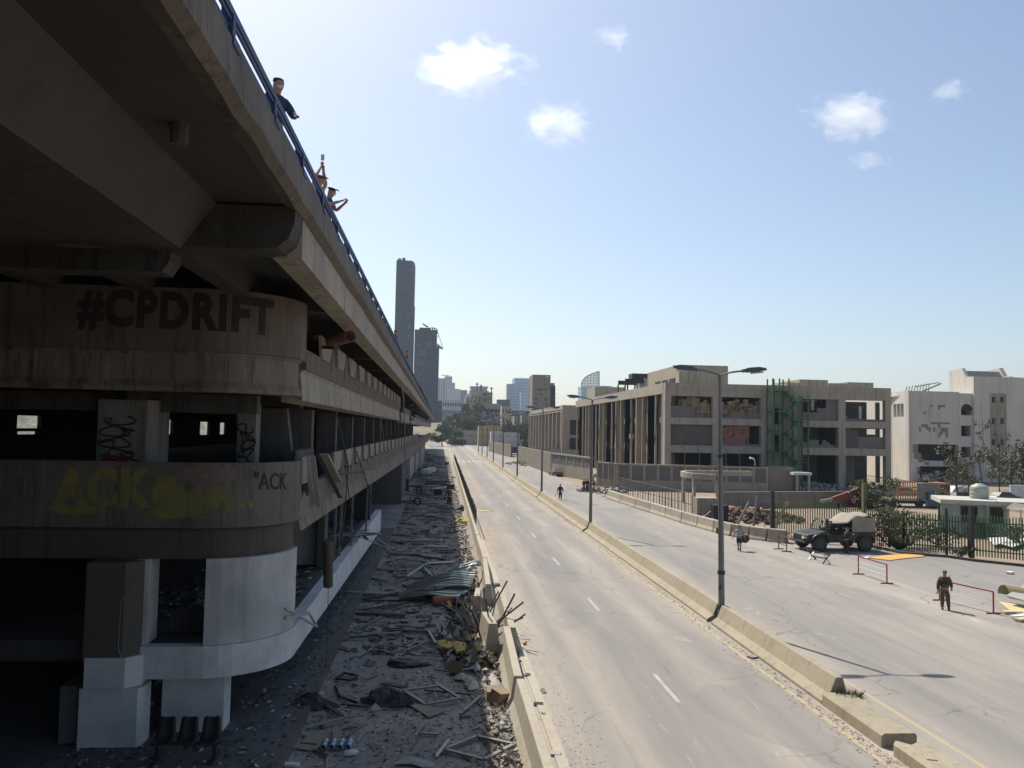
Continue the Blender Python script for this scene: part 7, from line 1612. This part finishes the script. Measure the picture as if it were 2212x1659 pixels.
# drain grate, black mound, bottles, pipe stub, boxes
mb=MB(); P=[g(*crd(*q),.012) for q in((655,842),(690,802),(775,816),(742,850))]; mb.add(P,[(0,1,2,3)]); mb.build('drain_grate',metal_dk,None,label='square cast iron drain grate in the service road',category='drain')
def blobm(name,lab,cat,c,rx,ry,rz_,m,seed,amp=.35,sub=3):
    bm=bmesh.new(); bmesh.ops.create_icosphere(bm,subdivisions=sub,radius=1); mb=MB(); mb.add([(c.x+rx*v.co.x*(1+amp*mnoise.noise(v.co*1.7+Vector((seed,0,0)))),c.y+ry*v.co.y*(1+amp*mnoise.noise(v.co*1.9+Vector((seed,3,0)))),max(c.z,c.z+rz_*v.co.z*(1+amp*mnoise.noise(v.co*2.6+Vector((seed,5,0)))))) for v in bm.verts],[[v.index for v in f.verts] for f in bm.faces]); bm.free(); return mb.build(name,m,None,label=lab,category=cat)
blobm('black_cloth','black crumpled cloth mound right of the drain grate','cloth',g(*crd(1020,835)),.75,.45,.22,black_m,1)
def bottle(lab,x,y,rz,m,L=.3,r=.045,z=.05):
    t=T('bottle',lab,'bottle',(0,0,0),'water bottles on the service road'); mb=MB(); n=10; pr=[(0,r*.8),(.01,r),(L*.7,r),(L*.86,r*.4),(L*.92,r*.35)]
    mb.add([(px_,rr*math.cos(2*math.pi*k/n),rr*math.sin(2*math.pi*k/n)) for px_,rr in pr for k in range(n)],[(j*n+k,j*n+(k+1)%n,(j+1)*n+(k+1)%n,(j+1)*n+k) for j in range(len(pr)-1) for k in range(n)]+[tuple(range(n))]); mb.build('bottle_body',m,t,smooth=True)
    mb=MB(); mb.cyl((L*.92,0,0),(L,0,0),r*.4,n=8); mb.build('bottle_cap',M('cap_blue',(.05,.15,.5),bump=0),t); t.location=(x,y,z); t.rotation_euler=(0,0,rz)
wm=M('bottle_plastic_blue',(.35,.45,.6),rough=.15,bump=0)
p=g(*crd(485,1505))
k=0
for i in range(4):
    for j in range(2): k+=1; bottle('water bottle in the plastic wrapped pack on the service road',p.x-.42+.2*i,p.y-.12+.22*j,1.35+.1*random.random(),wm,.28,.08,.08)
p=g(*crd(510,1565)); bottle('single pale bottle lying in front of the wrapped pack',p.x,p.y,.2,white_p,.4,.07,.07)
p=g(*crd(1265,372)); q=g(*crd(1310,355)); mb=MB(); mb.cyl((p.x-.3,p.y,.2),(p.x+.55,p.y+.25,.2),.2,n=16); mb.build('pipe_stub',M('pipe_salmon',(.42,.13,.08),bump=.05),None,label='short salmon red pipe stub in the rubble by the roof sheets',category='pipe')
for i,(zx,zy) in enumerate(((1705,1130),(1750,1150),(1400,910))):
    p=g(*crd(zx,zy)); mb=MB(); mb.rbox((p.x,p.y,.2),(.5,.4,.38),i*.7,.2,.15*i); mb.build('carton',carton[i%3],None,label=['opened tan carton beside the barrier','flattened tan carton leaning on the opened one','small carton scrap at the shadow edge'][i],category='carton')
# corrugated green roof sheets
def corr(lab,p0,p1,q0,q1,m,nr=9,amp=.06,bend=.3,seed=0,z=(.1,.1,.5,.5)):
    A=g(*crd(*p0),z[0]); B=g(*crd(*p1),z[1]); C_=g(*crd(*q0),z[2]); D=g(*crd(*q1),z[3]); mb=MB(); nu=nr*4; nv=12; vs=[]
    for j in range(nv+1):
        v=j/nv
        for i in range(nu+1):
            u=i/nu; p=(A.lerp(B,u)).lerp(C_.lerp(D,u),v); r=(i%4); p=p+Vector((0,0,(amp if r in(1,2) else 0)+bend*math.sin(v*3.0)*(.5+.5*mnoise.noise(Vector((u*2,v*2,seed))))+.12*mnoise.noise(Vector((u*3,v*3,seed+5))))); vs.append((p.x,p.y,max(.03,p.z)))
    mb.add(vs,[(j*(nu+1)+i,j*(nu+1)+i+1,(j+1)*(nu+1)+i+1,(j+1)*(nu+1)+i) for j in range(nv) for i in range(nu)]); o=mb.build('roof_sheet',m,None,label=lab,category='roof sheet'); sd=o.modifiers.new('s','SOLIDIFY'); sd.thickness=.015
corr('largest pale green corrugated roof sheet fanning toward the barrier',(930,300),(1040,215),(1510,235),(1560,110),sheet_gn,9,.05,.45,1,(.1,.2,.55,1.0))
corr('bright end of a roof sheet resting on the barrier',(1380,150),(1330,110),(1600,60),(1590,25),sheet_gn,5,.05,.25,2,(.5,.6,.95,1.05))
corr('short corrugated roof sheet lying behind the largest one',(1230,215),(1110,100),(1280,170),(1160,85),sheet_gn,5,.04,.2,3,(.15,.15,.4,.3))
corr('lower torn roof sheet curling at its right end',(950,325),(990,290),(1420,320),(1530,225),sheet_gn,6,.05,.3,4,(.08,.1,.3,.5))
# tangled rods by the displaced blocks
rnd=random.Random(12); rl_=['pale rod','dark rod','thin rod','bent rod','steel rod','rusty rod','long rod','short rod']
where=['standing straight up','leaning left','leaning right','lying low','sticking toward the road','pointing at the camera','crossing the others','at the back','at the front','topmost','lowest','touching the barrier']
for i in range(26):
    p=g(*crd(rnd.uniform(1560,1690),rnd.uniform(560,700))); a=rnd.uniform(0,6.28); e=p+Vector((math.cos(a)*rnd.uniform(.3,1.6),math.sin(a)*1.2,rnd.uniform(.5,1.9))); mb=MB(); mb.tube([(p.x,p.y,.05),((p.x+e.x)/2+rnd.uniform(-.1,.1),(p.y+e.y)/2,e.z*.6),e],rnd.uniform(.018,.05),5)
    mb.build('metal_rod',rnd.choice((metal_dk,metal_gr,wood_lt,rust)),None,label='thin rod in the tangle heaped over the displaced barrier blocks',category='rod',group='tangled rods over the displaced barrier blocks')
# crumpled dark sheets around
for i,(zx,zy,r) in enumerate(((800,1135,.5),(960,1160,.4),(1440,320,.7),(1270,320,.5),(240,1170,.6))):
    blobm('crumpled_metal',['dark crumpled metal heap left of the large window frame','small crumpled heap touching the large frame','black crumpled heap under the torn roof sheet','dark plastic lump in front of the roof sheets','dark weeds and rubbish lump at the kerb'][i],'scrap metal',g(*crd(zx,zy)),r,r*.6,.3,M('crumple_dark',(.05,.045,.04),(.09,.08,.07),bump=.6,scale=3),i+4,.9,3)
# scattered boards farther up the road, each its own object
mats_=[wood_dk,wood_dk,wood_lt,wood_tan,metal_dk,metal_gr,rust]; rnd=random.Random(21)
for i in range(190):
    y=36+ (i/190)**1.25*225; x=rnd.uniform(-3.3,2.0)-(.012*max(0,y-60)); L=rnd.uniform(.5,2.8)*(1+y/260); a=rnd.gauss(0,.45); a=a if rnd.random()<.8 else rnd.uniform(0,3.1)
    mb=MB(); mb.rbox((x,y,.05+rnd.random()*.05),(L,rnd.uniform(.05,.28)*(1+y/150),.04+.05*rnd.random()),a,rnd.uniform(-.1,.1),rnd.uniform(-.06,.06)); m=rnd.choice(mats_)
    mb.build('plank',m,None,label='splintered board or strip strewn across the far service road',category='plank',group='splintered boards strewn up the service road')
for i in range(60):
    y=17+rnd.random()*20; x=rnd.uniform(-3.3,1.7); mb=MB(); mb.rbox((x,y,.04),(rnd.uniform(.25,1.1),rnd.uniform(.02,.07),.03),rnd.uniform(0,3.14),rnd.uniform(-.1,.1),rnd.uniform(-.08,.08)); mb.build('stick',rnd.choice(mats_),None,label='short stick among the litter on the near service road',category='stick',group='short sticks on the near service road')
# round drums and boxes up the road
for i,(px,py,r) in enumerate(((640,0,0),)): pass
def E3(zx,zy): return ((1500+zx/3.686)*.5486,(1650+zy/3.686)*.5486)
for i,(zx,zy) in enumerate(((825,1105),(1010,1030),(955,670))):
    p=g(*E3(zx,zy)); mb=MB(); mb.box(p.x-.5,p.x+.5,p.y,p.y+.5,0,.75); mb.build('black_crate',black_m,None,label=['black open crate in the middle of the service road','dark crate behind the soldier among the debris','dark far crate on the service road'][i],category='crate',bevel=.04)
for i,(zx,zy) in enumerate(((550,1075),(530,1255))):
    p=g(*E3(zx,zy)); mb=MB(); n=16
    mb.add([(p.x+.42*math.cos(2*math.pi*k/n)*q,p.y+yy,.45+.42*math.sin(2*math.pi*k/n)*q) for q,yy in((1,0),(1,.2),(.6,.2),(.6,0)) for k in range(n)],[(j*n+k,j*n+(k+1)%n,((j+1)%4)*n+(k+1)%n,((j+1)%4)*n+k) for j in range(4) for k in range(n)]); mb.build('tyre',black_m,None,label=['old tyre standing at the left of the service road, farther one','old tyre with rubbish, nearer one'][i],category='tyre')
gb2=lambda lab,q0,q1,w_,m: bar3(lab,g(*E3(*q0),.05),g(*E3(*q1),.08),w_,m)
gb2('long white plank lying across the road at the feet of the soldier',(680,1262),(980,1268),.35,wood_lt); gb2('grey plank crossing the shadow edge below the soldier',(960,1303),(1120,1298),.4,wood_lt); gb2('wide white panel lying far up the service road',(630,790),(755,752),1.3,white_w)
gb2('long dark board far up the service road',(650,905),(1000,912),.3,wood_dk); gb2('pair of dark boards farther up the service road',(640,940),(1040,960),.3,wood_dk)
for i,(zx,zy,r) in enumerate(((1030,850,.8),(1150,1330,.9),(1215,1520,.8),(1110,1080,.4),(1190,1480,.5))):
    p=g(*E3(zx,zy)); blobm('yellow_foam',['yellow sack against the far barrier','dark and yellow rubbish sack at the barrier below the soldier','yellow insulation lump by the barrier','small yellow lump in the sunlit litter','pale yellow lump behind the insulation'][i],'rubbish',Vector((min(p.x,2.0),p.y,0)),r*.7,r*.8,r*.6,(yellow_m if i!=1 else rubble_d),i+8,.6,2)
p=g(*E3(1460,1335)); blobm('yellow_scrap','yellow scrap lying in the left lane of the road','rubbish',p,1.2,.4,.06,M('scrap_yellow',(.6,.48,.2)),3,.6,2)

# chips, glass and dust litter that nobody could count
def chips(name,x0,x1,y0,y1,n,m,seed,s0,s1,hz=.05,grow=0.,fx=None):
    rnd=random.Random(seed); mb=MB(); ms=m
    for i in range(n):
        y=y0+(y1-y0)*rnd.random()**1.6; x=fx(rnd,y) if fx else rnd.uniform(x0,x1); s_=rnd.uniform(s0,s1)*(1+grow*y); mb.cm=rnd.randrange(len(ms))
        a=rnd.uniform(0,6.28); c,s2=math.cos(a)*s_,math.sin(a)*s_; k=rnd.uniform(.25,.9); h=rnd.uniform(.01,hz)
        mb.add([(x-c,y-s2,.004+h*rnd.random()*.4),(x+s2*k,y-c*k,.006),(x+c,y+s2,.004+h),(x-s2*k,y+c*k,.01+h)],[(0,1,2,3)])
    return mb.build(name,ms,None,kind='stuff',label=None)
gl1=M('chip_pale',(.5,.48,.44),bump=0); gl2=M('chip_grey',(.25,.24,.225),bump=0); gl3=M('chip_dark',(.05,.048,.045),bump=0); gl4=M('chip_tan',(.4,.3,.19),bump=0)
o=chips('litter',-3.4,2.2,15,160,16000,[gl1,gl1,gl2,gl2,gl3,gl4],1,.015,.06,.04,.012); o['label']='fine litter and glass chips covering the service road'; o['category']='litter'
o=chips('litter',-3.4,2.2,30,240,1800,[gl3,gl3,gl2,wood_dk,gl2],2,.08,.28,.07,.01); o['label']='larger dark litter covering the far service road'; o['category']='litter'
o=chips('rubble_strip',0,0,15,200,9000,[gl1,gl1,gl4,gl2,rubble_m],3,.03,.12,.14,.008,fx=lambda r,y: 2.15-abs(r.gauss(0,.38))+.003*y*0); o['label']='sunlit pale litter heaped along the foot of the left barrier'; o['category']='litter'
o=chips('grit',0,0,15,120,2200,[gl1,gl4,gl1],4,.008,.032,.012,.01,fx=lambda r,y: 3.2+abs(r.gauss(0,.7))); o['label']='grit and plaster bits on the road beside the left barrier'; o['category']='litter'
o=chips('grit',0,0,14,130,2600,[gl1,gl4,gl4,gl2],5,.01,.045,.02,.01,fx=lambda r,y: 11.45-abs(r.gauss(0,.3))); o['label']='grit and stones at the foot of the median barrier'; o['category']='litter'
o=chips('grit',3,36,16,60,700,[gl1,gl1,gl1],6,.008,.03,.008,.006); o['label']='specks of litter on the open road'; o['category']='litter'
o=chips('litter',-9,-3.7,17,60,2500,[gl1,gl2,gl3,gl3],7,.02,.09,.05,.01); 
for v in o.data.vertices: v.co.z+=.14
o['label']='litter on the pavement beside the station'; o['category']='litter'
o=chips('litter',-9,-4.4,25,56,2600,[gl2,gl3,gl3,gl1],8,.03,.14,.06,.01)
for v in o.data.vertices: v.co.z+=2.43
o['label']='litter on the raised platform of the station'; o['category']='litter'
o=chips('rubble_strip',0,0,28,45,1500,[gl1,gl4,gl2,rubble_m,yellow_m,gl3],9,.06,.22,.4,0,fx=lambda r,y: 1.9-abs(r.gauss(0,.6))); o['label']='coarser rubbish heaped around the displaced barrier blocks'; o['category']='litter'
o=chips('grit',0,0,60,125,1600,[gl1,gl4,rubble_m],10,.03,.1,.04,0,fx=lambda r,y: (26.3-(y-60.6)*.4 if y<66 else 23.9-(y-66)*.095 if y<99 else 20.8)-abs(r.gauss(0,.6))-.3); o['label']='dirt and grit along the right edge of the road'; o['category']='litter'
# larger plaster bits on the road side of the left barrier
for i,(zx,zy,s_) in enumerate(((1760,330,.3),(1900,810,.35),(1960,930,.4),(2050,1160,.45),(1935,680,.4),(2090,1060,.35),(2190,1560,.4),(2100,1240,.3),(1860,640,.3),(1870,600,.25))):
    s_*=.6; p=g(*crd(zx,zy)); mb=MB(); mb.rbox((p.x,p.y,s_*.2),(s_,s_*.6,s_*.3),i,.3,.2*(i%3)); mb.build('plaster_lump',[carton[0],gl1,gl1,gl1,M('lump_orange',(.5,.28,.08),bump=.3),wood_tan,gl1,gl4,gl1,gl1][i],None,label=['brown split lump against the second barrier','pale lath chip by the road kerb','pale block chip farther down the kerb','largest white plaster block by the road kerb','orange sponge lump by the road kerb','tan clump of straw on the road side','white block at the bottom of the road kerb','small tan chip under the large white block','pale chip beside the orange lump','pale chip above the orange lump'][i],category='rubble')
# sheets on the right road
sheet('flat orange board lying on the asphalt in front of the fence',((905,742),(1010,722),(1280,703),(1385,728),(1210,745),(1080,762)),orange_b,.05,.03,cv=cr5,wob=.03)
sheet('white scrap lying left of the orange board',((840,738),(880,728),(915,735),(880,746)),white_p,.06,.02,'scrap',cv=cr5)
foam_c=M('foam_cream',(.62,.5,.25),(.5,.42,.25),bump=.1); foam_d=M('foam_back_olive',(.26,.22,.12),(.2,.17,.1),bump=.2)
sheet('cream insulation slab lying at the right edge of the road',((2000,1110),(2240,1150),(2260,1225),(2120,1205)),foam_c,.08,.05,'foam_sheet',cv=cr5)
a=g(*cr5(2030,1110)); b_=g(*cr5(2300,1165)); mb=MB(); n=10; vs=[]
for k in range(n):
    th=math.pi*1.15*k/(n-1)-.15
    for e in(a,b_): vs.append((e.x,e.y+.45*math.cos(th)-.1,.5+.42*math.sin(th)-.1))
mb.add(vs,[(2*k,2*k+1,2*k+3,2*k+2) for k in range(n-1)]); o=mb.build('foam_roll',foam_d,None,label='rolled up insulation sheet at the right edge of the road',category='insulation'); sd=o.modifiers.new('s','SOLIDIFY'); sd.thickness=.04
sheet('pale grey insulation sheet slanting up at the right edge',((2060,1060),(2260,940),(2300,1120)),M('foam_grey',(.42,.42,.36)),.3,.05,'foam_sheet',zs=(.5,.9,.5),cv=cr5)
for i,(zx,zy,m) in enumerate(((2110,1215,foam_c),(2180,1250,white_p),(2205,1275,foam_c),(2095,878,white_p),(1580,0,None))):
    if m is None: continue
    p=g(*cr5(zx,zy)); mb=MB(); mb.rbox((p.x,p.y,.08),(.9 if i<3 else .5,.3,.1),.2*i); mb.build('foam_piece',m,None,label=['cream foam piece in front of the insulation slab','white foam piece in front of the insulation slab','small cream piece nearest the right edge','white box lying alone on the asphalt right of the soldier'][i],category='foam piece')
mb=MB(); p=g(1630,1420); mb.rbox((p.x,p.y,.04),(.5,.3,.04),.4); mb.build('grey_scrap',gl2,None,label='grey flat scrap at the foot of the median barrier',category='scrap')

# ---------------- flyover behind the camera and beyond, added light blockers ----------------
mb=MB(); mb.box(-30,-2.6,-260,-6.01,12.0,12.62); mb.build('deck_slab',soffit,fly)
mb=MB(); mb.box(-34,-31,-260,21,0,13); mb.build('light_block_wall',dark_in,None,label='added unseen dark wall blocking light at the far left behind the flyover',category='wall')  # added out of view to keep sky light on the left off the decks
mb=MB(); mb.box(-30,-4.1,-260,2.9,-.1,11.9); mb.build('rear_light_block',conc_dk,stn)  # unseen mass added to cut light from behind-left and darken the left faces

# overgrown bank beyond the station, seen through its openings
mb=MB(); nx,ny=14,60; vs=[]
for j in range(ny):
    for i in range(nx):
        x=-38-2.2*i; y=-10+6*j; vs.append((x,y,min(9.5,.2+1.0*i)+1.2*mnoise.noise(Vector((x*.35,y*.35,1)))))
mb.add(vs,[(j*nx+i,j*nx+i+1,(j+1)*nx+i+1,(j+1)*nx+i) for j in range(ny-1) for i in range(nx-1)]); mb.build('embankment',M('bank_scrub',(.07,.085,.04),(.25,.23,.19),scale=2.2,fine=3,bump=.8,var=.5),kind='structure')
